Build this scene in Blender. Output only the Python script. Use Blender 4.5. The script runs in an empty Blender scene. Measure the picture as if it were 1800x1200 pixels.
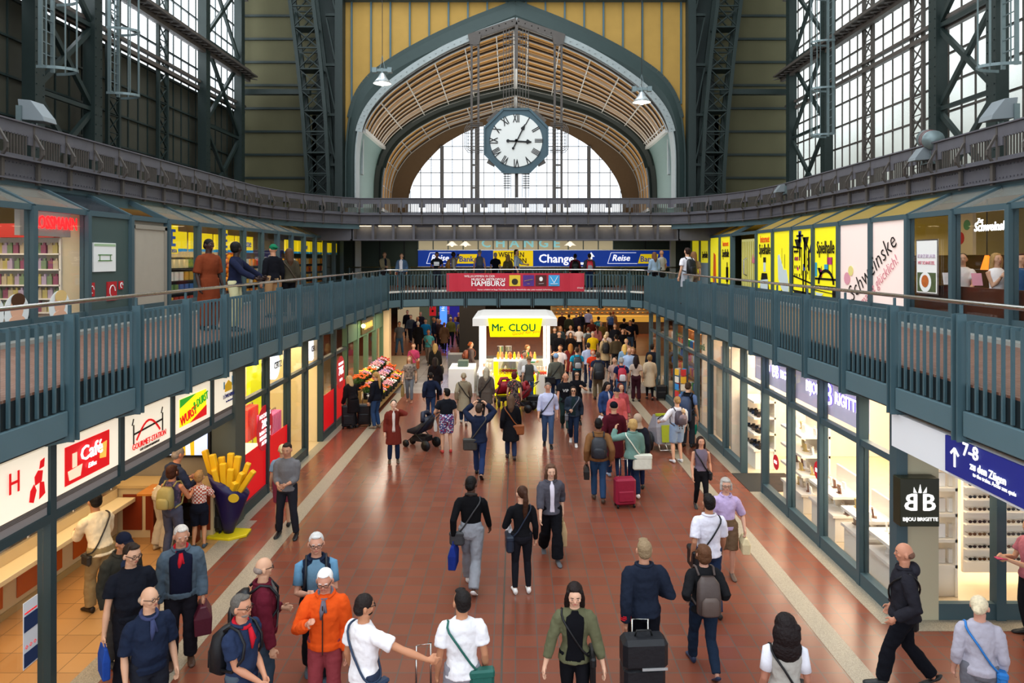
import bpy, bmesh, math, random
from mathutils import Vector, Matrix
R = math.radians
random.seed(7)
S = bpy.context.scene
C = S.collection
F = 1240.0          # focal length in pixels of an 1800 px wide frame
EYE = 5.3           # camera height above the concourse floor
UP = 3.8            # level of the upper walkways
HX, HY = 906.0, 452.0   # vanishing point of the hall axis

# ---------------------------------------------------------------- camera, world, lights
cam = bpy.data.cameras.new('camera'); camo = bpy.data.objects.new('camera', cam); C.objects.link(camo)
camo.location = (0, 0, EYE); camo.rotation_euler = (R(90), 0, 0)
cam.sensor_width = 36.0; cam.lens = F * 36.0 / 1800.0
cam.shift_x = -(HX - 900.0) / 1800.0; cam.shift_y = -(600.0 - HY) / 1800.0
cam.clip_end = 300
S.camera = camo
S.view_settings.view_transform = 'Standard'; S.view_settings.look = 'None'
S.view_settings.gamma = 1.0; S.view_settings.exposure = 0.06
S.view_settings.use_curve_mapping = False
S.cycles.use_denoising = True
S.cycles.max_bounces = 6; S.cycles.diffuse_bounces = 3; S.cycles.glossy_bounces = 3
S.cycles.transparent_max_bounces = 12; S.cycles.transmission_bounces = 4
S.cycles.sample_clamp_indirect = 4.0
S.cycles.caustics_reflective = False; S.cycles.caustics_refractive = False

w = bpy.data.worlds.new('overcast_sky'); S.world = w; w.use_nodes = True
wn = w.node_tree.nodes; wl = w.node_tree.links
bg = wn['Background']; bg.inputs[0].default_value = (0.86, 0.93, 1.0, 1); bg.inputs[1].default_value = 2.1

def area(name, loc, size, power, col=(1, 1, 1), rot=(0, 0, 0), sy=None, spread=None):
    l = bpy.data.lights.new(name, 'AREA'); l.energy = power; l.color = col
    l.shape = 'RECTANGLE'; l.size = size; l.size_y = sy or size
    if spread: l.spread = R(spread)
    o = bpy.data.objects.new(name, l); C.objects.link(o); o.location = loc
    o.rotation_euler = rot
    return o
DAY = (0.90, 0.96, 1.0); WARM = (1.0, 0.72, 0.42); SOFT = (1.0, 0.86, 0.68)
# daylight through the glazed roof strip above the hall
area('roof_skylight', (-3.5, 15, 23.5), 12, 2700, DAY, rot=(0, R(-16), 0), sy=34)
area('vault_fill_uplight', (0, 40.5, 7.3), 14, 1150, (1, .93, .82), rot=(R(180), 0, 0), sy=11)  # added fill, hidden behind the parapet, brightens the vault from below
# daylight through the tall side windows
area('east_window_daylight', (13.5, 19, 14), 26, 150, DAY, rot=(R(90), 0, R(90)), sy=10)
area('west_window_daylight', (-13.5, 19, 17), 26, 3400, DAY, rot=(R(90), 0, R(-90)), sy=8)
# shop lighting
area('food_court_light', (-7.0, 9.5, 2.9), 2.4, 220, (1.0, .72, .42), sy=9)
area('clothes_shop_light', (-7.6, 18, 3.0), 3.2, 430, (1, .80, .52), sy=8)
area('flower_shop_light', (-7.0, 25.5, 3.0), 2.0, 120, WARM, sy=5)
area('flower_spot_light', (-4.9, 26.5, 3.05), .5, 90, SOFT, sy=5)
area('jewellery_shop_light', (7.8, 14.0, 3.0), 3.6, 470, (1, .84, .64), sy=7)
area('jewellery_corner_light', (7.0, 11.6, 3.0), 2.0, 160, (1, .84, .64), sy=1.6)
area('shoe_shop_light', (7.6, 19.0, 3.0), 3.0, 200, (1, .84, .64), sy=3)
area('souvenir_shop_light', (7.4, 25.0, 3.0), 2.6, 230, WARM, sy=7)
area('under_bridge_light', (0, 34, 3.05), 9, 330, (1, .84, .64), sy=5)
area('north_concourse_light', (0, 46, 4.6), 14, 650, SOFT, sy=16)
area('drugstore_light', (-10.3, 12.4, 6.0), 2.2, 75, SOFT, sy=4)
area('supermarket_light', (-10.3, 24.0, 6.0), 2.2, 200, SOFT, sy=12)
area('arcade_light', (10.3, 24.5, 6.0), 1.8, 110, SOFT, sy=10)
area('restaurant_light', (10.3, 12.6, 6.0), 2.0, 32, WARM, sy=5)
area('bank_light', (0, 36.0, 6.3), 12, 90, SOFT, sy=1.0)
# ---------------------------------------------------------------- helpers
def hexc(h):
    h = h.lstrip('#'); c = [int(h[i:i+2], 16) / 255 for i in (0, 2, 4)]
    return tuple((x / 12.92 if x <= .04045 else ((x + .055) / 1.055) ** 2.4) for x in c) + (1,)
_m = {}
def M(name, col='808080', rough=.6, metal=0, emit=0, noise=0, scale=4, bump=0, spec=None, coat=0):
    if name in _m: return _m[name]
    m = bpy.data.materials.new(name); m.use_nodes = True; n = m.node_tree.nodes; l = m.node_tree.links
    b = n['Principled BSDF']; b.inputs['Roughness'].default_value = rough; b.inputs['Metallic'].default_value = metal
    b.inputs['Specular IOR Level'].default_value = .3 if spec is None else spec
    if coat: b.inputs['Coat Weight'].default_value = coat; b.inputs['Coat Roughness'].default_value = .08
    if col == 'OBJ':
        oi = n.new('ShaderNodeObjectInfo'); src = oi.outputs['Color']
    else:
        rgb = n.new('ShaderNodeRGB'); rgb.outputs[0].default_value = hexc(col); src = rgb.outputs[0]
    if noise or bump:
        tc = n.new('ShaderNodeTexCoord'); nz = n.new('ShaderNodeTexNoise'); nz.inputs['Scale'].default_value = scale
        nz.inputs['Detail'].default_value = 4
        l.new(tc.outputs['Object'], nz.inputs['Vector'])
    if noise:
        mr = n.new('ShaderNodeMapRange'); mr.inputs[3].default_value = 1 - noise; mr.inputs[4].default_value = 1 + noise
        l.new(nz.outputs[0], mr.inputs[0])
        mx = n.new('ShaderNodeVectorMath'); mx.operation = 'SCALE'
        l.new(src, mx.inputs[0]); l.new(mr.outputs[0], mx.inputs['Scale']); src = mx.outputs[0]
    l.new(src, b.inputs['Base Color'])
    if bump:
        bp = n.new('ShaderNodeBump'); bp.inputs['Strength'].default_value = bump; bp.inputs['Distance'].default_value = .02
        l.new(nz.outputs[0], bp.inputs['Height']); l.new(bp.outputs[0], b.inputs['Normal'])
    if emit:
        l.new(src, b.inputs['Emission Color']); b.inputs['Emission Strength'].default_value = emit
    _m[name] = m
    return m
def glass(name, tint='ffffff', refl=.06, rough=.01, cloud=0, cloudcol='c8cfc4'):
    """thin pane: mostly clear, a weak mirror, optionally clouded."""
    if name in _m: return _m[name]
    m = bpy.data.materials.new(name); m.use_nodes = True; n = m.node_tree.nodes; l = m.node_tree.links
    n.remove(n['Principled BSDF']); out = n['Material Output']
    t = n.new('ShaderNodeBsdfTransparent'); t.inputs[0].default_value = hexc(tint)
    g = n.new('ShaderNodeBsdfGlossy'); g.inputs['Roughness'].default_value = rough
    mx = n.new('ShaderNodeMixShader'); lw = n.new('ShaderNodeLayerWeight'); lw.inputs[0].default_value = .5
    pw = n.new('ShaderNodeMath'); pw.operation = 'POWER'; pw.inputs[1].default_value = 4.0; l.new(lw.outputs['Facing'], pw.inputs[0])
    mm = n.new('ShaderNodeMath'); mm.operation = 'MULTIPLY_ADD'; mm.inputs[1].default_value = refl * 6; mm.inputs[2].default_value = refl * .5; mm.use_clamp = True
    l.new(pw.outputs[0], mm.inputs[0])
    l.new(mm.outputs[0], mx.inputs[0]); l.new(t.outputs[0], mx.inputs[1]); l.new(g.outputs[0], mx.inputs[2])
    last = mx
    if cloud:
        tr = n.new('ShaderNodeBsdfTranslucent'); tr.inputs[0].default_value = hexc(cloudcol)
        df = n.new('ShaderNodeBsdfDiffuse'); df.inputs[0].default_value = hexc(cloudcol)
        a = n.new('ShaderNodeMixShader'); a.inputs[0].default_value = .45
        l.new(tr.outputs[0], a.inputs[1]); l.new(df.outputs[0], a.inputs[2])
        m2 = n.new('ShaderNodeMixShader'); m2.inputs[0].default_value = cloud
        l.new(mx.outputs[0], m2.inputs[1]); l.new(a.outputs[0], m2.inputs[2]); last = m2
    l.new(last.outputs[0], out.inputs[0])
    _m[name] = m
    return m
def frost_light_ramp(m, z0, z1, lo, hi):
    """let the clouding of a pane thin out upward, with grime noise."""
    n = m.node_tree.nodes; l = m.node_tree.links; tc = n.new('ShaderNodeTexCoord'); sp = n.new('ShaderNodeSeparateXYZ'); nz = n.new('ShaderNodeTexNoise'); nz.inputs['Scale'].default_value = .35
    l.new(tc.outputs['Object'], sp.inputs[0]); l.new(tc.outputs['Object'], nz.inputs['Vector'])
    ad = n.new('ShaderNodeMath'); ad.operation = 'MULTIPLY_ADD'; ad.inputs[1].default_value = 3; l.new(nz.outputs[0], ad.inputs[0]); l.new(sp.outputs[2], ad.inputs[2])
    mr = n.new('ShaderNodeMapRange'); mr.inputs[1].default_value = z0 + 1.5; mr.inputs[2].default_value = z1 + 1.5; mr.inputs[3].default_value = hi; mr.inputs[4].default_value = lo
    l.new(ad.outputs[0], mr.inputs[0])
    out = n['Material Output']; mix = out.inputs[0].links[0].from_node; l.new(mr.outputs[0], mix.inputs[0])
def tilemat(name, c1, c2, mortar, w, h, rough=.3, bump=.15, off=0.0, ms=.008, var=.12, rot=0):
    if name in _m: return _m[name]
    m = bpy.data.materials.new(name); m.use_nodes = True; n = m.node_tree.nodes; l = m.node_tree.links
    b = n['Principled BSDF']; tc = n.new('ShaderNodeTexCoord'); br = n.new('ShaderNodeTexBrick')
    mp = n.new('ShaderNodeMapping'); l.new(tc.outputs['Object'], mp.inputs[0]); l.new(mp.outputs[0], br.inputs['Vector'])
    mp.inputs['Rotation'].default_value = (R(rot), 0, 0) if rot else (0, 0, 0)
    br.offset = off; br.squash = 1.0
    br.inputs['Color1'].default_value = hexc(c1); br.inputs['Color2'].default_value = hexc(c2); br.inputs['Mortar'].default_value = hexc(mortar)
    br.inputs['Scale'].default_value = 1; br.inputs['Brick Width'].default_value = w; br.inputs['Row Height'].default_value = h
    br.inputs['Mortar Size'].default_value = ms; br.inputs['Mortar Smooth'].default_value = .2
    nz = n.new('ShaderNodeTexNoise'); nz.inputs['Scale'].default_value = .7; nz.inputs['Detail'].default_value = 5
    l.new(tc.outputs['Object'], nz.inputs['Vector'])
    mr = n.new('ShaderNodeMapRange'); mr.inputs[3].default_value = 1 - var; mr.inputs[4].default_value = 1 + var
    l.new(nz.outputs[0], mr.inputs[0])
    mx = n.new('ShaderNodeVectorMath'); mx.operation = 'SCALE'; l.new(br.outputs['Color'], mx.inputs[0]); l.new(mr.outputs[0], mx.inputs['Scale'])
    l.new(mx.outputs[0], b.inputs['Base Color'])
    b.inputs['Roughness'].default_value = rough
    r2 = n.new('ShaderNodeMapRange'); r2.inputs[3].default_value = rough * .92; r2.inputs[4].default_value = rough * 1.1
    n2 = n.new('ShaderNodeTexNoise'); n2.inputs['Scale'].default_value = 3; l.new(tc.outputs['Object'], n2.inputs['Vector'])
    l.new(n2.outputs[0], r2.inputs[0]); l.new(r2.outputs[0], b.inputs['Roughness'])
    bp = n.new('ShaderNodeBump'); bp.inputs['Strength'].default_value = bump; bp.inputs['Distance'].default_value = .01; bp.invert = True
    l.new(br.outputs['Fac'], bp.inputs['Height']); l.new(bp.outputs[0], b.inputs['Normal'])
    _m[name] = m
    return m
def speckle(name, c1, c2, rough=.4, scale=90):
    m = M(name, c1, rough); n = m.node_tree.nodes; l = m.node_tree.links; b = n['Principled BSDF']
    tc = n.new('ShaderNodeTexCoord'); v = n.new('ShaderNodeTexNoise'); v.inputs['Scale'].default_value = scale; v.inputs['Detail'].default_value = 2
    l.new(tc.outputs['Object'], v.inputs['Vector'])
    mx = n.new('ShaderNodeMix'); mx.data_type = 'RGBA'; l.new(v.outputs[0], mx.inputs[0])
    cr = n.new('ShaderNodeMapRange'); cr.inputs[1].default_value = .4; cr.inputs[2].default_value = .6
    l.new(v.outputs[0], cr.inputs[0]); l.new(cr.outputs[0], mx.inputs[0])
    mx.inputs[6].default_value = hexc(c1); mx.inputs[7].default_value = hexc(c2)
    l.new(mx.outputs[2], b.inputs['Base Color'])
    return m

def tag(o, label=None, cat=None, group=None, kind=None):
    if label: o['label'] = label
    if cat: o['category'] = cat
    if group: o['group'] = group
    if kind: o['kind'] = kind
    return o
def thing(name, loc=(0, 0, 0), rz=0, label=None, cat=None, group=None):
    o = bpy.data.objects.new(name, None); C.objects.link(o); o.location = loc; o.rotation_euler = (0, 0, rz)
    o.empty_display_size = .1
    return tag(o, label, cat, group)
def adopt(o, parent):
    if parent is None: return
    o.parent = parent
    if parent.parent is None:
        o.matrix_parent_inverse = Matrix.LocRotScale(parent.location, parent.rotation_euler, parent.scale).inverted()
def dup(root, loc=None, rz=None, parent=None):
    c = root.copy(); C.objects.link(c)
    if parent is not None: c.parent = parent; c.matrix_parent_inverse = root.matrix_parent_inverse.copy()
    if loc is not None: c.location = loc
    if rz is not None: c.rotation_euler = (0, 0, rz)
    for ch in list(root.children): dup(ch, parent=c)
    return c

class MB:
    def __init__(s): s.v = []; s.f = []; s.mi = []; s.cur = 0; s.sm = []; s.smooth = False
    def add(s, vs, fs):
        k = len(s.v); s.v += [tuple(v) for v in vs]
        for f in fs: s.f.append([k + i for i in f]); s.mi.append(s.cur); s.sm.append(s.smooth)
        return s
    def box(s, x0, x1, y0, y1, z0, z1):
        if x0 > x1: x0, x1 = x1, x0
        if y0 > y1: y0, y1 = y1, y0
        if z0 > z1: z0, z1 = z1, z0
        return s.add([(x0,y0,z0),(x1,y0,z0),(x1,y1,z0),(x0,y1,z0),(x0,y0,z1),(x1,y0,z1),(x1,y1,z1),(x0,y1,z1)],
              [(0,3,2,1),(4,5,6,7),(0,1,5,4),(1,2,6,5),(2,3,7,6),(3,0,4,7)])
    def bar(s, p, q, w, h=None, up=(0, 0, 1)):
        """rectangular bar from p to q, w wide, h deep along the up hint."""
        h = w if h is None else h
        p = Vector(p); q = Vector(q); d = q - p
        if d.length < 1e-6: return s
        d.normalize(); u = Vector(up)
        if abs(d.dot(u)) > .98: u = Vector((0, 1, 0)) if abs(d.y) < .9 else Vector((1, 0, 0))
        sd = d.cross(u).normalized(); u = sd.cross(d).normalized()
        a = sd * w / 2; b = u * h / 2
        vs = [p-a-b, p+a-b, p+a+b, p-a+b, q-a-b, q+a-b, q+a+b, q-a+b]
        return s.add(vs, [(0,1,2,3),(7,6,5,4),(0,4,5,1),(1,5,6,2),(2,6,7,3),(3,7,4,0)])
    def tube(s, pts, r, n=8, cap=True, r2=None):
        pts = [Vector(p) for p in pts]; rs = r if isinstance(r, (list, tuple)) else [r] * len(pts)
        rings = []
        ref = None
        for i, p in enumerate(pts):
            d = (pts[min(i+1, len(pts)-1)] - pts[max(i-1, 0)])
            if d.length < 1e-7: d = Vector((0, 0, 1))
            d.normalize()
            if ref is None: ref = Vector((1, 0, 0)) if abs(d.x) < .8 else Vector((0, 1, 0))
            a = (ref - d * ref.dot(d))
            if a.length < 1e-4: a = Vector((0, 1, 0)).cross(d)
            a.normalize(); b = d.cross(a); ref = a
            rr = rs[i]; ra, rb = (rr if isinstance(rr, (list, tuple)) else (rr, rr))
            rings.append([p + a * math.cos(2*math.pi*k/n) * ra + b * math.sin(2*math.pi*k/n) * rb for k in range(n)])
        return s.loft(rings, cap)
    def loft(s, rings, cap=True, closed=True):
        n = len(rings[0]); vs = [v for r in rings for v in r]; fs = []
        for i in range(len(rings)-1):
            for k in range(n if closed else n-1):
                k2 = (k+1) % n
                fs.append((i*n+k, i*n+k2, (i+1)*n+k2, (i+1)*n+k))
        if cap and closed:
            fs.append(tuple(range(n-1, -1, -1))); fs.append(tuple((len(rings)-1)*n + k for k in range(n)))
        return s.add(vs, fs)
    def prism(s, poly, d):
        """polygon (3D points) extruded by vector d."""
        d = Vector(d); n = len(poly); a = [Vector(p) for p in poly]
        vs = a + [p + d for p in a]
        fs = [tuple(range(n-1, -1, -1)), tuple(range(n, 2*n))] + [(k, (k+1) % n, n+(k+1) % n, n+k) for k in range(n)]
        return s.add(vs, fs)
    def quad(s, a, b, c, d): return s.add([a, b, c, d], [(0, 1, 2, 3)])
    def disc(s, c, r, n=24, axis='y', t=.01, ry=None):
        ry = ry or r; P = []
        for k in range(n):
            a = 2*math.pi*k/n; u, v = r*math.cos(a), ry*math.sin(a)
            P.append((c[0]+u, c[1], c[2]+v) if axis == 'y' else ((c[0], c[1]+u, c[2]+v) if axis == 'x' else (c[0]+u, c[1]+v, c[2])))
        return s.prism(P, (0, t, 0) if axis == 'y' else ((t, 0, 0) if axis == 'x' else (0, 0, t)))
    def ball(s, c, r, n=10, m=6, sc=(1, 1, 1)):
        rings = []
        for j in range(m+1):
            t = math.pi * (j + .02) / (m + .04)
            rings.append([(c[0]+r*sc[0]*math.sin(t)*math.cos(2*math.pi*k/n), c[1]+r*sc[1]*math.sin(t)*math.sin(2*math.pi*k/n), c[2]-r*sc[2]*math.cos(t)) for k in range(n)])
        o = s.smooth; s.smooth = True; s.loft(rings); s.smooth = o
        return s
    def build(s, name, mats, parent=None, color=None, bevel=0):
        me = bpy.data.meshes.new(name); me.from_pydata(s.v, [], s.f)
        for m in (mats if isinstance(mats, (list, tuple)) else [mats]): me.materials.append(m)
        me.polygons.foreach_set('material_index', s.mi); me.polygons.foreach_set('use_smooth', s.sm)
        bm = bmesh.new(); bm.from_mesh(me); bmesh.ops.recalc_face_normals(bm, faces=bm.faces); bm.to_mesh(me); bm.free()
        me.update()
        o = bpy.data.objects.new(name, me); C.objects.link(o)
        if color: o.color = color if len(color) == 4 else tuple(color) + (1,)
        adopt(o, parent)
        if bevel:
            b = o.modifiers.new('b', 'BEVEL'); b.width = bevel; b.segments = 2; b.limit_method = 'ANGLE'
        return o
def struct(o, label=None, cat=None): return tag(o, label, cat, kind='structure')

_inter = None
def text(s, size, loc, right, up, mat, parent, name='lettering', align='CENTER', bold=0, ext=.004, shear=0, sx=1.0, spacing=1.0):
    """flat lettering as a mesh, reading along `right`, upright along `up`."""
    cu = bpy.data.curves.new(name, 'FONT'); cu.body = s; cu.size = size; cu.align_x = align; cu.align_y = 'CENTER'
    cu.offset = min(0, bold); cu.extrude = ext; cu.shear = shear; cu.resolution_u = 2; cu.space_character = spacing
    t = bpy.data.objects.new(name, cu); me = bpy.data.meshes.new_from_object(t)
    bpy.data.objects.remove(t); bpy.data.curves.remove(cu)
    me.materials.clear(); me.materials.append(mat)
    if bold > 0:   # heavier strokes: the glyphs repeated with a small side step
        bm = bmesh.new(); d = min(bold*1.2, size*.022)
        for i, (dx, dy) in enumerate(((-d, 0), (d, 0), (0, d*.7), (0, -d*.7))):
            k0 = len(bm.verts); bm.from_mesh(me); bm.verts.ensure_lookup_table(); bmesh.ops.translate(bm, verts=bm.verts[k0:], vec=(dx, dy, i*.0012))
        bm.to_mesh(me); bm.free()
    r = Vector(right).normalized(); u = Vector(up).normalized(); n = r.cross(u)
    m = Matrix.Identity(4)
    for i in range(3): m[i][0] = r[i]; m[i][1] = u[i]; m[i][2] = n[i]; m[i][3] = loc[i]
    me.transform(m @ Matrix.Diagonal((sx, 1, 1, 1)))
    o = bpy.data.objects.new(name, me); C.objects.link(o); adopt(o, parent)
    return o
def P(px, py, Y): return Vector(((px - HX) / F * Y, Y, EYE - (py - HY) / F * Y))
def G(px, py):
    Y = F * EYE / (py - HY); return Vector(((px - HX) / F * Y, Y, 0))

# ---------------------------------------------------------------- materials
TEAL = M('teal_paint', '425a61', .45, noise=.08, scale=2)
TEALR = M('teal_panel', '50686f', .5, noise=.06, scale=3)
DTEAL = M('dark_teal_paint', '161f22', .5, noise=.1)
GREYP = M('grey_green_panel', '3c4a48', .6, noise=.08, scale=2)
STEEL = M('dark_green_steel', '1e2927', .5, noise=.15, scale=6)
GIRD = M('riveted_grey_steel', '525055', .5, noise=.18, scale=5)
GIRD2 = M('brown_grey_steel', '4a443f', .5, noise=.2, scale=6)
CHROME = M('brushed_steel', 'c8c6c2', .22, metal=1)
WHITE = M('white_paint', 'e8e8e4', .5)
BLACK = M('black_paint', '0c0c0d', .5)
GALV = M('galvanised_steel', '6c7a7b', .4, metal=.4, noise=.1, scale=12)
GLS = glass('clear_glass')
GLR = glass('roof_glass', 'eef0ee', .035, .12, .3, 'dad6c8')
FLOOR = tilemat('red_floor_tiles', '7b4533', '713d2d', '5c4c44', .30, .30, rough=.24, bump=.015, ms=.009, var=.12)
FLOORB = tilemat('beige_floor_tiles', 'b98c56', 'a87c4a', '6d5230', .45, .45, rough=.35, ms=.006)
FLOORW = tilemat('glare_floor_tiles', '9c9490', '8c8480', '6a625c', .60, .60, rough=.22, ms=.006)  # tile colour paled to carry the daylight glare on this stretch
FLOORU = tilemat('walkway_clinker', '75503f', '684436', '8a7468', .22, .11, rough=.45, ms=.008, off=.5)
GRAN = speckle('granite_band', 'a59a86', '837a6b', .35)
def EM(name, col='ffffff', e=1.0): return M(name, col, .5, emit=e)
# ---------------------------------------------------------------- structure: floors, decks, end wall
YK = [8.45 + 1.485 * k for k in range(-5, 15)]     # bay grid of railing posts and shop posts
def b1(name, x0, x1, y0, y1, z0, z1, mat, kind='structure'):
    o = MB().box(x0, x1, y0, y1, z0, z1).build(name, mat)
    if kind: o['kind'] = kind
    return o
b1('floor', -5.36, 5.36, 0, 27.5, -.2, 0, FLOOR)
b1('floor', -5.36, 5.36, 27.5, 38, -.2, 0, FLOORW)
b1('floor', -16, 16, 38, 66, -.2, 0, tilemat('north_floor_tiles', '96522f', '84452a', '6b5144', .3, .3, rough=.3))
b1('floor', -11, -5.36, 3, 13.9, -.2, 0, FLOORB)
b1('floor', -11, -5.36, 13.9, 38, -.2, -.004, M('shop_floor', 'c9b28c', .35, noise=.1))
b1('floor', 5.36, 12, 10.3, 38, -.2, -.004, M('shop_floor_cream', 'd8c4a4', .35, noise=.08))
b1('floor', 5.36, 14, 0, 10.3, -.2, 0, FLOOR)
for i, (x0, x1, y0, y1) in enumerate([(-4.62, -4.30, 0, 27.5), (4.22, 4.54, 0, 27.5), (-5.55, -5.2, 3, 14.2), (-5.62, -5.36, 14.2, 30), (5.30, 5.56, 10.2, 30)]):
    b1('trim_%d' % (i + 1), x0, x1, y0, y1, -.1, .004, GRAN)
b1('trim_6', 5.4, 14, 10.0, 10.3, -.1, .006, GRAN)
# metal joint down the floor
b1('trim_7', -.19, -.165, 0, 27.5, -.1, .003, M('joint_metal', '5b554d', .4, metal=.6))
# walkway decks
DECKM = M('deck_soffit', '8c7a5e', .7)
for s, nm in ((-1, 'west'), (1, 'east')):
    m = MB(); m.box(s*5.36, s*13.2, 2, 38, 3.74, 3.8); m.cur = 1; m.box(s*5.36, s*13.2, 2, 38, 3.16, 3.74)
    struct(m.build('floor_upper_%s' % nm, [FLOORU, DECKM]))
    b1('trim_walkway_%s' % nm, s*8.35, s*8.72, 2, 36, 3.8, 3.87, M('kerb_stone', '8f8f88', .5, noise=.1))
BR = [(-5.38, 29.4), (-4.9, 30.15), (-3.7, 30.75), (-2.2, 31.05), (-.75, 31.15), (.75, 31.15), (2.2, 31.05), (3.7, 30.75), (4.9, 30.15), (5.38, 29.4)]
m = MB(); m.prism([(x, y, 3.17) for x, y in BR] + [(5.38, 35.4, 3.17), (-5.38, 35.4, 3.17)], (0, 0, .57))
m.cur = 1; m.prism([(x, y, 3.74) for x, y in BR] + [(5.38, 35.4, 3.74), (-5.38, 35.4, 3.74)], (0, 0, .06))
struct(m.build('floor_bridge', [M('bridge_soffit', 'b39a76', .7), FLOORU]))
m = MB()
for (xa, ya), (xb, yb) in zip(BR[:-1], BR[1:]): m.bar((xa, ya+.1, 3.83), (xb, yb+.1, 3.83), .2, .07)
struct(m.build('trim_bridge', M('pale_kerb', 'cfcfc8', .35)))
# far concourse shell
WN = M('far_wall', '4d4439', .7, noise=.15)
b1('wall_north', -16, 16, 66, 66.3, 0, 7, WN); b1('wall_northwest', -16.3, -16, 38, 66, 0, 7, WN); b1('wall_northeast', 16, 16.3, 38, 66, 0, 7, WN)
b1('ceiling_north', -16, 16, 38, 66, 5.2, 5.4, M('far_ceiling', '574d42', .8))
# ground shops: back and dividing walls
CREAM = M('cream_wall', 'e3cfa6', .7, noise=.03); PALE = M('pale_wall', 'ebe0cf', .7)
b1('wall_west_shops', -11.2, -11, 3, 38, 0, 3.16, CREAM)
b1('wall_east_shops', 11.4, 11.6, 10.4, 38, 0, 3.16, CREAM)
b1('wall_food_court', -11, -5.62, 13.9, 14.02, 0, 3.16, M('food_court_wall', '857c6c', .6, noise=.08))
b1('wall_shop_divider_west', -11, -5.7, 20.35, 20.5, 0, 3.16, CREAM)
b1('wall_shop_divider_east', 5.75, 11.4, 18.75, 18.85, 0, 3.16, PALE)
b1('wall_shop_divider_east', 5.75, 11.4, 21.7, 21.8, 0, 3.16, PALE)
b1('ceiling_west_shops', -11, -5.7, 14, 38, 3.10, 3.158, M('shop_ceiling', 'cbb995', .8))
b1('ceiling_east_shops', 5.75, 11.4, 10.5, 38, 3.10, 3.158, M('shop_ceiling_pale', 'f0e6d2', .8))
b1('ceiling_food_court', -11, -5.7, 3, 13.9, 3.10, 3.158, M('food_ceiling', 'a08050', .8))
# upper side walls behind the glazed shops, and the sloping fascia above
for s, nm in ((-1, 'west'), (1, 'east')):
    b1('wall_upper_%s' % nm, s*12.0, s*12.2, 2, 38, 3.8, 6.9, M('upper_shop_wall', 'c9b98f', .7))
    b1('ceiling_upper_%s' % nm, s*9.6, s*12.2, 2, 38, 6.62, 6.72, M('upper_shop_ceiling', 'b9ad92', .8))
# ---- steel hall: side walls
def gallery_path(s):
    return [(s*9.57, 3 + k) for k in range(0, 23)] + [(s*9.52, 26.0), (s*9.38, 27.0), (s*9.12, 28.0), (s*8.72, 29.0), (s*8.2, 29.9), (s*7.6, 30.7), (s*6.9, 31.3)]
def seg_normal(a, b):
    d = Vector((b[0]-a[0], b[1]-a[1], 0)).normalized(); return Vector((-d.y, d.x, 0))
def parapet(path, inward, label, recess=False):
    """riveted girder with a balustrade of flat bars between hooked brackets."""
    root = thing('gallery_balustrade', (path[0][0], path[0][1], 6.9), 0, label, 'balustrade')
    gird = MB(); plate = MB()
    for i, (a, b) in enumerate(zip(path[:-1], path[1:])):
        bars = MB(); br = MB(); A = Vector((a[0], a[1], 0)); B = Vector((b[0], b[1], 0)); d = (B - A); L = d.length; d.normalize()
        n = seg_normal(a, b) * inward
        Z = Vector((0, 0, 1))
        gird.bar(A + Z*6.97, B + Z*6.97, .12, .42); gird.bar(A + n*.06 + Z*7.17, B + n*.06 + Z*7.17, .3, .03); gird.bar(A + n*.06 + Z*6.78, B + n*.06 + Z*6.78, .22, .03)
        for k in range(10):
            p = A + d * (L * (k + .5) / 10) + n*.065
            for z in (6.86, 7.10): gird.bar(p + Z*z, p + Z*z + n*.015, .024)
        plate.bar(A + Z*7.78, B + Z*7.78, .03, .24); plate.bar(A + Z*7.91, B + Z*7.91, .12, .03)
        for t0, t1 in ((0, .16), (.84, 1)):   # the plate runs lower beside each bracket
            plate.bar(A + d*L*t0 + Z*7.6, A + d*L*t1 + Z*7.6, .028, .2)
        plate.bar(A + Z*7.24, B + Z*7.24, .04, .08)
        nb = max(4, int(L / .115))
        for k in range(nb):
            p = A + d * (L * (.17 + .66 * (k + .5) / nb))
            bars.bar(p + Z*7.26, p + Z*7.68, .03, .02)
        br.bar(A + Z*7.2, A + Z*7.9, .05, .05)
        br.bar(A + n*.03 + Z*7.72, A + n*.2 + Z*7.42, .05, .04); br.bar(A + n*.2 + Z*7.42, A + n*.2 + Z*7.32, .05, .04); br.bar(A + n*.2 + Z*7.32, A + n*.05 + Z*7.12, .05, .04)
        br.bar(A + n*.1 + Z*7.2, A + n*.1 + Z*6.72, .06, .08)
        bars.build('baluster_panel', GIRD2, root); br.build('hooked_bracket', GIRD2, root)
    gird.build('girder', GIRD, root); plate.build('top_plate', GIRD, root)
    return root
W_ = gallery_path(-1); E_ = gallery_path(1)
parapet(W_, -1, 'riveted grey iron gallery balustrade above the drugstore and supermarket windows')
parapet(E_, 1, 'riveted grey iron gallery balustrade above the yellow arcade windows')
NP = [(-6.9 + 1.38 * k * .6667, 31.3) for k in range(0, 16)]; NP[-1] = (6.9, 31.3)
parapet(NP, -1, 'straight riveted grey iron gallery balustrade beneath the hanging clock')
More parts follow.
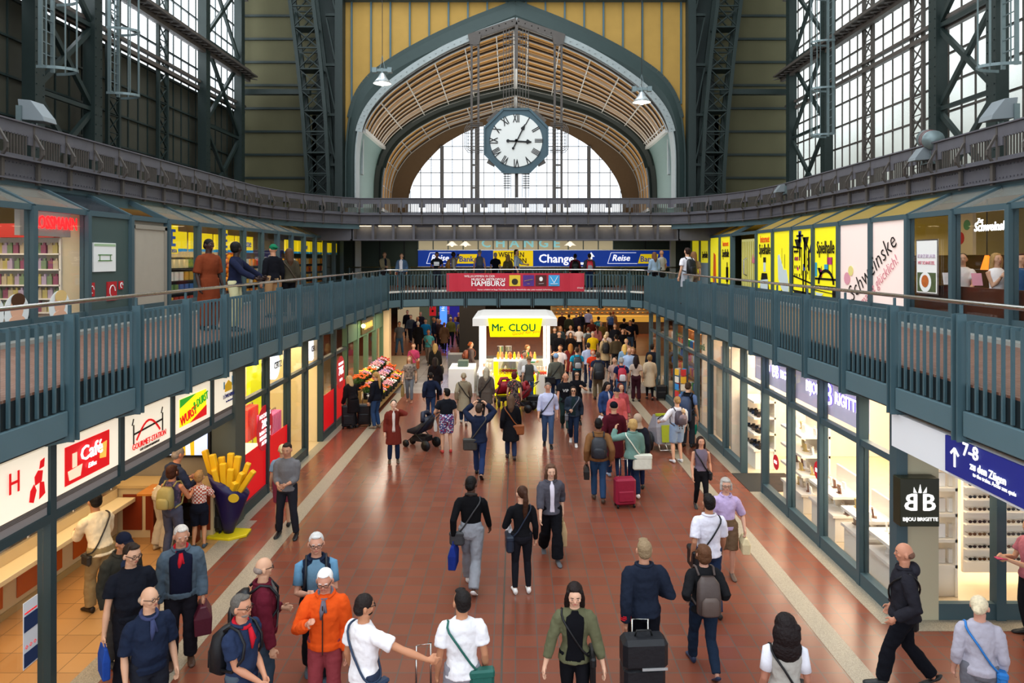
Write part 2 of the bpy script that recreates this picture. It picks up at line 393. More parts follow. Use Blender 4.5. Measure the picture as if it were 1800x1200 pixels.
for s, path, nm in ((-1, W_, 'west'), (1, E_, 'east')):
    # gallery walk slab
    m = MB(); m.prism([(x, y, 7.0) for x, y in path] + [(s*6.9, 33, 7.0), (s*12.6, 33, 7.0), (s*12.6, 3, 7.0)], (0, 0, .1))
    struct(m.build('floor_gallery_%s' % nm, GIRD2))
    # blue-grey sloping fascia between girder and glazing
    m = MB()
    for (xa, ya), (xb, yb) in zip(path[:-1], path[1:]):
        oa = s*9.62; m.add([(xa, ya, 6.80), (xb, yb, 6.80), (s*min(9.6, abs(xb)+.03), yb, 6.55), (s*min(9.6, abs(xa)+.03), ya, 6.55)], [(0, 1, 2, 3)])
    m.box(s*9.58, s*9.66, 2, 26, 6.50, 6.82)
    struct(m.build('trim_fascia_%s' % nm, TEALR))
# end gallery: deep girder with lit coffers
m = MB()
m.box(-7.3, 7.3, 31.35, 31.5, 6.72, 6.8); m.box(-7.3, 7.3, 31.75, 31.9, 6.1, 6.8); m.box(-7.3, 7.3, 31.2, 31.9, 6.04, 6.1)
for k in range(17):
    x = -7.2 + k * .9; m.box(x-.05, x+.05, 31.2, 31.8, 6.1, 6.76)
m.box(-9.4, -7.2, 31.2, 31.9, 6.04, 6.8); m.box(7.2, 9.4, 31.2, 31.9, 6.04, 6.8)
m.box(-9.4, 9.4, 31.9, 38, 6.7, 6.8)
struct(m.build('beam_gallery_north', GIRD))
lampm = EM('coffer_lamp_glow', 'ffe9b8', 5)
strip = None
for k in range(16):
    if k in (3, 7, 11): continue
    x = -6.75 + k * .9
    if strip is None:
        strip = thing('strip_light', (x, 31.6, 6.7), 0, 'small warm strip light in a coffer of the grey girder', 'light', 'strip lights in the girder coffers')
        MB().box(x-.3, x+.3, 31.55, 31.68, 6.70, 6.74).build('lamp_housing', WHITE, strip)
        MB().box(x-.28, x+.28, 31.56, 31.67, 6.685, 6.70).build('lamp_tube', lampm, strip)
        l0 = strip; x0 = x
    else: dup(l0, (x, 31.6, 6.7))
area('coffer_light', (0, 31.62, 6.67), 14, 22, (1, .85, .55), sy=.06)

# side walls: glazing, mullions, opaque lower field in the west
PANE_B = glass('hall_window_glass', 'ffffff', .03, .05, .06, 'dfe6ea')
PANE_F = glass('frosted_window_glass', 'f4f6f2', .05, .3, .6, 'a9a79c'); frost_light_ramp(PANE_F, 8.0, 11.6, .03, .7)  # clouding ramp doubles as light growing brighter up the glass
OLIVE = M('sooty_panel', '35342a', .8, noise=.35, scale=1.2)
for s, nm in ((-1, 'west'), (1, 'east')):
    X = s * 12.9
    if s < 0:
        struct(MB().box(X, X-.1, 2, 33, 7, 12.0).build('wall_west', OLIVE))
        struct(MB().box(X, X-.02, 2, 33, 12.0, 24).build('window_1', PANE_B))
    else:
        struct(MB().box(X, X+.02, 2, 33, 7, 24).build('window_2', PANE_F))
    m = MB(); y = 3.0
    while y < 33: m.box(X-s*.04, X, y-.02, y+.02, 7, 24); y += .62
    z = 7.9
    while z < 24:
        m.box(X-s*.07, X, 2, 33, z-.03, z+.03); z += 1.0 if s < 0 else .86
    struct(m.build('trim_mullions_%s' % nm, GIRD2 if s > 0 else STEEL))
    # horizontal crane rails and walk beams
    m = MB()
    for (z, xo, h) in ((12.0, .25, .14), (12.25, .3, .1), (13.5, .5, .22), (13.85, .55, .12), (17.2, .4, .2)):
        m.box(X-s*xo, X-s*(xo+.16), 2, 32.6, z-h/2, z+h/2)
    m.box(X-s*.1, X-s*1.0, 2, 32.6, 13.60, 13.66)
    yy = 4.0
    while yy < 32.4:
        m.bar((X-s*.2, yy, 13.55), (X-s*.9, yy+.45, 13.55), .05, .04); m.bar((X-s*.9, yy, 13.55), (X-s*.2, yy+.45, 13.55), .05, .04); yy += .45
    struct(m.build('beam_walkway_%s' % nm, GIRD2))
def lattice(m, p0, p1, wdir, wd, pitch, t=.05, chord=.12):
    """flat lattice: two chords from p0 to p1 separated along wdir by wd with X bracing."""
    p0, p1, wdv = Vector(p0), Vector(p1), Vector(wdir).normalized() * wd
    m.bar(p0, p1, chord, chord); m.bar(p0+wdv, p1+wdv, chord, chord)
    L = (p1-p0).length; n = max(1, round(L / pitch)); d = (p1-p0) / n
    for i in range(n):
        a = p0 + d*i; b = a + d
        m.bar(a, b+wdv, t, t*.4); m.bar(a+wdv, b, t, t*.4); m.bar(a, a+wdv, t, t*.4)
sides = {-1: 'west', 1: 'east'}
def lab(s): return 'left' if s < 0 else 'right'
for s in (-1, 1):
    X = s * 12.4
    for (ya, yb, nmr) in ((18.15, 20.7, 'near the frame edge' if 0 else 'beside the floodlight'), (28.1, 31.7, 'next to the end wall'), (9.0, 11.5, 'closest to the viewer')):
        if yb < 12: continue
        r = thing('steel_column', (X, (ya+yb)/2, 7), 0, 'dark riveted twin column with cross bracing on the %s wall %s' % (lab(s), nmr), 'column')
        for y in (ya, yb):
            m = MB(); m.box(X-.17, X+.17, y-.19, y+.19, 7, 24)
            for k in range(60):
                z = 7.2 + k*.28
                for dy in (-.13, .13): m.box(X-s*.17, X-s*.19, y+dy-.015, y+dy+.015, z, z+.03)
            m.build('post', STEEL, r)
        m = MB(); z = 7.2; h = (yb-ya)*.95
        while z < 23:
            m.bar((X, ya, z), (X, yb, z+h), .12, .14); m.bar((X+.012, yb, z), (X+.012, ya, z+h), .12, .135); m.bar((X, ya, z+h), (X, yb, z+h), .1, .12); z += h
        m.build('cross_bracing', STEEL, r)
    for i, (y, w) in enumerate(((22.1, .62), (25.2, .62))):
        m = MB(); lattice(m, (X+s*.2, y-w/2, 7), (X+s*.2, y-w/2, 24), (0, 1, 0), w, .55, .05, .1)
        tag(m.build('lattice_mullion', GIRD2 if s > 0 else STEEL), 'slim lattice upright on the %s window wall, %s' % (lab(s), ('beside the nearer twin column' if i == 0 else 'midway between the twin columns')), 'lattice column')
    # end-wall lattice rib, leaning outward
    r = thing('lattice_rib', (s*9.0, 32.3, 7), 0, 'tall curved iron lattice rib rising beside the arch on the %s' % lab(s), 'lattice column')
    ch = [(-.05, 7.0, 9.42, 8.44), (0, 9.0, 9.45, 8.48), (0, 11.8, 9.64, 8.62), (0, 14.4, 9.9, 8.86), (0, 17.5, 10.3, 9.25), (0, 20, 10.8, 9.7)]
    a1 = MB(); a2 = MB(); a3 = MB(); a4 = MB(); web = MB()
    def cx(z, k):
        for q0, q1 in zip(ch[:-1], ch[1:]):
            if z <= q1[1]: t = (z-q0[1])/(q1[1]-q0[1]); return s*(q0[k]*(1-t)+q1[k]*t)
        return s*ch[-1][k]
    z = 7.0
    while z < 19.5:
        z2 = z + .5
        for mm, k, dy in ((a1, 2, 0), (a2, 3, 0), (a3, 2, .75), (a4, 3, .75)):
                mm.bar((cx(z, k), 32.0+dy, z), (cx(z2, k), 32.0+dy, z2), .16, .14)
        z = z2
    z = 7.2; i = 0
    while z < 18.5:
        z2 = z + .95
        for dy in (0, .75):
            web.bar((cx(z, 2), 32+dy, z), (cx(z2, 3), 32+dy, z2), .07, .04); web.bar((cx(z, 3), 32+dy, z), (cx(z2, 2), 32+dy, z2), .07, .04)
            web.bar((cx(z2, 2), 32+dy, z2), (cx(z2, 3), 32+dy, z2), .08, .06)
        web.bar((cx(z, 2), 32.0, z), (cx(z2, 2), 32.75, z2), .07, .04)
        if i % 2 == 0: web.box(cx(z2, 2), cx(z2, 3), 32, 32.75, z2-.04, z2+.04)
        z = z2; i += 1
    [q.build(w_, STEEL, r) for q, w_ in ((a1, 'outer_chord'), (a2, 'inner_chord'), (a3, 'outer_chord'), (a4, 'inner_chord'))]; web.build('lattice_web', STEEL, r)
    # flat dark pier between rib and arch wall
    m = MB(); m.box(s*7.95, s*8.3, 32.4, 33.0, 7, 20); m.box(s*8.25, s*9.3, 33.0, 33.3, 7, 24)
    zz = 7.5
    while zz < 19: m.bar((s*8.3, 32.5, zz), (s*8.7, 32.5, zz+1.9), .14, .06); m.box(s*8.3, s*8.75, 32.45, 32.6, zz+2.0, zz+2.12); zz += 2.3
    struct(m.build('pillar_%s' % sides[s], STEEL))
    # end wall side field: dark ochre panels between dark rails
    struct(MB().box(s*9.0, s*12.9, 33.3, 33.5, 7, 24).build('wall_north_%s' % sides[s], M('ochre_side_panel', '4e4b34', .8, noise=.14, scale=1.5)))
    m = MB()
    for k in range(13): m.box(s*9.0, s*12.9, 33.2, 33.32, 7.9 + k*1.09, 8.0 + k*1.09)
    m.box(s*9.4, s*12.6, 32.2, 32.5, 12.75, 12.98)
    struct(m.build('trim_rails_%s' % sides[s], STEEL))
# roof with a glazed ridge strip
m = MB(); m.box(-13, -7, 2, 34, 24, 24.2); m.box(7, 13, 2, 34, 24, 24.2)
struct(m.build('roof', STEEL))
# ---------------------------------------------------------------- end wall, arch, vault, clock
def prof(pts, Y, n=40):
    """half profile given as left-hand pixels (spring -> apex), mirrored; returns full 3D polyline at depth Y."""
    L = [((908 - px) / F * Y, EYE - (py - HY) / F * Y) for px, py in pts]
    # resample by length
    ds = [0]
    for a, b in zip(L[:-1], L[1:]): ds.append(ds[-1] + math.dist(a, b))
    out = []
    for i in range(n + 1):
        t = ds[-1] * i / n; k = 0
        while k < len(ds) - 2 and ds[k+1] < t: k += 1
        u = (t - ds[k]) / (ds[k+1] - ds[k]); out.append((L[k][0]*(1-u)+L[k+1][0]*u, L[k][1]*(1-u)+L[k+1][1]*u))
    # light smoothing away from the ends
    for _ in range(3): out = [out[0]] + [((a[0]+2*b[0]+c[0])/4, (a[1]+2*b[1]+c[1])/4) for a, b, c in zip(out[:-2], out[1:-1], out[2:])] + [out[-1]]
    full = [(-x, Y, z) for x, z in out] + [(x, Y, z) for x, z in reversed(out[:-1])]
    return [Vector(p) for p in full]
AO = prof([(612, 365), (612, 260), (618, 205), (630, 165), (655, 132), (710, 96), (770, 64), (830, 37), (908, 7)], 33)
AM = prof([(621, 365), (621, 262), (627, 213), (641, 172), (668, 142), (722, 110), (780, 82), (838, 56), (908, 28)], 32.9)
AI = prof([(630, 365), (630, 262), (636, 222), (651, 190), (682, 155), (735, 117), (785, 88), (840, 64), (908, 40)], 33)
OCH = M('ochre_wall', 'a17f3e', .8, noise=.12, scale=2.2); BAND = M('arch_band', '2c3a38', .6, noise=.1); ARC2 = M('arch_soffit', '8d9594', .45, noise=.12, scale=5)
n = len(AO)
m = MB()   # wall around the arch
for i in range(n - 1):
    a, b = AO[i], AO[i+1]
    m.add([a, b, (b.x, b.y, 20), (a.x, a.y, 20)], [(0, 1, 2, 3)])
for s in (-1, 1): m.box(s*abs(AO[0].x), s*8.1, 33.0, 33.1, 7.0, 20)
struct(m.build('wall_north', OCH))
m = MB()
x = -7.65
while x < 7.8:
    zb = 9
    for p in AO:
        if abs(p.x - x) < .35: zb = max(zb, p.z)
    m.box(x-.04, x+.04, 32.93, 33.0, zb - .35, 19.8); x += .905
m.box(-8.1, 8.1, 32.6, 33.0, 17.22, 17.6)
struct(m.build('trim_wall_strips', TEAL))
m = MB()
for A, B, dy in ((AO, AM, -.15), (AM, AI, -.15)):
    for i in range(n - 1):
        a, b, c, d = A[i], A[i+1], B[i+1], B[i]
        m.cur = 0
        m.add([a+Vector((0, dy, 0)), b+Vector((0, dy, 0)), c+Vector((0, dy, 0)), d+Vector((0, dy, 0))], [(0, 1, 2, 3)])
m.cur = 1
for i in range(n - 1):     # soffit of the arch, and its riveted flange
    a, b = AI[i], AI[i+1]; e = Vector((0, -.3, 0)); f = Vector((0, .5, 0))
    m.add([a+e, b+e, b+f, a+f], [(0, 1, 2, 3)]); m.bar(a+e, b+e, .05, .3)
    mid = (a+b)/2; m.bar(mid + Vector((0, -.33, 0)), mid + Vector((0, -.36, 0)), .05)
for i in range(n - 1): m.cur = 0; m.bar(AO[i] + Vector((0, -.12, 0)), AO[i+1] + Vector((0, -.12, 0)), .08, .3)
struct(m.build('beam_arch', [BAND, ARC2]))
# vault: front bay from the arch (Y 33.5) to the second rib (Y 46)
RB = prof([(659, 365), (660, 310), (668, 270), (690, 238), (725, 210), (770, 186), (830, 166), (908, 148)], 46)
RC = prof([(672, 365), (674, 310), (682, 275), (703, 246), (737, 220), (780, 198), (840, 180), (908, 163)], 46.3)
RD = prof([(690, 375), (690, 330), (698, 300), (720, 268), (752, 244), (790, 222), (845, 205), (908, 186)], 51)
TAN = M('tan_vault_panel', 'c4924c', .7, noise=.1, scale=2); VT = M('vault_teal_panel', '5f7a76', .6, noise=.08)
def mixp(A, B, t): return [a.lerp(b, t) for a, b in zip(A, B)]
A0 = [p + Vector((0, .4, 0)) for p in AI]
def vault(A, B, nb, name, lowfrac, rmat):
    m = MB(); k0 = int(len(A) * lowfrac)
    for j in range(nb):
        P0 = mixp(A, B, j / nb); P1 = mixp(A, B, (j+1) / nb)
        for i in range(len(A) - 1):
            m.cur = 1 if (i < k0 or i >= len(A) - 1 - k0) else 0
            m.add([P0[i], P0[i+1], P1[i+1], P1[i]], [(0, 1, 2, 3)])
    struct(m.build(name, [TAN, VT]))
    m = MB()
    for j in range(0, nb + 1):
        P0 = mixp(A, B, j / nb); off = Vector((0, 0, -.12))
        for i in range(k0, len(A) - 1 - k0):
            m.cur = 1 if j % 5 == 3 else 0
            m.bar(P0[i] + off, P0[i+1] + off, .10, .12)
            m.cur = 1
            m.bar(P0[i] + off*1.7 + Vector((0, -.06, 0)), P0[i+1] + off*1.7 + Vector((0, -.06, 0)), .05, .04)
    m.cur = 1
    for kk in list(range(k0, len(A) - k0, 5)):
        m.bar(A[kk] + Vector((0, 0, -.15)), B[kk] + Vector((0, 0, -.15)), .05, .05)
    mid = len(A)//2; m.bar(A[mid] + Vector((0, 0, -.2)), B[mid] + Vector((0, 0, -.2)), .22, .2)
    for kk in (k0, len(A) - 1 - k0): m.bar(A[kk] + Vector((0, 0, -.12)), B[kk] + Vector((0, 0, -.12)), .2, .2)
    struct(m.build('beam_' + name, [GIRD2, M('pale_rib', 'c9ccca', .4)]))
vault(A0, RB, 10, 'ceiling_vault', .155, 0)
vault(RC, RD, 4, 'ceiling_vault_back', .0, 0)
m = MB()
for i in range(len(RB)-1):
    a, b, c, d = RB[i], RB[i+1], RC[i+1], RC[i]; dz = Vector((0, -.2, 0))
    m.add([a+dz, b+dz, c+dz, d+dz], [(0, 1, 2, 3)]); m.bar(a+dz, b+dz, .1, .3); m.bar(c+dz, d+dz, .1, .3)
struct(m.build('beam_second_rib', STEEL))
# curved side braces in the front bay
m = MB()
for s in (-1, 1):
    pts = [(s*7.45, 34.2, 9.3), (s*7.5, 34.5, 11.3), (s*7.3, 36, 12.9), (s*6.9, 39, 14.0)]
    for a, b in zip(pts[:-1], pts[1:]): m.bar(a, b, .14, .2)
struct(m.build('beam_vault_brace', ARC2))
# end wall with the lunette window
LU = prof([(720, 385), (720, 345), (728, 318), (748, 288), (780, 255), (820, 232), (860, 218), (908, 210)], 51)
m = MB()
for i in range(len(RD)-1): m.add([RD[i], RD[i+1], LU[i+1], LU[i]], [(0, 1, 2, 3)])
m.box(-9.6, 9.6, 51, 51.2, 5.4, LU[0].z)
struct(m.build('wall_lunette', M('brown_end_wall', '6d5a44', .8, noise=.1)))
m = MB(); m.prism(LU, (0, .03, 0)); struct(m.build('window_3', PANE_B))
m = MB()
def inside_top(x):
    zt = 8
    for a, b in zip(LU[:-1], LU[1:]):
        if min(a.x, b.x) <= x <= max(a.x, b.x) and abs(b.x-a.x) > 1e-5: zt = max(zt, a.z + (b.z-a.z)*(x-a.x)/(b.x-a.x))
    return zt
x = -7.6
while x < 7.7: m.box(x-.02, x+.02, 50.9, 51, LU[0].z, inside_top(x)); x += .76
for x in (-5.3, -2.8, 2.8, 5.3): m.box(x-.13, x+.13, 50.8, 51, LU[0].z, inside_top(x))
z = LU[0].z + .5
while z < 14.5:
    xs = [p.x for p in LU if p.z > z]
    if xs: m.box(min(xs), max(xs), 50.9, 51, z-.02, z+.02)
    z += .95
struct(m.build('trim_lunette', M('window_bar', '6c6f74', .5)))
struct(MB().box(-9.6, 9.6, 38, 51, 5.42, 5.6).build('ceiling_concourse', GIRD2))
m = MB()
for s in (-1, 1): m.box(s*9.4, s*9.6, 33.3, 51.2, 5.4, 12)
struct(m.build('wall_vault_side', VT))

# clock
CY = 32.3
def CP(px, py): p = P(px, py, CY); return (p.x, p.z)
ck = thing('hanging_clock', (0, CY, P(0, 248, CY).z), 0, 'large white-faced octagonal clock with roman numerals hanging under the arch', 'clock')
cx0, cz0 = CP(907.5, 247.5); rr = 55.5 / F * CY
oct_ = []
for k in range(8):
    a = R(22.5 + 45*k); oct_.append((cx0 + rr/math.cos(R(22.5))*math.cos(a), CY, cz0 + rr/math.cos(R(22.5))*math.sin(a)))
m = MB(); m.prism(oct_, (0, .7, 0))
for a, b in zip(oct_, oct_[1:] + oct_[:1]): m.bar((a[0], CY-.03, a[2]), (b[0], CY-.03, b[2]), .06, .1)
m.build('case', M('clock_case', '3f545d', .5), ck)
MB().disc((cx0, CY-.04, cz0), rr*.825, 64, 'y', .03).build('dial', M('clock_dial', 'd4d6d2', .5), ck)
for k, s_ in enumerate('XII I II III IIII V VI VII VIII IX X XI'.split()):
    a = R(90 - 30*k); q = .70
    text(s_, .54, (cx0 + rr*q*math.cos(a), CY-.055, cz0 + rr*q*math.sin(a)), (math.sin(a), 0, -math.cos(a)), (math.cos(a), 0, math.sin(a)), BLACK, ck, 'numeral', bold=.012, sx=.46 if len(s_) > 2 else .55)
def hand(px, py, back, w, name):
    ex, ez = CP(px, py); bx, bz = CP(*back)
    d = Vector((ex-cx0, 0, ez-cz0)); u = d.normalized(); sd = Vector((-u.z, 0, u.x)); c = Vector((cx0, CY-.08, cz0)); L = d.length
    m = MB(); m.bar(Vector((bx, CY-.08, bz)), c + u*L, w, .02, up=(0, 1, 0))
    m.prism([c+u*L*.62, c+u*L*.72+sd*w*1.7, c+u*L, c+u*L*.72-sd*w*1.7], (0, .015, 0)); m.disc((bx, CY-.09, bz), w*1.1, 12); m.disc((cx0, CY-.1, cz0), w*1.1, 12)
    m.build(name, BLACK, ck)
hand(923, 219, (902, 261), .055, 'minute_hand'); hand(934, 250, (893, 248), .07, 'hour_hand')
m = MB()
for px in (885, 890, 895, 900, 905, 910, 914, 919, 924, 929):
    m.bar(P(px, 52, CY+.3), P(px, 194, CY+.3), .03)
for py in (58, 64, 70, 78): m.bar(P(884, py, CY+.25), P(930, py, CY+.25), .03)
m.bar(P(908, 45, CY+.3), P(908, 120, CY+.3), .14)
m.build('hanging_rods', GIRD2, ck)
m = MB()
for px in (888, 893, 898, 918, 923, 929): m.bar(P(px, 302, CY+.3), P(px, 347, CY+.3), .03)
for k in range(7):
    for xa, xb in ((885, 897), (919, 931)): m.bar(P(xa, 306 + k*4, CY+.25), P(xb, 306 + k*4, CY+.25), .04)
m.bar(P(908, 302, CY+.3), P(908, 347, CY+.3), .16)
for s in (-1, 1):
    cxp = 908 + s*73
    for q in (0, 3, 6): 
        ring = [(cxp-s*14, 216+q), (cxp+s*(12-q), 216+q), (cxp+s*(18-q), 226), (cxp+s*(18-q), 260), (cxp+s*(12-q), 268-q), (cxp-s*14, 268-q)]
        for a, b in zip(ring[:-1], ring[1:]): m.bar(P(a[0], a[1], CY+.3), P(b[0], b[1], CY+.3), .03)
    for yy in range(222, 268, 6): m.bar(P(cxp-s*18, yy, CY+.3), P(cxp+s*14, yy, CY+.3), .025)
    for (a, b) in (((857, 214), (876, 196)), ((857, 283), (870, 290))):
        fx = lambda q: q if s < 0 else 1815 - q
        m.bar(P(fx(a[0]), a[1], CY), P(fx(b[0]), b[1], CY), .05, .2)
m.build('service_cage', GIRD2, ck)
for s in (-1, 1):
    r = thing('hanger_post', (s*1.95, CY, 7), 0, 'pair of slim iron posts running from arch to gallery on the %s of the clock' % lab(s), 'post')
    m = MB()
    for q in (67, 79): m.bar(P(908+s*q, 76, CY+.4), P(908+s*q, 385, CY+.4), .10, .12)
    for yy in (160, 220, 290, 330): m.bar(P(908+s*67, yy, CY+.4), P(908+s*79, yy, CY+.4), .08)
    m.build('post', GIRD2, r)
    a, b, c, d = P(908+s*62, 60, CY+.3), P(908+s*86, 60, CY+.3), P(908+s*82, 78, CY+.3), P(908+s*66, 78, CY+.3)
    MB().prism([a, b, c, d], (0, .3, 0)).build('gusset_plate', GIRD2, r)
m = MB(); m.bar(P(826, 66, CY+.45), P(908, 38, CY+.45), .22, .3); m.bar(P(990, 66, CY+.45), P(908, 38, CY+.45), .22, .3)
struct(m.build('beam_apex', GIRD2))

# pendant lamps
def pendant(px, py, Y, label):
    c = P(px, py, Y); r = thing('pendant_lamp', c, 0, label, 'lamp', None)
    MB().tube([c + Vector((0, 0, .55)), (c.x, c.y, 24)], .012, 6).build('cable', BLACK, r)
    m = MB(); m.smooth = True; n = 20
    rings = [[(c.x+q*math.cos(2*math.pi*k/n), c.y+q*math.sin(2*math.pi*k/n), c.z+z) for k in range(n)] for q, z in ((.07, .38), (.10, .34), (.16, .22), (.34, .0), (.33, .0), (.15, .20), (.06, .3))]
    m.loft(rings, cap=False); m.build('lamp_shade', M('lamp_shade_metal', 'b9bfc0', .35, metal=.5), r)
    m = MB(); m.tube([c + Vector((0, 0, .34)), c + Vector((0, 0, .56))], .06, 10); m.build('lamp_neck', GALV, r)
    m = MB(); m.box(c.x-.36, c.x+.36, c.y-.05, c.y+.05, c.z+.44, c.z+.54); m.box(c.x-.36, c.x-.2, c.y-.1, c.y+.1, c.z+.4, c.z+.58); m.box(c.x+.2, c.x+.36, c.y-.1, c.y+.1, c.z+.4, c.z+.58)
    for s in (-1, 1): m.bar((c.x+s*.1, c.y, c.z+.5), (c.x, c.y, c.z+1.05), .015)
    m.build('bracket', GALV, r)
    MB().ball(c + Vector((0, 0, .06)), .14, 14, 8).build('bulb', EM('pendant_bulb_glow', 'fff3dc', 14), r)
    l = bpy.data.lights.new('pendant_light', 'POINT'); l.energy = 60; l.color = (1, .9, .75); l.shadow_soft_size = .15
    o = bpy.data.objects.new('pendant_light', l); C.objects.link(o); o.location = c + Vector((0, 0, -.12))
pendant(672, 147, 26, 'white pendant lamp on a long cable, lower left of the arch apex')
pendant(1128, 180, 26, 'white pendant lamp on a long cable, hanging before the right side of the arch')

# caged ladders
def ladder(px, ybot, X, rings, label, wdt=.45):
    Y = X / ((px - HX) / F); z0 = EYE - (ybot - HY) / F * Y; s = 1 if X > 0 else -1
    c = Vector((X, Y, z0)); r = thing('caged_ladder', c, 0, label, 'ladder')
    m = MB()
    for d in (-wdt/2, wdt/2): MB().bar((X, Y+d, z0), (X, Y+d, 23), .09, .05).build('stile', GALV, r)
    z = z0 + .1
    while z < 22: MB().tube([(X, Y-wdt/2, z), (X, Y+wdt/2, z)], .015, 6).build('rung', GALV, r); z += .29
    m = MB(); z = z0
    while z < 22:
        pts = [(X - s*.75*math.sin(math.pi*k/10), Y - .38*math.cos(math.pi*k/10), z) for k in range(11)]
        for a, b in zip(pts[:-1], pts[1:]): m.bar(a, b, .02, .07)
        z += rings
    for k in (1, 3, 5, 7, 9):
        p = (X - s*.75*math.sin(math.pi*k/10), Y - .38*math.cos(math.pi*k/10)); m.bar((p[0], p[1], z0), (p[0], p[1], 22), .03, .02)
    m.build('safety_cage', GALV, r)
ladder(82, 124, -11.6, 1.75, 'galvanised caged ladder on the column at far left')
ladder(200, 168, -11.9, 1.9, 'galvanised caged ladder right of the first cage, left wall')
ladder(1460, 238, 11.9, 1.75, 'long galvanised caged ladder beside the lattice windows on the right wall')
ladder(1775, 118, 11.6, 1.75, 'galvanised caged ladder on the column at far right')
def flood(px, py, X, label, sc=1.0):
    Y = X / ((px - HX) / F); c = P(px, py, Y); s = 1 if X > 0 else -1
    r = thing('floodlight', c, 0, label, 'floodlight')
    m = MB(); a = .32*sc
    m.prism([(c.x+s*.25*sc, c.y-a, c.z-.28*sc), (c.x-s*.55*sc, c.y-a, c.z-.34*sc), (c.x-s*.5*sc, c.y-a, c.z-.18*sc), (c.x-s*.1*sc, c.y-a, c.z+.34*sc), (c.x+s*.32*sc, c.y-a, c.z+.38*sc)], (0, 2*a, 0))
    m.build('housing', M('floodlight_housing', '767d80', .4), r, bevel=.01)
    m = MB(); m.box(c.x+s*.1, c.x+s*.2, c.y-a-.05, c.y-a-.01, c.z-.45*sc, c.z+.1); m.box(c.x+s*.1, c.x+s*.2, c.y+a+.01, c.y+a+.05, c.z-.45*sc, c.z+.1); m.box(c.x+s*.05, c.x+s*.25, c.y-a, c.y+a, c.z-.5*sc, c.z-.44*sc)
    m.bar((c.x+s*.15, c.y, c.z-.45*sc), (c.x+s*.15, c.y, 7.9), .08)
    m.build('bracket', GALV, r)
flood(60, 198, -9.75, 'grey floodlight standing on the left gallery balustrade', .62)
flood(1760, 195, 9.75, 'greenish floodlight standing on the right gallery balustrade', .62)
flood(1620, 272, 9.45, 'small grey floodlight clamped to the right gallery balustrade', .45)
flood(1372, 332, 9.4, 'small grey floodlight far along the right gallery balustrade', .4)
c = P(1642, 245, 16.6); r = thing('ventilation_drum', c, 0, 'grey cylindrical blower with red bands on the right gallery', 'machine')
m = MB(); m.smooth = True; m.tube([c+Vector((-.3, -.5, -.1)), c+Vector((.1, .5, .1))], .22, 16); m.build('drum', GALV, r)
m = MB(); 
for t in (.25, .5): p = c+Vector((-.3, -.5, -.1)).lerp(Vector((.1, .5, .1)), t); q = c+Vector((-.3, -.5, -.1)).lerp(Vector((.1, .5, .1)), t+.06); m.tube([p, q], .226, 16)
m.build('red_band', M('red_band', '7c3a36', .5), r)
MB().box(c.x-.1, c.x+.1, c.y-.2, c.y+.2, 7.1, c.z-.15).build('stand', GIRD2, r)
# ---------------------------------------------------------------- walkway railings
def railing(path, side_n, root, first=True, last=True):
    """path: list of (x, y); side_n: +1/-1 chooses the void side."""
    for i, (a, b) in enumerate(zip(path[:-1], path[1:])):
        A = Vector((a[0], a[1], 0)); B = Vector((b[0], b[1], 0)); d = B - A; L = d.length; d.normalize(); n = Vector((-d.y, d.x, 0)) * side_n
        Z = Vector((0, 0, 1))
        if i or first:
            m = MB()
            for q in (-.05, .05):
                p = A + d*q + n*.05
                m.bar(p + Z*3.10, p + Z*4.62, .024, .11, up=n); m.bar(p + Z*3.14, p + n*-.28 + Z*3.08, .03, .07)
            m.bar(A + n*.02 + Z*4.55, A + n*.02 + Z*4.73, .03, .03); m.build('post', TEAL, root)
        m = MB(); nb = max(3, round(L / .148) - 1)
        for k in range(nb):
            p = A + d * (L * (k + 1) / (nb + 1)) + n*.03
            m.bar(p + Z*3.5, p + Z*4.54, .028, .032, up=n); m.bar(p + Z*4.53, p - n*.09 + Z*4.525, .022, .04)
        m.bar(A + d*.07 - n*.07 + Z*4.53, B - d*.07 - n*.07 + Z*4.53, .05, .03)
        m.build('slat_panel', TEAL, root)
        m = MB(); m.bar(A + d*.09 + n*.03 + Z*3.33, B - d*.09 + n*.03 + Z*3.33, .06, .30); m.build('fascia_panel', TEALR, root, bevel=.01)
        m = MB(); m.bar(A - n*.015 + Z*3.46, B - n*.015 + Z*3.46, .04, .62); m.build('deck_edge', DTEAL, root)
    m = MB(); m.smooth = True
    m.tube([(x, y, 4.76) for x, y in path], .028, 10); m.build('handrail', CHROME, root)
ys = [y for y in YK if 1.5 < y < 29]
for s in (-1, 1):
    r = thing('walkway_railing', (s*5.36, 15, 3.8), 0, 'teal slatted railing with steel handrail along the %s upper walkway' % lab(s), 'railing')
    railing([(s*5.36, y) for y in ys] + [(s*5.38, 29.4)], -s*-1 if 0 else s, r, last=False)
r = thing('bridge_railing', (0, 31, 3.8), 0, 'curved teal slatted railing along the front of the far bridge', 'railing')
railing(BR, -1, r)
# back rail of the bridge
m = MB(); m.smooth = True; m.tube([(-8.4, 35.1, 4.80), (8.4, 35.1, 4.80)], .028, 8)
r = thing('bridge_back_rail', (0, 35.1, 3.8), 0, 'plain steel rail at the back of the bridge below the bank sign', 'railing')
m.build('handrail', CHROME, r)
for k in range(12):
    x = -8.25 + k*1.5; MB().box(x-.03, x+.03, 35.07, 35.13, 3.8, 4.79).build('post', TEAL, r)
for k in range(11):
    m = MB()
    for q in range(9): xx = -8.25 + k*1.5 + .15*(q+1); m.box(xx-.02, xx+.02, 35.09, 35.11, 3.9, 4.6)
    m.build('slat_panel', M('pale_slat', '9aa39b', .5), r)
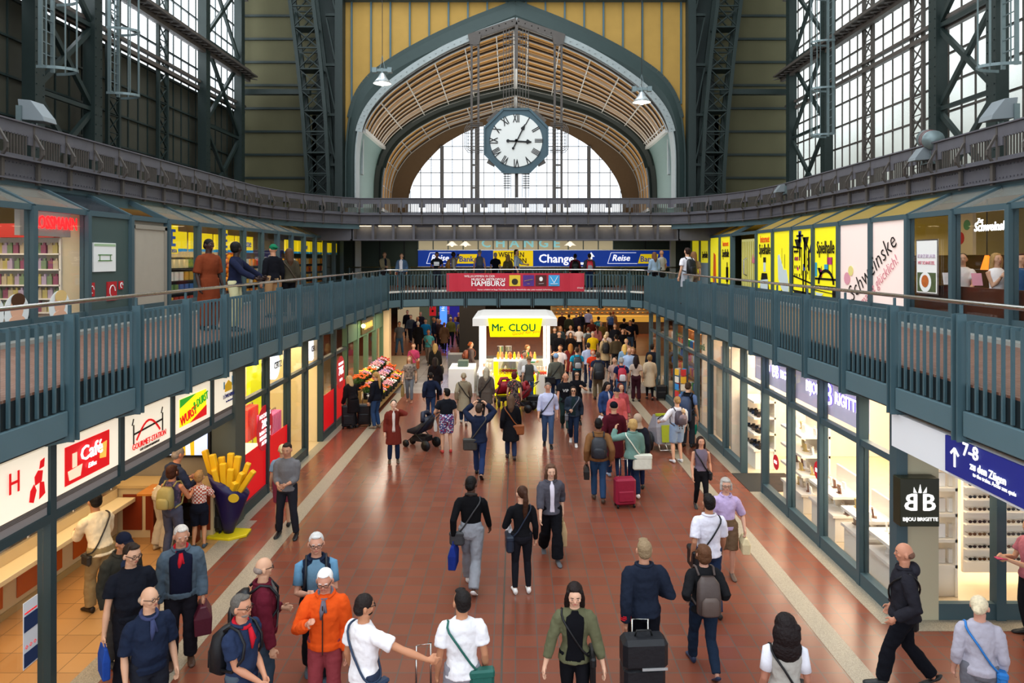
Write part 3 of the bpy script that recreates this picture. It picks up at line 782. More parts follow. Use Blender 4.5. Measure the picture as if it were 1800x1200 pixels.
# banner on the bridge
BY = 30.85
def banner():
    r = thing('banner', (-.3, BY, 3.9), 0, 'red fabric banner with white lettering hung on the bridge railing', 'banner')
    a = P(785, 480, BY); b = P(1027, 512, BY)
    m = MB(); n = 48
    pts = []
    for k in range(n+1):
        x = a.x + (b.x-a.x)*k/n; dy = .02*math.sin(k*.9)
        pts.append((x, BY + dy))
    for (xa, ya), (xb, yb) in zip(pts[:-1], pts[1:]):
        m.prism([(xa, ya, b.z), (xb, yb, b.z), (xb, yb, a.z), (xa, ya, a.z)], (0, .01, 0))
    m.build('cloth', M('banner_red', 'b8283a', .6, noise=.06), r)
    W = M('print_white', 'f0ecea', .6)
    def T(s_, px, py, size, **k): p = P(px, py, BY - .04); text(s_, size, p, (1, 0, 0), (0, 0, 1), W, r, **k)
    T('WILLKOMMEN IN DER', 843, 485.5, .14, sx=.95); T('MUSICAL METROPOLE', 858.5, 491.2, .15, bold=.008, sx=1.0); T('HAMBURG', 858, 498.6, .31, bold=.012, sx=1.0)
    T('Karten erhältlich im Stage Ticketshop hier in der Wandelhalle oder unter musicals.de/hamburg', 905, 509, .085, sx=1.0)
    T('STAGE', 1020, 506, .09)
    for px, c1, c2 in ((905, 'd8b732', '2a2410'), (929, '4b2a78', 'd8b04a'), (951, '4a1c1c', 'e8e4e0'), (974, '3f9ad0', 'f4f4f4')):
        p = P(px, 493, BY - .05); m = MB(); m.box(p.x-.24, p.x+.24, BY-.045, BY-.035, p.z-.24, p.z+.24); m.cur = 1
        if px == 905: m.disc((p.x, BY-.055, p.z-.05), .14, 12, 'y', .008)
        elif px == 929: m.bar((p.x-.18, BY-.05, p.z-.02), (p.x+.18, BY-.05, p.z+.06), .07, .01, up=(0, 0, 1)); m.bar((p.x-.06, BY-.05, p.z-.14), (p.x+.06, BY-.05, p.z-.14), .04, .01)
        elif px == 951: m.disc((p.x, BY-.055, p.z+.07), .08, 12, 'y', .008, ry=.1); m.bar((p.x-.1, BY-.05, p.z-.14), (p.x+.12, BY-.05, p.z-.12), .04, .01)
        else: m.bar((p.x, BY-.05, p.z-.1), (p.x-.16, BY-.05, p.z+.18), .05, .02); m.bar((p.x, BY-.05, p.z-.1), (p.x+.16, BY-.05, p.z+.18), .05, .02); m.bar((p.x-.16, BY-.05, p.z-.14), (p.x+.16, BY-.05, p.z-.14), .09, .02)
        m.build('emblem', [M('em_' + c1, c1, .6), M('em_' + c2, c2, .6)], r)
banner()

# ---------------------------------------------------------------- upper shopfronts
UX = 8.65; ZT = 6.22
LP = [6.2, 7.8, 9.4, 11.0, 12.6, 14.2, 15.8, 17.5, 19.2, 20.8, 22.4, 24.0, 25.6, 27.2, 28.8, 30.4, 32.0, 33.6, 35.2]
RP = [5.9, 7.5, 9.1, 10.7, 12.3, 13.9, 15.5, 17.1, 18.8, 20.4, 22.0, 23.6, 25.2, 28.1, 29.7, 31.3, 32.9, 34.5]
FR = M('front_frame', '40545a', .45); SILLT = M('sill_panel', '3a4c50', .5)
ROOFY = glass('yellow_roof_glass', 'f8e2a4', .08, .02, .6, 'f2d27c')
def upfront(s, posts, i0, i1, label, fills, name='glazed_shopfront', roof=None, sill=.35):
    """bays i0..i1 of the glazed front on side s; fills[i] = 'glass' or a material for an opaque panel."""
    r = thing(name, (s*UX, (posts[i0]+posts[i1])/2, UP), 0, label, 'shopfront')
    for i in range(i0, i1 + 1):
        if i == i1 and i1 != len(posts) - 1 and i1 in shared[s]: continue
        y = posts[i]; m = MB(); m.box(s*(UX-.09), s*(UX+.09), y-.055, y+.055, 3.86, ZT)
        m.bar((s*(UX-.02), y, ZT-.02), (s*9.56, y, 6.66), .10, .12); m.build('post', FR, r)
    for i in range(i0, i1):
        ya, yb = posts[i]+.055, posts[i+1]-.055
        MB().box(s*(UX-.05), s*(UX+.05), ya, yb, ZT-.08, ZT+.03).build('head_rail', FR, r); MB().box(s*(UX-.04), s*(UX+.04), ya, yb, 3.86, 3.86+sill).build('sill', FR, r)
        f = fills.get(i, 'glass')
        if f == 'door': continue
        m = MB(); m.box(s*(UX-.01), s*(UX+.01), ya, yb, 3.86+sill, ZT-.08); m.build('pane' if f == 'glass' else 'window_film', GLS if f == 'glass' else f, r)
        m = MB(); m.add([(s*UX, ya, ZT+.035), (s*UX, yb, ZT+.035), (s*9.56, yb, 6.665), (s*9.56, ya, 6.665)], [(0, 1, 2, 3)])
        m.build('sloping_pane', (roof or {}).get(i, GLR), r)
    return r
shared = {-1: {5, 7, 11}, 1: {6, 8, 13}}
dross = upfront(-1, LP, 0, 5, 'glazed drugstore front with cream ceiling behind it, nearest on the left walkway', {})
GPAN = M('service_panel', '42524f', .55)
serv = upfront(-1, LP, 5, 7, 'grey-green service bay with a steel door between drugstore and supermarket', {5: GPAN, 6: 'door'}, 'service_bay', {5: M('dark_roof_panel', '2c3338', .15), 6: M('dark_roof_panel')})
m = MB(); m.box(-UX-.02, -UX+.03, 15.95, 17.35, 3.84, 5.95); m.build('door', M('steel_door', 'a89f90', .4, noise=.06), serv)
m = MB(); m.box(-UX, -UX+.06, 15.86, 15.95, 3.84, 6.03); m.box(-UX, -UX+.06, 17.3, 17.4, 3.84, 6.03); m.box(-UX, -UX+.06, 15.86, 17.4, 5.95, 6.05); m.box(-UX-.1, -UX-.05, 15.8, 17.5, 3.84, 6.2); m.build('door_frame', M('steel_door_frame', '8f887b', .4), serv)
edek = upfront(-1, LP, 7, 18, 'long glazed supermarket front with yellow fascia boards, left walkway', {})
YEL = M('arcade_yellow', 'e9dc1e', .35, emit=.42)  # film given a glow of its own to brighten it
PINKP = M('pink_frosted_panel', 'f0d9cf', .4, emit=.28)  # own glow added here too, so the panel reads brighter
rest = upfront(1, RP, 0, 6, 'restaurant front with clear glass over dark wood, nearest on the right walkway', {}, sill=.35)
pink = upfront(1, RP, 6, 8, 'two pale pink frosted window bays with slanting black script', {6: PINKP, 7: PINKP}, roof={6: ROOFY, 7: ROOFY})
arc = upfront(1, RP, 8, 13, 'bright yellow arcade window bays with city skyline drawings', {8: YEL, 9: YEL, 10: YEL, 11: YEL, 12: 'door'}, roof={8: ROOFY, 9: ROOFY, 10: ROOFY, 11: ROOFY, 12: GLR})
arc2 = upfront(1, RP, 13, 17, 'narrow yellow arcade bays beyond the glass door, by the bank wall', {13: YEL, 14: YEL, 15: YEL, 16: YEL}, roof={13: ROOFY, 14: ROOFY})
# arcade door
m = MB(); m.box(UX+.3, UX+.36, 25.3, 27.9, 3.84, 6.0); m.build('door', M('yellow_glass_door', 'd9d48a', .35, emit=.1), arc)
m = MB()
for k in range(10): m.box(UX+.28, UX+.30, 25.45 + k*.25, 25.5 + k*.25, 3.9, 5.9)
m.build('door_stripes', M('door_stripe', 'bdb24a', .4), arc)
m = MB(); m.tube([(UX+.28, 27.2, 4.6), (UX+.16, 27.2, 4.66), (UX+.16, 27.2, 5.2), (UX+.28, 27.2, 5.26)], .03, 8); m.build('door_handle', CHROME, arc)
m = MB()
for k in range(4): m.prism([(UX+.27, 26.6-k*.22, 5.2), (UX+.27, 26.4-k*.22, 5.2), (UX+.27, 26.5-k*.22, 5.42)], (.01, 0, 0))
m.box(UX+.265, UX+.28, 25.74, 26.6, 5.08, 5.2); m.build('crown_decal', M('crown_decal', 'd87a8a', .4), arc)

# lettering on the right fronts (facing the hall: reads towards the camera)
def rt(s_, y, z, size, mat, root, x=UX-.03, name='lettering', **k): return text(s_, size, (x, y, z), (0, -1, 0), (0, 0, 1), mat, root, name, **k)
def rtd(s_, y, z, size, mat, root, ang, x=UX-.03, **k):
    a = R(ang); return text(s_, size, (x, y, z), (0, -math.cos(a), math.sin(a)), (0, math.sin(a), math.cos(a)), mat, root, **k)
INK = M('print_black', '151310', .5); RED = M('print_red', 'c8202a', .5); ORG = M('print_orange', 'f0641e', .5); PNK = M('print_pink', 'd88a94', .5)
rtd('Schweinske', 17.1, 5.02, .62, INK, pink, 34, sx=.86, bold=-.006, spacing=1.05)
rtd('macht glücklich!', 16.75, 4.72, .36, PNK, pink, 34, sx=.86, bold=-.004)
MB().disc((UX-.03, 18.35, 4.75), .16, 16, 'x', .01).build('pink_dot', M('dot_pink', 'e7a0ae', .5), pink)
MB().disc((UX-.03, 18.15, 4.95), .13, 16, 'x', .01).build('yellow_dot', M('dot_yellow', 'efe08a', .5), pink)
for y, z in ((19.62, 5.56), (24.4, 5.56), ): 
    rt('Spielhalle', y, z, .5, INK, arc, sx=.60, bold=.008)
rt('Internet', 24.4, 5.92, .34, ORG, arc, sx=.8, bold=.012)
rt('Spielhalle', 28.95, 5.45, .46, INK, arc2, sx=.55, bold=.008); rt('Internet', 28.95, 5.85, .3, ORG, arc2, sx=.8, bold=.012)
rt('Spielhalle', 32.1, 5.4, .42, INK, arc2, sx=.6, bold=.008)
CYN = M('print_cyan', '3aa6c8', .5); MAG = M('print_magenta', 'c23a78', .5); BLU = M('print_blue', '2b3f94', .5); LTB = M('print_pale_blue', 'd6e4e6', .5)
def rp(root, mat, polys, name='skyline_print', x=UX-.022, t=-.006):
    m = MB()
    for pl in polys: m.prism([(x, y, z) for y, z in pl], (t, 0, 0))
    return m.build(name, mat, root)
def rect(y0, y1, z0, z1): return [(y0, z0), (y1, z0), (y1, z1), (y0, z1)]
# bay 9 (20.4-22.0) harbour warehouse with cross tower; bay 8 (18.8-20.4) bridge and houses
rp(arc, INK, [rect(21.85, 21.5, 5.45, 5.5), [(21.8, 5.85), (21.3, 5.85), (21.55, 5.5)], [(21.2, 5.9), (20.75, 5.9), (20.95, 5.5)], rect(21.45, 21.35, 5.3, 6.05), rect(21.65, 21.15, 5.92, 5.98), rect(21.1, 21.0, 5.0, 5.9),
    rect(21.2, 21.1, 3.9, 4.9), rect(21.0, 20.92, 3.9, 4.9), rect(20.8, 20.7, 4.9, 5.5), [(20.75, 5.4), (20.45, 5.5), (20.6, 5.7)], [(21.9, 4.75), (20.5, 4.55), (20.5, 4.5), (21.9, 4.7)], [(21.95, 4.3), (20.45, 4.25), (20.6, 4.15), (21.3, 4.1), (21.8, 4.2)]])
rp(arc, INK, [rect(21.95, 21.9, 4.3, 5.6), [(21.95, 5.6), (21.9, 5.66), (21.25, 5.6), (21.25, 5.54)], rect(21.28, 21.25, 4.75, 5.6), rect(20.92, 20.9, 4.7, 5.75), rect(20.7, 20.68, 4.65, 5.3), rect(20.6, 20.56, 4.6, 5.45), [(20.95, 5.8), (20.7, 5.5), (20.72, 5.46), (20.97, 5.74)]] + [rect(a, a-.05, z, z+.1) for a in (21.8, 21.65, 21.45) for z in (4.7, 4.95, 5.2, 5.42)] + [rect(20.84, 20.8, z, z+.08) for z in (4.8, 5.0, 5.2)])
rp(arc, INK, [rect(18.98, 18.94, 4.7, 5.5), rect(19.52, 19.5, 5.1, 5.5), rect(19.46, 19.44, 4.95, 5.4), rect(19.22, 19.2, 4.72, 5.3), rect(19.9, 19.88, 4.72, 5.05), [(20.35, 4.38), (18.9, 4.30), (18.9, 4.28), (20.35, 4.35)], [(19.4, 4.05), (18.95, 4.0), (19.1, 3.97)]])
rp(arc, BLU, [rect(21.5, 21.3, 5.75, 6.1), rect(21.15, 21.0, 4.9, 5.1)]); rp(arc, MAG, [rect(21.1, 21.0, 5.1, 5.4), rect(21.75, 21.68, 5.2, 5.32), rect(21.6, 21.53, 5.2, 5.32), rect(21.6, 21.5, 4.9, 5.0)])
rp(arc, INK, [rect(20.3, 18.9, 4.66, 4.72), rect(20.3, 18.9, 4.42, 4.5)] + [[(19.6 + .52*math.cos(R(a)), 4.55 + .42*math.sin(R(a))), (19.6 + .52*math.cos(R(a+15)), 4.55 + .42*math.sin(R(a+15))), (19.6 + .42*math.cos(R(a+15)), 4.55 + .33*math.sin(R(a+15))), (19.6 + .42*math.cos(R(a)), 4.55 + .33*math.sin(R(a)))] for a in range(0, 180, 15)]
    + [[(20.35, 4.2), (19.7, 4.2), (19.9, 4.1), (20.3, 4.1)], rect(19.2, 19.0, 4.05, 4.4), [(20.15, 5.0), (19.95, 5.0), (19.9, 4.7)]])
rp(arc, CYN, [rect(20.3, 20.18, 4.75, 5.15), rect(19.7, 19.45, 4.95, 5.1)]); rp(arc, MAG, [rect(19.5, 19.2, 5.1, 5.3), rect(19.98, 19.85, 4.75, 4.95)]); rp(arc, LTB, [[(20.3, 4.3), (19.75, 4.28), (19.95, 4.18), (20.2, 4.2)]])
# bay 10 (22-23.6) surfboard shape; bay 11 (23.6-25.2) figure with cap
rp(arc, LTB, [[(23.2, 5.35), (23.05, 5.4), (22.7, 4.9), (22.45, 4.9), (22.25, 4.4), (22.3, 3.95), (22.9, 4.3), (23.15, 4.6)]]); rp(arc, INK, [[(22.9, 4.25), (22.35, 3.98), (22.35, 3.9), (22.95, 3.9)], rect(22.62, 22.6, 4.95, 5.4), rect(22.85, 22.84, 5.1, 5.6)])
rp(arc, INK, [[(24.7, 4.75), (24.2, 4.75), (24.0, 4.2), (24.9, 4.2)], rect(24.55, 24.3, 5.12, 5.3)]); rp(arc, LTB, [rect(24.52, 24.32, 4.8, 5.12), [(24.85, 4.5), (24.1, 4.55), (24.1, 4.0), (24.8, 3.98)]], t=-.01)
rp(arc2, INK, [rect(28.9, 28.6, 4.3, 4.9), rect(28.8, 28.7, 3.9, 5.1)]); rp(arc2, CYN, [[(33.9, 4.2), (33.6, 4.2), (33.6, 5.2), (33.7, 5.6), (33.8, 5.2)]]); rp(arc2, ORG, [[(30.8, 4.0), (30.3, 4.0), (30.4, 5.4), (30.7, 5.5)]]); rp(arc2, MAG, [[(30.9, 3.95), (30.2, 3.95), (30.3, 4.3)]], t=-.01)
m = MB(); m.box(UX-.05, UX-.02, 31.4, 32.8, 3.9, 5.05); m.build('grey_door', M('grey_film', '8fa4ac', .4), arc2)
# neon name inside the restaurant + interior
neon = thing('neon_sign', (9.3, 13.95, 5.9), 0, 'white neon script sign glowing behind the restaurant glass', 'sign')
text('Schweinske', .25, (9.3, 13.78, 5.9), (0, -1, 0), (0, 0, 1), EM('neon_white', 'f4f8ff', 5), neon, sx=.9, bold=.006, shear=.2)
text('Zur', .13, (9.3, 14.12, 6.03), (0, -1, 0), (0, 0, 1), EM('neon_white'), neon, sx=.9, shear=.2)
WOOD = M('dark_wood', '47210f', .4, noise=.2, scale=5); WOODO = M('red_wood_panel', '7d3a18', .35, noise=.15, scale=3)
m = MB(); m.box(8.8, 8.88, 5.9, 15.4, 3.8, 4.72); m.build('wood_booth_wall', WOOD).update_tag()
tag(C.objects['wood_booth_wall'], 'dark red wood booth wall behind the restaurant windows', 'booth')
m = MB(); m.box(10.6, 10.8, 5.9, 19.6, 3.8, 5.35); tag(m.build('wood_wainscot', WOOD), 'tall dark wood wainscot at the back of the restaurant', 'panelling')
def poster(s, y, z, w, h, x, label, cols):
    r = thing('menu_poster', (s*x, y, z-h/2), 0, label, 'poster')
    MB().box(s*x, s*(x+.02), y-w/2, y+w/2, z-h/2, z+h/2).build('frame', CHROME, r)
    MB().box(s*(x-.005), s*x, y-w/2+.03, y+w/2-.03, z-h/2+.03, z+h/2-.03).build('sheet', M('poster_sheet', 'eceae4', .5), r)
    return r
pp = poster(1, 14.75, 5.1, .78, 1.15, UX-.05, 'white menu poster with a plate of food on the restaurant window', 0)
m = MB(); m.box(UX-.06, UX-.057, 14.42, 15.08, 4.58, 4.98); m.build('food_photo', M('food_photo', '4f5a3a', .5, noise=.5, scale=14), pp)
MB().disc((UX-.066, 14.78, 4.78), .21, 20, 'x', .004).build('plate', WHITE, pp); MB().disc((UX-.072, 14.78, 4.8), .13, 14, 'x', .004).build('meal', M('meal', 'b9622c', .5, noise=.4, scale=25), pp)
text('KURZURLAUB', .11, (UX-.062, 14.75, 5.32), (0, -1, 0), (0, 0, 1), M('pale_violet', 'c9b6c6', .5), pp, sx=.9); text('MIT SCHNITZEL', .1, (UX-.062, 14.75, 5.18), (0, -1, 0), (0, 0, 1), PNK, pp, sx=.85)
lampg = thing('table_lamp', (9.8, 14.66, 5.13), 0, 'orange glass cone lamp hanging over the restaurant booth', 'lamp')
MB().tube([(9.8, 14.66, 5.04), (9.8, 14.66, 5.34)], [.12, .04], 12).build('lamp_shade', EM('lamp_orange', 'f07a1a', 1.2), lampg); MB().tube([(9.8, 14.66, 5.34), (9.8, 14.66, 6.62)], .01, 5).build('cable', BLACK, lampg)
pn = thing('wall_panel', (10.5, 16.6, 5.36), 0, 'cream curved wall column with red and green dots inside the restaurant', 'panel'); MB().box(10.5, 10.58, 16.2, 17.1, 5.36, 6.4).build('face', CREAM, pn)
MB().disc((10.49, 16.65, 5.75), .15, 14, 'x', .01).build('red_dot', RED, pn); MB().disc((10.49, 16.4, 6.05), .12, 14, 'x', .01).build('green_dot', M('dot_green', '5a9a6a', .5), pn)

# left fronts: name boards
rs = thing('shop_sign', (-8.9, 13.4, 5.9), 0, 'grey board with glowing red name letters behind the drugstore glass', 'sign')
MB().box(-9.02, -8.92, 12.7, 14.15, 5.7, 6.18).build('board', M('grey_board', 'a9a29a', .5), rs)
text('ROSSMANN', .34, (-8.89, 13.66, 5.95), (0, 1, 0), (0, 0, 1), EM('red_neon', 'ff1a1e', 2.6), rs, sx=.72, bold=.012)
m = MB(); m.box(-11.5, -9.3, 14.2, 14.4, 5.70, 5.98); tag(m.build('red_fascia', M('red_fascia', 'a8281e', .5)), 'long red fascia above the drugstore shelves', 'fascia')
def lt(s_, y, z, size, mat, root, x=-8.86, **k): return text(s_, size, (x, y, z), (0, 1, 0), (0, 0, 1), mat, root, **k)
YB = M('sign_yellow', 'f2d400', .4, emit=.5); BB = M('sign_blue', '1f4fa8', .4, emit=.1); CB = M('stripe_cyan', '2aa0d8', .4, emit=.1)
k = 0
for (ya, yb, s_) in ((17.6, 19.1, 'E'), (19.3, 20.7, ''), (20.9, 22.3, 'E'), (22.5, 23.9, 'Jamme'), (27.3, 28.7, 'E'), (28.9, 30.3, 'Jamme'), (30.5, 31.9, ''), (32.1, 33.5, 'E'), (33.7, 35.1, '')):
    where = ['nearest the steel door', 'behind the man in rust', 'above the dark hoodie', 'by the green cap', 'just past the orange display', 'sixth from the steel door', 'third from its far end', 'second from its far end', 'at its far end'][k]
    r = thing('fascia_board', (-8.9, (ya+yb)/2, 5.5), 0, 'yellow board with blue stripe in the supermarket window, %s' % where, 'sign')
    MB().box(-8.95, -8.89, ya, yb, 5.52, 5.98).build('board', YB, r); MB().box(-8.952, -8.885, ya, yb, 5.45, 5.53).build('blue_stripe', CB, r)
    if s_ == 'E':
        MB().box(-8.9, -8.87, ya+.35, yb-.55, 5.4, 6.13).build('letter_field', YB, r)
        lt('E', ya+.66, 5.78, .62, BB, r, bold=.03, sx=.9); lt('EDEKA', ya+.66, 5.46, .13, BB, r, bold=.006)
    elif s_: lt(s_, (ya+yb)/2, 5.74, .34, BB, r, bold=.01)
    k += 1
# wall plan, hose sign and extinguisher on the service bay
r = thing('floor_plan', (-UX+.03, 14.95, 5.2), 0, 'white framed station floor plan on the grey-green service bay', 'sign')
MB().box(-UX+.01, -UX+.04, 14.4, 15.2, 5.0, 5.6).build('board', WHITE, r); MB().box(-UX+.04, -UX+.045, 14.42, 15.18, 5.53, 5.58).build('green_header', M('pale_green', '9db58e', .5), r)
m = MB(); 
for q in ((14.55, 15.05, 5.34, 5.36), (14.55, 15.05, 5.22, 5.24), (14.6, 14.62, 5.22, 5.36), (14.98, 15.0, 5.22, 5.36)): m.box(-UX+.045, -UX+.05, *q)
m.build('plan_drawing', M('plan_green', '5d8a4e', .5), r)
for (ya, yb, za, zb, lb) in ((14.9, 15.25, 4.38, 4.78, 'red square fire hose sign on the grey-green service bay'), (14.25, 14.45, 4.5, 4.78, 'small red fire alarm sign by the drugstore edge'), (15.35, 15.5, 4.6, 4.78, 'tiny dark red sign right of the fire hose sign')):
    r = thing('fire_sign', (-UX+.03, (ya+yb)/2, za), 0, lb, 'sign'); MB().box(-UX+.01, -UX+.035, ya, yb, za, zb).build('plate', M('fire_red', 'b3232a', .5), r)
    m = MB(); c = ((ya+yb)/2, (za+zb)/2); q = (yb-ya)*.3
    m.tube([(-UX+.04, c[0]+q*math.cos(a*.7), c[1]+q*1.2*math.sin(a*.7)) for a in range(8)], .012, 5); m.build('pictogram', WHITE, r)
# ---------------------------------------------------------------- goods on shelves
OBJC = M('packaging', 'OBJ', .5, noise=.08, scale=12)
def col(h): return hexc(h)
def shelf(x0, x1, y0, y1, zs, label, mat, name='shelf_unit', back=None, sides=True):
    r = thing(name, ((x0+x1)/2, (y0+y1)/2, zs[0]), 0, label, 'shelf')
    for z in zs: MB().box(x0, x1, y0, y1, z-.03, z).build('shelf_board', mat, r)
    if back: MB().box(*back).build('back_panel', mat, r)
    if sides:
        if abs(x1-x0) < abs(y1-y0):
            for y in (y0, y1): MB().box(x0, x1, y-.02, y+.02, zs[0]-.3, zs[-1]+.3).build('side_panel', mat, r)
        else:
            for x in (x0, x1): MB().box(x-.02, x+.02, y0, y1, zs[0]-.3, zs[-1]+.3).build('side_panel', mat, r)
    return r
def packs(name, label, cat, group, pos, cols, proto, jitter=0):
    """pos: list of (x, y, z). one mesh per kind, one object per item, coloured per object."""
    for i, p in enumerate(pos):
        if i == 0:
            o = proto(); o.name = name; base = o
        else:
            o = base.copy(); C.objects.link(o)
        o.location = p; o.color = col(cols[(i*7 + i//5) % len(cols)])
        if jitter: o.rotation_euler = (0, 0, random.uniform(-jitter, jitter))
        tag(o, label, cat, group)
PC = ['a898ac', 'c8c4bc', '8a5066', '62708a', 'b0a468', '9c644a', 'd0d0cc', '748868', '84403e', 'b4a68c', '728e96', 'bc98a0']
RW = random.Random(3)
# drugstore
wm = M('white_shelving', 'e2ddd2', .5)
zs = [4.18, 4.46, 4.74, 5.06, 5.38]
sh = shelf(-11.3, -9.3, 14.4, 14.75, zs, 'white drugstore wall shelving packed with small bottles and boxes', wm, back=(-11.3, -9.3, 14.76, 14.8, 3.8, 5.72))
def bottle():
    m = MB(); m.box(-.05, .05, -.05, .05, 0, .17); m.box(-.02, .02, -.02, .02, .17, .22); return m.build('drugstore_bottle', OBJC)
packs('drugstore_bottle', 'small coloured bottle or box on the white drugstore shelving', 'bottle', 'goods on the drugstore shelving',
      [(-11.15 + .115*k, 14.5 + RW.uniform(-.03, .03), z) for z in zs for k in range(16)], PC, bottle)
m = MB(); m.box(-9.3, -8.75, 14.45, 14.6, 3.8, 6.2); struct(m.build('wall_drugstore_end', M('drugstore_end', 'cdbf9f', .6)))
for y, lb in ((11.6, 'round decal photo of a blond woman low on the drugstore window, beside the post'), (13.35, 'round decal photo of a light-haired woman low on the drugstore window'), (12.2, 'round decal photo of a dark-haired woman eating a green apple')):
    r = thing('window_decal', (-UX+.03, y, 4.2), 0, lb, 'decal')
    MB().disc((-UX+.02, y, 4.36), .31, 24, 'x', .006).build('disc', M('decal_pale', 'dfe4e2', .5), r)
    m = MB(); m.disc((-UX+.028, y, 4.42), .16, 18, 'x', .006, ry=.2); m.disc((-UX+.03, y, 4.19), .2, 18, 'x', .008, ry=.11); m.build('face_and_shoulders', M('decal_skin', 'd9a98c', .5), r)
    m = MB(); m.disc((-UX+.036, y+.02, 4.56), .17, 18, 'x', .006, ry=.12); m.build('hair', M('decal_hair%d' % (y < 12.5 and y > 12), 'd8b878' if not (12 < y < 12.5) else '4a2e1c', .5), r)
# supermarket: shelves and the orange display
rr_ = [3.95, 4.3, 4.65, 5.0]
shelf(-9.75, -9.4, 17.9, 22.3, rr_, 'dark supermarket shelving near the steel door stacked with groceries', M('dark_shelving', '3a3630', .5), back=(-9.8, -9.76, 17.9, 22.3, 3.8, 5.3))
shelf(-9.75, -9.4, 24.6, 34.8, rr_, 'long supermarket shelving of yellow and red groceries past the orange display', M('dark_shelving'), back=(-9.8, -9.76, 24.6, 34.8, 3.8, 5.3))
def packet(): return MB().box(-.09, .09, -.1, .1, 0, .24).build('grocery_packet', OBJC)
packs('grocery_packet', 'grocery packet on the dark supermarket shelving near the steel door', 'packet', 'groceries near the steel door',
      [(-9.5, 18.1 + .3*k, z) for z in rr_ for k in range(14)], ['d8a83a', 'b8402a', 'e8d8a8', '6a8a4a', '3a6aa8', 'e07a2a', 'f0ece0'], packet)
packs('grocery_packet', 'grocery packet on the long supermarket shelving past the orange display', 'packet', 'groceries past the orange display',
      [(-9.5, 24.8 + .36*k, z) for z in rr_ for k in range(28)], ['e8a020', 'd87818', 'b83a1e', 'f0c050', 'e8e0c8', 'a8622a'], packet)
od = thing('orange_display', (-9.3, 23.2, 3.8), 0, 'wooden crate wall display heaped with oranges behind the green-capped man', 'display')
MB().box(-9.5, -9.35, 22.5, 23.95, 3.8, 5.9).build('rack', M('crate_wood', '7a4a1e', .6), od)
def orange():
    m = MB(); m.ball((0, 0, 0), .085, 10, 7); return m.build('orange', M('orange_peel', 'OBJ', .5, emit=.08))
packs('orange', 'ripe orange heaped in the supermarket window display', 'orange', 'oranges in the window display',
      [(-9.27 + .05*((a+b) % 2), 22.62 + .165*a + .08*(b % 2), 4.3 + .145*b) for b in range(11) for a in range(8)], ['f08a12', 'f59a1e', 'e87408'], orange)
m = MB(); m.box(-9.0, -8.95, 22.55, 23.9, 3.9, 4.25)

# ---------------------------------------------------------------- ground floor, left: light-box signs over the food court
SX = 5.62
LF = EM('lightbox_face', 'f1e6cf', .55); SG = M('striped_sill', '8b8380', .5); SD = M('stripe_dark', '5c5048', .5)
yk = {k: 8.45 + 1.485*k for k in range(-4, 16)}
def gl(s_, y, z, size, mat, root, x=-SX+.09, **k): return text(s_, size, (x, y, z), (0, 1, 0), (0, 0, 1), mat, root, **k)
def lightbox(k0, label):
    ya, yb = yk[k0]+.06, yk[k0+1]-.06
    r = thing('lightbox_sign', (-SX, (ya+yb)/2, 2.22), 0, label, 'sign')
    MB().box(-SX-.12, -SX+.06, ya, yb, 2.40, 3.05).build('face', LF, r)
    m = MB(); m.box(-SX-.12, -SX+.05, ya, yb, 2.24, 2.40); m.cur = 1
    for q in range(4): m.box(-SX+.05, -SX+.056, ya, yb, 2.335 + q*.017, 2.342 + q*.017)
    m.build('striped_sill', [SG, SD], r)
    return r, (ya+yb)/2
def pg(root, name, mat, pls, x=-SX+.065, t=.006):
    m = MB()
    for pl in pls: m.prism([(x, y, z) for y, z in pl], (t, 0, 0))
    return m.build(name, mat, root)
SRED = EM('sign_red', 'd8141c', .5); SDK = M('sign_dark', '1c1a1c', .5); SYE = EM('sign_bright_yellow', 'f6e21a', .8); SGR = EM('sign_green', '2f9e2c', .6)
lob, yc = lightbox(-1, 'white light-box sign with a red lobster over the food counter')
gl('H', yc+.08, 2.80, .34, SRED, lob, sx=.8)
pg(lob, 'lobster', SRED, [[(yc+.35, 2.5), (yc+.42, 2.47), (yc+.47, 2.6), (yc+.43, 2.68), (yc+.37, 2.62)], [(yc+.52, 2.48), (yc+.62, 2.52), (yc+.6, 2.66), (yc+.53, 2.68)], [(yc+.45, 2.66), (yc+.56, 2.68), (yc+.58, 2.8), (yc+.5, 2.82), (yc+.44, 2.76)], [(yc+.52, 2.83), (yc+.6, 2.84), (yc+.61, 2.94), (yc+.54, 2.92)]])
caf, yc = lightbox(0, 'white light-box sign with a red cafe panel of coffee and cake')
pg(caf, 'red_panel', SRED, [rect(yc-.5, yc+.45, 2.47, 2.95)])
W2 = EM('sign_white', 'ffffff', .8)
gl('Café', yc+.02, 2.78, .26, W2, caf, bold=.01); gl('Eilles', yc+.03, 2.6, .09, W2, caf, shear=.2)
pg(caf, 'coffee_cups', EM('sign_cream', 'e9d3b4', .6), [[(yc-.42, 2.52), (yc-.2, 2.52), (yc-.16, 2.66), (yc-.45, 2.64)], rect(yc-.36, yc-.27, 2.66, 2.84)], x=-SX+.072)
pg(caf, 'cake_slices', EM('sign_cake', 'e8b850', .6), [[(yc+.22, 2.62), (yc+.36, 2.6), (yc+.38, 2.82), (yc+.24, 2.8)]], x=-SX+.072)
gou, yc = lightbox(1, 'white light-box sign with a red arch over a black bridge emblem')
m = MB()
pts = [(yc-.34 + .68*t, 2.62 + .22*math.sin(math.pi*t)) for t in [i/10 for i in range(11)]]
for a, b in zip(pts[:-1], pts[1:]): m.bar((-SX+.07, a[0], a[1]), (-SX+.07, b[0], b[1]), .01, .03)
m.build('red_arch', SRED, gou)
m = MB(); m.bar((-SX+.07, yc-.42, 2.72), (-SX+.07, yc+.42, 2.76), .01, .025)
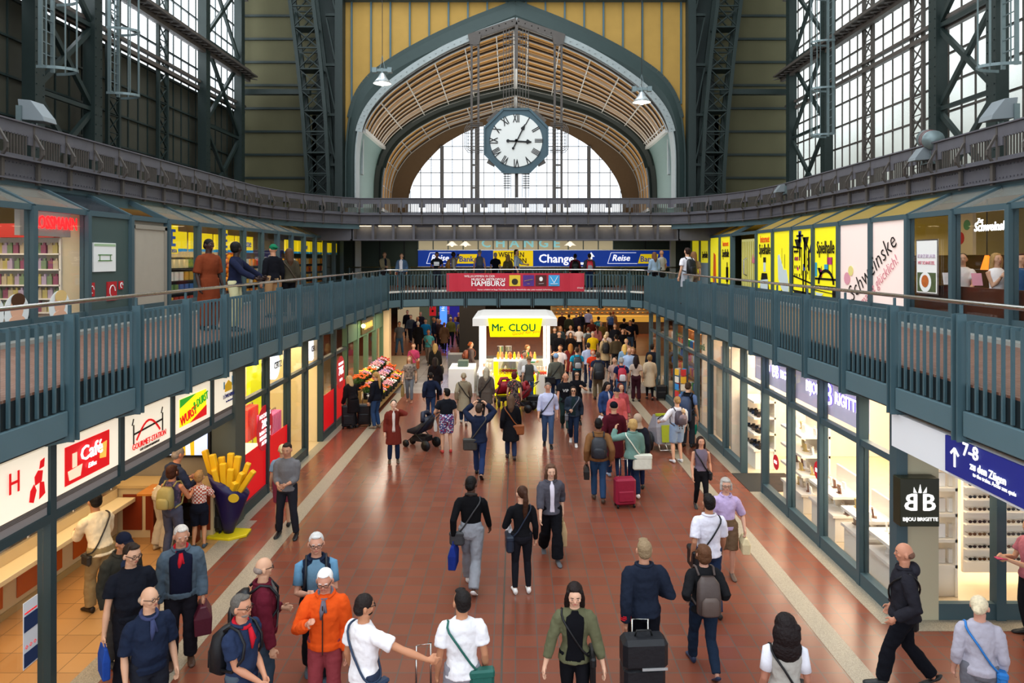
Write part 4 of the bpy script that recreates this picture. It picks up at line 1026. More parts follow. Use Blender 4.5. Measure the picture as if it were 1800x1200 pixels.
for s in (-1, 1): m.bar((-SX+.07, yc+s*.42, 2.58), (-SX+.07, yc+s*.42, 2.86), .01, .02); m.bar((-SX+.07, yc+s*.42-.04, 2.86), (-SX+.07, yc+s*.42, 2.95), .01, .015)
m.build('black_bridge', SDK, gou)
gl('GOURMET-STATION', yc, 2.54, .125, SRED, gou, sx=.85); gl('GUT ESSEN IM BAHNHOF', yc, 2.46, .05, SDK, gou)
wur, yc = lightbox(2, 'white light-box sign with a green, yellow and red sausage panel')
pg(wur, 'yellow_panel', SYE, [rect(yc-.5, yc+.5, 2.48, 2.94)]); pg(wur, 'green_corner', SGR, [[(yc-.5, 2.94), (yc-.5, 2.8), (yc+.1, 2.94)]], x=-SX+.072); pg(wur, 'red_corner', SRED, [[(yc+.5, 2.48), (yc-.15, 2.48), (yc+.5, 2.66)]], x=-SX+.072)
text('WURST', .22, (-SX+.09, yc-.22, 2.62), (0, 1, .18), (0, -.18, 1), SRED, wur, bold=.003, sx=.8); text('& DURST', .2, (-SX+.09, yc+.24, 2.78), (0, 1, .18), (0, -.18, 1), SGR, wur, bold=.003, sx=.72)
lwb, yc = lightbox(3, 'white light-box sign with a yellow castle and blue brewery lettering')
BLS = M('sign_blue_ink', '23307a', .5)
pg(lwb, 'castle', M('sign_gold', 'd8a820', .5, emit=.3), [rect(yc-.16, yc+.16, 2.72, 2.84), [(yc-.18, 2.84), (yc+.18, 2.84), (yc, 2.93)]])
pg(lwb, 'towers', M('tower_blue', '6f9ab8', .5), [rect(yc-.22, yc-.17, 2.78, 2.92), rect(yc+.17, yc+.22, 2.8, 2.98)]); gl('LÖWENBRÄU', yc, 2.64, .11, BLS, lwb, sx=.85); gl('im Ausschank', yc, 2.54, .06, BLS, lwb)
# frame posts and beams of the food court edge
fc = thing('food_court_frame', (-SX, 11, 0), 0, 'dark teal post-and-beam frame carrying the light-box signs', 'frame')
FRD = M('front_frame_dark', '2c3d40', .45)
for k in range(-3, 5):
    m = MB(); y = yk[k]; low = 0 if k in (0, 4) else 2.16
    m.box(-SX-.07, -SX+.09, y-.055, y+.055, low, 3.16); m.build('post', FRD, fc)
for k in range(-3, 4): MB().box(-SX-.08, -SX+.09, yk[k]+.055, yk[k+1]-.055, 2.14, 2.24).build('beam', FRD, fc)
MB().box(-SX-.01, -SX+.01, yk[-2], yk[0]-.06, .1, 2.14).build('glass_screen', GLS, fc)
mp = thing('menu_sheet', (-SX+.02, 7.75, 1.0), 0, 'narrow blue and white notice taped to the glass at lower left', 'poster')
NAV = M('notice_navy', '1f3358', .5)
MB().box(-SX+.02, -SX+.026, 8.02, 8.26, .60, 1.36).build('sheet', M('notice_white', 'd8dadc', .5), mp)
pg(mp, 'blue_field', NAV, [rect(8.03, 8.25, 1.02, 1.2), rect(8.03, 8.25, .62, .78)], x=-SX+.027)
gl('GOURMET-STATION', 8.14, 1.23, .022, SRED, mp, x=-SX+.03)
m = MB(); 
for q in range(3): m.tube([(-SX+.03, 8.07+q*.07+.02*math.cos(a), .84+.02*math.sin(a)) for a in (0, 1.57, 3.14, 4.7, 6.28)], .003, 4)
m.build('warning_icons', SRED, mp)

# counter with wood panels
ct = thing('food_counter', (-7.6, 11, 0), 0, 'long cream food counter with orange wood panels and a tray ledge', 'counter')
CRM = M('counter_cream', 'c9b48c', .4, noise=.04); ORW = M('orange_veneer', 'b2521a', .35, noise=.12, scale=3)
MB().box(-8.3, -7.5, 5.0, 13.3, 0, .95).build('body', CRM, ct)
MB().box(-8.3, -7.47, 5.0, 13.35, 0, .1).build('plinth', M('counter_plinth', 'a08a5c', .4), ct)
y = 5.2
while y < 13: MB().box(-7.5, -7.48, y, y+1.05, .18, .62).build('wood_panel', ORW, ct, bevel=.005); y += 1.35
MB().box(-7.5, -7.16, 5.0, 13.3, .70, .78).build('tray_ledge', M('tray_ledge', 'd8c9a4', .3), ct, bevel=.01)
MB().box(-8.3, -7.5, 5.0, 13.3, .95, .985).build('worktop', CHROME, ct)
m = MB(); m.box(-7.54, -7.52, 5.0, 13.2, .98, 1.42); m.build('sneeze_guard', GLS, ct)
m = MB(); m.box(-8.2, -7.52, 5.0, 13.2, 1.42, 1.44); m.build('glass_top', GLS, ct)
MB().box(-7.55, -7.5, 5.0, 13.2, 1.40, 1.46).build('chrome_edge', CHROME, ct)
kb = thing('kitchen_counter', (-9.4, 9, 0), 0, 'steel kitchen back counter with ovens behind the food counter', 'counter')
MB().box(-9.8, -9.2, 5.0, 13.6, 0, .92).build('body', M('kitchen_steel', '8c8880', .35, metal=.6), kb)
for q in range(5): MB().box(-9.75, -9.3, 6.0 + 1.5*q, 6.9 + 1.5*q, .92, 1.5).build('oven', M('oven_dark', '3a3632', .3, metal=.4), kb, bevel=.02)
for k in range(8): m = MB(); m.tube([(-7.53, 5.3 + 1.12*k, .98), (-7.53, 5.3 + 1.12*k, 1.46)], .02, 8); m.build('guard_post', CHROME, ct)
def plate():
    m = MB(); m.smooth = True; m.tube([(0, 0, 0), (0, 0, .02), (0, 0, .03)], [.07, .12, .13], 16); return m.build('plate', M('plate_white', 'OBJ', .3))
packs('plate', 'white plate stacked on the steel food counter', 'plate', 'plates on the counter', [(-7.85 - .02*(k % 2), 9.7 + .34*(k//5), .98 + .032*(k % 5)) for k in range(20)], ['f2f0ea', 'ece8e0'], plate)
def tray(): return MB().box(-.16, .16, -.22, .22, 0, .05).build('food_tray', OBJC, bevel=.01)
packs('food_tray', 'metal tray of hot food behind the sneeze guard', 'tray', 'food trays in the counter', [(-7.95, 6 + .52*k, .98) for k in range(7)] + [(-7.95, 11.4 + .5*k, .98) for k in range(4)], ['b8642a', 'c8882a', 'a84a2a', 'd8b060', '8a8a3a'], tray)
rt_ = thing('round_table', (-6.35, 7.35, 0), 0, 'round wooden standing table at the lower left edge behind the glass', 'table')
MB().tube([(-6.35, 7.35, .98), (-6.35, 7.35, 1.03)], .5, 32).build('table_top', M('table_wood', 'b5742e', .3, noise=.15, scale=6), rt_); MB().tube([(-6.35, 7.35, 0), (-6.35, 7.35, .98)], .06, 12).build('leg', CHROME, rt_); MB().tube([(-6.35, 7.35, 0), (-6.35, 7.35, .03)], .28, 20).build('foot', CHROME, rt_)
# back wall of the food court: screen, cabinet, high table
tv = thing('screen', (-6.6, 13.8, 1.4), 0, 'large wall screen showing yellow beer glasses on pale blue', 'screen')
MB().box(-7.15, -5.98, 13.82, 13.9, 1.38, 2.1).build('housing', BLACK, tv); MB().box(-7.1, -6.03, 13.80, 13.82, 1.43, 2.06).build('picture', EM('screen_blue', 'b9c8e8', .9), tv)
m = MB()
for x, wd in ((-6.95, .16), (-6.65, .2), (-6.35, .07)): m.prism([(x, 13.795, 1.43), (x+wd, 13.795, 1.43), (x+wd*.9, 13.795, 2.04), (x-.04, 13.795, 2.04)], (0, .004, 0))
m.build('beer_picture', EM('screen_yellow', 'c9a21a', .8), tv)
cb = thing('cabinet', (-6.9, 13.6, 0), 0, 'cream cabinet with dark red panels under the wall screen', 'cabinet')
MB().box(-7.55, -5.72, 13.35, 13.88, 0, .95).build('body', CRM, cb)
for k in range(4): MB().box(-7.42 + k*.43, -7.06 + k*.43, 13.33, 13.35, .15, .82).build('door', M('dark_red_veneer', '7a2e16', .35, noise=.1), cb)
MB().box(-7.6, -5.7, 13.28, 13.88, .95, 1.0).build('worktop', M('cabinet_top', 'b59a6a', .3), cb)
ht = thing('high_table', (-6.35, 13.0, 0), 0, 'wooden standing table with paper plates between the family and the screen', 'table')
MB().box(-6.85, -5.85, 12.75, 13.3, .98, 1.03).build('table_top', M('table_wood'), ht, bevel=.01)
for x in (-6.75, -5.95): MB().box(x-.03, x+.03, 13.1, 13.25, 0, .98).build('leg', M('dark_red_veneer'), ht)
packs('paper_plate', 'white paper plate of sausage on the wooden standing table', 'plate', 'paper plates on the standing table', [(-6.55, 13.02, 1.035), (-6.25, 12.95, 1.035), (-6.35, 13.15, 1.035)], ['f4f2ea'], lambda: MB().box(-.1, .1, -.06, .06, 0, .02).build('paper_plate', OBJC))
struct(MB().box(-5.97, -5.5, 13.86, 14.3, 0, 3.16).build('pillar_food_court', M('grey_green_pillar', '4c5048', .6, noise=.06)))
# giant fries cone
fz = G(402, 940); fr_ = thing('fries_sculpture', (fz.x, fz.y, 0), 0, 'giant yellow fries in a navy paper cone on a yellow base', 'sculpture')
x, y = fz.x, fz.y
m = MB(); m.prism([(x-.33, y-.22, 0), (x+.12, y-.3, 0), (x+.38, y-.1, 0), (x+.36, y+.2, 0), (x-.1, y+.26, 0), (x-.36, y+.1, 0)], (0, 0, .05)); m.build('base', M('fries_base', 'd8c21a', .35), fr_, bevel=.01)
m = MB(); m.smooth = True; n = 28; rings = []
for t in range(9):
    u = t/8; rad = .085 + .30*u; rings.append([(x + rad*math.cos(2*math.pi*k/n), y + rad*.8*math.sin(2*math.pi*k/n), .04 + u*(.95 + .22*math.cos(2*math.pi*k/n - math.pi)*1.0 - .10*math.sin(-2*math.pi*k/n)*0)) for k in range(n)])
m.loft(rings); m.build('cone', M('fries_navy', '231c4a', .3), fr_)
m = MB(); m.disc((x+.21, y-.30, .80), .1, 18, 'y', .02, ry=.08); m.build('badge', M('fries_badge', 'c8a82a', .4), fr_)
FY = M('fries_yellow', 'e9b41c', .4, noise=.04)
rnd = random.Random(11)
for k, (dx, dy, h, tx) in enumerate([(-.36, 0, 1.62, -.10), (-.24, -.08, 1.56, -.04), (-.16, .05, 1.48, 0), (-.08, -.1, 1.40, .01), (0, .06, 1.55, .02), (.06, -.12, 1.30, .03), (.12, .03, 1.50, .05), (.2, -.1, 1.22, .10), (.26, .05, 1.36, .10), (.3, -.06, 1.24, .2), (-.2, -.16, 1.3, -.02), (.14, -.17, 1.06, .06)]):
    m = MB(); zb = .75
    m.bar((x+dx*.55, y+dy*.6, zb), (x+dx+tx, y+dy, h), .12, .10); m.build('fry', FY, fr_, bevel=.02)

# ---------------------------------------------------------------- ground shopfronts
def shopfront(s, ks, label, films={}, open_=(), transom=2.32, frame=FR, doorbays=(), plinth=.22, last=True):
    r = thing('shopfront', (s*SX, (yk_(ks[0])+yk_(ks[-1]))/2, 0), 0, label, 'shopfront')
    for i, k in enumerate(ks):
        if i == len(ks)-1 and not last: break
        y = yk_(k); MB().box(s*(SX-.08), s*(SX+.08), y-.05, y+.05, 0, 3.16).build('post', frame, r)
    for k0, k1 in zip(ks[:-1], ks[1:]):
        ya, yb = yk_(k0)+.05, yk_(k1)-.05
        MB().box(s*(SX-.06), s*(SX+.06), ya, yb, transom-.05, transom+.05).build('transom', frame, r); MB().box(s*(SX-.06), s*(SX+.06), ya, yb, 3.08, 3.16).build('head_rail', frame, r)
        if k0 not in open_: MB().box(s*(SX-.07), s*(SX+.07), ya, yb, 0, plinth).build('stall_riser', frame, r)
        MB().box(s*(SX-.01), s*(SX+.01), ya, yb, transom+.05, 3.08).build('upper_pane', GLS, r)
        if k0 in open_: continue
        MB().box(s*(SX-.01), s*(SX+.01), ya, yb, plinth, transom-.05).build('pane', GLS, r)
    return r
def yk_(k): return 8.45 + 1.485*k
ern = shopfront(-1, [4, 5, 6, 7, 8, 9, 10], 'clothes shop front with big red window films, left of the hall', open_=(7,), frame=FRD)
FILM = EM('red_film', 'e0101a', .35)
for k, z1 in ((4, 1.2), (5, 1.2), (8, 1.25), (9, 1.3)):
    if k in (4, 5): MB().box(-SX+.012, -SX+.018, yk_(k)+.05, yk_(k+1)-.05, .22, z1).build('red_film', FILM, ern)
    else: MB().box(-SX+.012, -SX+.018, yk_(k)+.05, yk_(k+1)-.05, .22, z1).build('red_film', FILM, ern)
DSC = EM('sale_red', 'c4202c', .25)
def disc_text(y, z, rad, lines, root, s=-1):
    MB().disc((s*SX - s*.02, y, z), rad, 32, 'x', -s*.006).build('sale_disc', DSC, root)
    for t_, dz, sz, bd in lines:
        if s < 0: gl(t_, y, z+dz, sz, W2, root, x=-SX+.035, bold=bd)
        else: text(t_, sz, (SX-.035, y, z+dz), (0, -1, 0), (0, 0, 1), W2, root, bold=bd)
disc_text(15.75, 1.50, .50, [('NOCHMALS', .28, .13, 0), ('20%', .1, .26, .01), ('RABATT AUF', -.08, .12, 0), ('REDUZIERTE', -.2, .12, 0), ('ARTIKEL', -.32, .12, 0)], ern)
disc_text(22.6, 1.62, .52, [('REDUZIERT', .28, .12, 0), ('70%', .04, .36, .012), ('BIS ZU', -.24, .12, 0)], ern)
for y, lb in ((17.1, 'round white lit sign with dark letters behind the clothes shop glass, nearer'), (20.2, 'round white lit sign with dark letters behind the clothes shop glass, farther')):
    r = thing('round_sign', (-SX-.25, y, 2.5), 0, lb, 'sign'); MB().disc((-SX-.28, y, 2.68), .34, 28, 'x', .08).build('face', EM('round_sign_white', 'e8eef8', 1.4), r)
    MB().box(-SX-.27, -SX-.21, y-.02, y+.02, 3.0, 3.10).build('hanger', CHROME, r)
    text('CERTZ', .22, (-SX-.17, y+.1, 2.68), (0, 1, 0), (0, 0, 1), SDK, r, bold=.006, sx=.8)
# clothes shop interior
yf = thing('yellow_wall_banner', (-9.5, 15.4, 1.3), 0, 'bright yellow hanging banner inside the clothes shop, beside the food court', 'banner')
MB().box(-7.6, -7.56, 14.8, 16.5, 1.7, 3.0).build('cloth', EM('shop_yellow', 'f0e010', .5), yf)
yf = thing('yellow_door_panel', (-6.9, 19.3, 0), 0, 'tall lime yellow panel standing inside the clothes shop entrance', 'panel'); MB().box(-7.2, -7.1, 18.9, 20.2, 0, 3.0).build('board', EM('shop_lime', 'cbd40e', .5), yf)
for y0, h_, cc, lb in ((17.6, 1.5, 'e03a2a', 'red'), (17.9, 1.3, 'e85a9a', 'pink')):
    g = thing('clothes_rail', (-6.8, y0+.5, 0), 0, 'clothes rail of %s garments in the clothes shop' % lb, 'clothes rail')
    m = MB(); x_ = -6.9 if lb == 'red' else -6.4
    for q in (0, .9): m.tube([(x_, y0+q, 0), (x_, y0+q, h_)], .018, 6)
    m.tube([(x_, y0, h_), (x_, y0+.9, h_)], .018, 6); m.build('rail', CHROME, g)
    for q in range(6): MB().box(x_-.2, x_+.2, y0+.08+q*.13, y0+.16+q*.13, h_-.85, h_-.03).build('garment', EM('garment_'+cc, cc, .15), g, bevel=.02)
bx = ['c8b090', 'b8a078', 'a08a68', 'd0c0a0']
packs('storage_box', 'brown cardboard box stacked on the clothes shop floor', 'box', 'boxes in the clothes shop', [(-6.6 - .02*k, 14.8 + .42*(k % 3), .13*(k//3)) for k in range(12)], bx, lambda: MB().box(-.15, .15, -.19, .19, 0, .12).build('storage_box', OBJC))
shelf(-10.6, -10.2, 14.6, 20, [.6, 1.1, 1.6, 2.1], 'cream wall shelving of folded clothes at the back of the clothes shop', M('cream_shelving', 'e6d4ac', .5), back=(-10.7, -10.62, 14.6, 20, 0, 2.5))
packs('folded_shirt', 'folded shirt on the clothes shop wall shelving', 'shirt', 'folded clothes at the back', [(-10.35, 14.9 + .36*k, z) for z in (.6, 1.1, 1.6, 2.1) for k in range(14)], ['e8e0d8', 'd83a3a', 'e8a0b0', '5a6a9a', 'f0d060', 'c8b8a0', '3a3a44'], lambda: MB().box(-.16, .16, -.13, .13, 0, .2).build('folded_shirt', OBJC))
dt = thing('display_table', (-6.5, 16.5, 0), 0, 'white display table behind the red 20 percent sticker', 'table'); MB().box(-7.0, -6.1, 15.9, 17.1, .74, .8).build('table_top', WHITE, dt)
for a in (-6.95, -6.15):
    for b in (15.95, 17.05): MB().box(a-.03, a+.03, b-.03, b+.03, 0, .74).build('leg', WHITE, dt)
# flower shop (bays 10-14)
GRN = M('flower_shop_green', '4f6a50', .55, noise=.06)
fs = thing('flower_shop_front', (-SX, 26, 0), 0, 'olive green flower shop front with gold signboard', 'shopfront')
for y in (23.3, 24.9, 26.5, 28.1, 29.6): MB().box(-SX-.08, -SX+.08, y-.09, y+.09, 0, 3.16).build('post', GRN, fs)
MB().box(-SX-.08, -SX+.06, 23.3, 29.6, 2.42, 3.16).build('fascia', GRN, fs)
for ya, yb in ((23.4, 24.8), (26.6, 28.0), (28.2, 29.5)): MB().box(-SX-.01, -SX+.01, ya, yb, .5, 2.42).build('pane', GLS, fs); MB().box(-SX-.06, -SX+.06, ya, yb, 0, .5).build('stall_riser', GRN, fs)
r = thing('name_board', (-SX+.1, 26.2, 2.7), 0, 'gold-lit brown name board on the flower shop fascia', 'sign'); MB().box(-SX+.06, -SX+.12, 25.3, 27.3, 2.52, 3.05).build('board', M('sign_brown', '4a3c1c', .5), r)
m = MB(); m.tube([(-SX+.14, 25.5 + .04*k, 2.78 + .12*math.sin(k*1.1)) for k in range(40)], .018, 5); m.build('script_flourish', EM('gold_script', 'c8a850', .6), r)
l = MB().ball((-SX+.2, 25.15, 2.85), .08, 10, 6).build('wall_spot', EM('gold_lamp', 'e8ff90', 6)); tag(l, 'small yellow-green spot lamp beside the gold name board', 'lamp')
shelf(-9.2, -8.7, 23.6, 29, [.7, 1.3, 1.9], 'wooden flower shop shelving behind the glass', M('flower_shelf_wood', '8a6a3a', .5), back=(-9.3, -9.22, 23.6, 29, 0, 2.4))
# flowers in buckets on stepped stands
LEAF = M('leaf_green', '3f6a2a', .5, noise=.3, scale=20)
st = thing('flower_stand', (-5.2, 26.6, 0), 0, 'stepped wooden stand crowded with flower buckets outside the green shop', 'stand')
for k, (x0, x1, z) in enumerate(((-5.55, -5.25, .75), (-5.25, -4.95, .45), (-4.95, -4.65, .18))): MB().box(x0, x1, 23.9, 29.3, z-.04, z).build('step', M('flower_shelf_wood'), st); MB().box(x0, x1, 23.9, 24.0, 0, z-.04).build('support', M('flower_shelf_wood'), st); MB().box(x0, x1, 29.2, 29.3, 0, z-.04).build('support', M('flower_shelf_wood'), st)
FLC = {'orange': 'e8641e', 'pink': 'e8a0a8', 'yellow': 'f0c83a', 'white': 'f2e8dc', 'red': 'd02a24', 'lilac': 'b090c0'}
rf = random.Random(5)
cells = []
for row, (xx, z) in enumerate(((-5.4, .75), (-5.1, .45), (-4.8, .18))):
    for k in range(11): cells.append((xx + rf.uniform(-.03, .03), 24.15 + .47*k + rf.uniform(-.05, .05), z, row, k))
protos = {}
rown = ['top', 'middle', 'bottom']
ordn = ['first', 'second', 'third', 'fourth', 'fifth', 'sixth', 'seventh', 'eighth', 'ninth', 'tenth', 'eleventh']
for (xx, yy, z, row, k) in cells:
    cn = (['orange', 'orange', 'pink', 'yellow', 'orange', 'white', 'pink', 'pink', 'lilac', 'pink', 'red'] if row < 2 else ['yellow', 'orange', 'white', 'yellow', 'pink', 'orange', 'pink', 'pink', 'white', 'orange', 'pink'])[(k + row) % 11]
    if cn not in protos:
        b = thing('flower_bucket', (xx, yy, z)); rr2 = random.Random(hash(cn) % 97 if 0 else len(cn)*7)
        m = MB(); m.tube([(xx, yy, z), (xx, yy, z+.22)], [.09, .12], 12); m.build('bucket', M('bucket_black', '16181a', .5), b)
        m = MB()
        for q in range(44):
            a = rr2.uniform(0, 6.28); rad = rr2.uniform(0, .23); p = (xx+.3*rad*math.cos(a), yy+.3*rad*math.sin(a), z+.2); e = (xx+rad*math.cos(a), yy+rad*math.sin(a), z+.36+rr2.uniform(0, .16)-rad*.4)
            m.bar(p, e, .008, .008); mid = Vector(p).lerp(Vector(e), .6); m.bar(mid, mid+Vector((rr2.uniform(-.06, .06), rr2.uniform(-.06, .06), .05)), .05, .004)
        m.build('stems', LEAF, b)
        m = MB()
        for q in range(34):
            a = rr2.uniform(0, 6.28); rad = .25*math.sqrt(rr2.random()); m.ball((xx+rad*math.cos(a), yy+rad*math.sin(a), z+.46+rr2.uniform(0, .08)-rad*.45), .036, 7, 4, (1, 1, .6))
        m.build('blossoms', M('blossom_'+cn, FLC[cn], .6, emit=.04), b)
        protos[cn] = b; o = b
    else: o = dup(protos[cn], (xx, yy, z))
    tag(o, 'black bucket of %s cut flowers, %s from the near end, %s step' % (cn, ordn[k], rown[row]), 'flowers', 'flower buckets on the stepped stand')

# ---- right side ground shops
jew = shopfront(1, [2, 3, 4, 5, 6], 'jewellery shop front with violet lettering and bright interior, right', open_=(5,), last=False)
sho = shopfront(1, [6, 7, 8], 'shoe and bag shop front between jewellery entrance and optician', last=False)
opt = shopfront(1, [8, 9, 10, 11, 12, 13, 14], 'dim glass shop front with green window lettering beyond the cream window')
MB().box(SX-.08, SX+.08, 10.25, 10.45, 0, 3.16).build('corner_post', FR, jew); MB().box(SX-.01, SX+.01, 10.45, yk_(2)-.05, .22, 2.27).build('pane', GLS, jew)
m = MB(); m.box(SX-.07, SX+.07, 10.45, yk_(2)-.05, 0, .22); m.box(SX-.06, SX+.06, 10.45, yk_(2)-.05, 2.27, 2.37); m.box(SX-.06, SX+.06, 10.45, yk_(2)-.05, 3.08, 3.16); m.build('rail', FR, jew)
PBD = M('fascia_lilac_white', 'd4cfe6', .4, emit=.25)
VIO = EM('violet_glow_letters', 'f4f0ff', 2.6); VEDGE = EM('violet_edge', '6a50c8', .8)
def rg(s_, y, z, size, mat, root, x=SX-.1, **k): return text(s_, size, (x, y, z), (0, -1, 0), (0, 0, 1), mat, root, **k)
nm = thing('name_sign', (SX+.14, 14, 2.4), 0, 'lilac-white fascia board with glowing jewellery shop name above the windows', 'sign')
MB().box(SX+.12, SX+.16, 11.5, 16.9, 2.42, 3.07).build('board', PBD, nm)
for (t_, y, sz) in (('BIJOU', 13.55, .3), ('B', 12.86, .56), ('RIGITTE', 12.17, .3), ('BIJOU', 16.1, .24), ('BB', 15.5, .4), ('RIGITTE', 14.85, .24)):
    z_ = 2.78
    rg(t_, y, z_, sz, VEDGE, nm, x=SX+.11, bold=.018, sx=.86); rg(t_, y, z_, sz, VIO, nm, x=SX+.095, bold=.004, sx=.86)
disc_text(13.05, 1.35, .17, [('50%', .0, .1, .004)], jew, 1); disc_text(15.15, .9, .16, [('50%', .0, .09, .004)], jew, 1)
# corner facade facing the viewer
JY = 10.35
cf = thing('corner_front', (8, JY, 0), 0, 'glass front of the jewellery shop facing the viewer at lower right', 'shopfront')
MB().box(6.18, 12, JY-.05, JY+.05, 0, .24).build('plinth', FR, cf); MB().box(6.18, 12, JY-.05, JY+.05, 3.0, 3.16).build('head_rail', FR, cf)
for x in (7.08, 8.5, 9.9): MB().box(x-.07, x+.07, JY-.08, JY+.08, 0, 3.0).build('post', FR, cf)
for a, b in ((6.2, 7.01), (7.15, 8.43), (8.57, 9.83), (9.97, 12)): MB().box(a, b, JY-.01, JY+.01, .24, 3.0).build('pane', GLS, cf)
struct(MB().box(5.7, 6.18, 10.3, 10.6, 0, 3.16).build('pillar_corner', M('beige_pillar', 'b5ae92', .6)))
bb = thing('box_sign', (5.85, 10.2, 1.45), 0, 'black cube sign with white mirrored double B and crown', 'sign')
MB().box(5.5, 6.06, 10.08, 10.28, 1.45, 2.14).build('case', M('sign_black', '2a2c1e', .35), bb, bevel=.01)
WH = EM('sign_pure_white', 'f6f6f2', .6)
text('B', .34, (5.655, 10.07, 1.79), (-1, 0, 0), (0, 0, 1), WH, bb, bold=.016, sx=1.05); text('B', .34, (5.90, 10.07, 1.79), (1, 0, 0), (0, 0, 1), WH, bb, bold=.016, sx=1.05)
text('BIJOU BRIGITTE', .072, (5.78, 10.07, 1.56), (1, 0, 0), (0, 0, 1), WH, bb, bold=.003)
m = MB()
for dx, h_ in ((-.07, .07), (0, .11), (.07, .07)): m.prism([(5.78+dx-.028, 10.075, 1.94), (5.78+dx*.5, 10.075, 1.935), (5.78+dx+.02, 10.075, 1.94), (5.78+dx*1.3, 10.075, 1.95+h_)], (0, -.01, 0))
m.build('crown', WH, bb)
# overhead direction sign
ds = thing('direction_sign', (5.3, 8, 2.65), 0, 'blue overhead sign with arrow and lift symbols on a white board, lower right edge', 'sign')
MB().box(5.36, 5.48, 4.4, 10.05, 2.62, 3.1).build('white_board', M('board_white', 'e6e8ea', .4), ds)
MB().box(5.33, 5.36, 4.6, 8.75, 2.66, 3.1).build('blue_field', EM('db_blue', '1c2470', .35), ds)
def sg(s_, y, z, size, **k): return text(s_, size, (5.32, y, z), (0, -1, 0), (0, 0, 1), WH, ds, **k)
sg('7-8', 8.25, 3.02, .22, bold=.006); sg('zu den Zügen', 7.95, 2.865, .13, bold=.003, sx=.85); sg('to the trains. Accès aux quais', 7.85, 2.775, .07, sx=.85)
m = MB(); m.box(5.315, 5.325, 8.53, 8.56, 2.76, 2.98); m.bar((5.32, 8.62, 2.91), (5.32, 8.545, 2.985), .01, .028); m.bar((5.32, 8.47, 2.91), (5.32, 8.545, 2.985), .01, .028); m.build('arrow', WH, ds)
for yy in (7.12, 6.86):
    m = MB(); 
    for q in (rect(yy-.1, yy+.1, 2.93, 2.945), rect(yy-.1, yy+.1, 2.755, 2.77), rect(yy-.1, yy-.09, 2.755, 2.945), rect(yy+.09, yy+.1, 2.755, 2.945)): m.prism([(5.315, a, b) for a, b in q], (.01, 0, 0))
    if yy > 7: m.box(5.315, 5.325, yy-.06, yy+.06, 2.79, 2.85); m.box(5.315, 5.325, yy-.03, yy+.03, 2.85, 2.88)
    else: m.box(5.315, 5.325, yy-.025, yy+.025, 2.78, 2.87); m.disc((5.315, yy, 2.895), .02, 10, 'x', .01)
    m.build('lift_symbol', WH, ds)
# jewellery interior: displays
DSP = M('display_white', 'f2ece0', .4)
def display(x0, x1, y0, y1, tiers, label):
    r = thing('display_stand', ((x0+x1)/2, (y0+y1)/2, 0), 0, label, 'display')
    for i, z in enumerate(tiers): MB().box(x0, x1, y0, y1, z-.05, z).build('shelf', DSP, r)
    m = MB(); m.box(x1-.04, x1, y0, y1, 0, tiers[-1]+.3); m.build('back_panel', DSP, r); m = MB(); m.box(x0+.05, x1, y0+.03, y1-.03, 0, tiers[0]-.05); m.build('base', DSP, r)
    return r
display(5.9, 6.5, 12.0, 12.8, [.5, .8], 'white stepped jewellery display in the window under the large glowing B')
display(5.9, 6.5, 10.9, 11.9, [.45, .75], 'white stepped jewellery display in the corner window'); display(5.9, 6.5, 13.1, 14.2, [.5, .85], 'white stepped jewellery display in the window with the sale disc')
display(5.9, 6.5, 14.55, 15.7, [.4, .8, 1.2, 1.6], 'tall white glass-shelf case of small jewellery beside the entrance')
display(5.95, 6.5, 17.6, 18.6, [.5, .9, 1.3, 1.7], 'white shelf case of dark sandals beside the jewellery entrance')
display(6.3, 6.9, 11.0, 11.6, [.5, .9, 1.3, 1.7, 2.1], 'white glass shelf tower of bracelets behind the glass facing the viewer')
def bust():
    m = MB(); m.box(-.05, .05, -.05, .05, 0, .015); m.prism([(-.02, -.05, .015), (-.02, .05, .015), (-.04, .045, .16), (-.04, -.045, .16)], (.03, 0, 0)); return m.build('jewellery_bust', M('bust_white', 'OBJ', .4))
pos = []
for (yy0, yy1, z) in ((12.05, 12.75, .5), (12.05, 12.75, .8), (10.95, 11.85, .45), (10.95, 11.85, .75), (13.15, 14.1, .5), (13.15, 14.1, .85), (14.6, 15.6, .8), (14.6, 15.6, 1.2), (14.6, 15.6, 1.6), (14.6, 15.6, .4)):
    yy = yy0
    while yy < yy1: pos.append((6.05 + RW.uniform(0, .25), yy, z)); yy += .16
packs('jewellery_bust', 'small white stand holding a necklace in the jewellery window', 'jewellery stand', 'necklace stands along the window', pos, ['f4f0ea', 'ffffff', 'd8cfc0', '6a4a3a', 'c8b070'], bust, .5)
packs('bracelet_stand', 'white bracelet stand on the shelf tower facing the viewer', 'jewellery stand', 'bracelet stands on the tower', [(6.35 + .17*a, 11.1, z) for z in (.5, .9, 1.3, 1.7) for a in range(4)], ['f4f0ea', 'ffffff', 'e8e0d4'], lambda: (MB().box(-.06, .06, -.03, .03, 0, .22)).build('bracelet_stand', M('bust_white'), bevel=.01))
def glasses_pair():
    m = MB()
    for s in (-1, 1): m.disc((s*.035, 0, 0), .03, 10, 'y', .006, ry=.024)
    m.box(-.01, .01, 0, .005, .004, .012); m.bar((-.065, 0, .01), (-.065, .09, .01), .004); m.bar((.065, 0, .01), (.065, .09, .01), .004)
    return m.build('sunglasses', M('lens_dark', 'OBJ', .15))
rk = thing('sunglasses_rack', (7.9, 11.35, 0), 0, 'wide white rack of sunglasses behind the glass facing the viewer', 'rack')
MB().box(7.25, 9.3, 11.42, 11.48, .2, 2.1).build('back_panel', DSP, rk)
for z in [.42 + .2*k for k in range(9)]: MB().box(7.25, 9.3, 11.34, 11.42, z-.03, z-.015).build('shelf', DSP, rk)
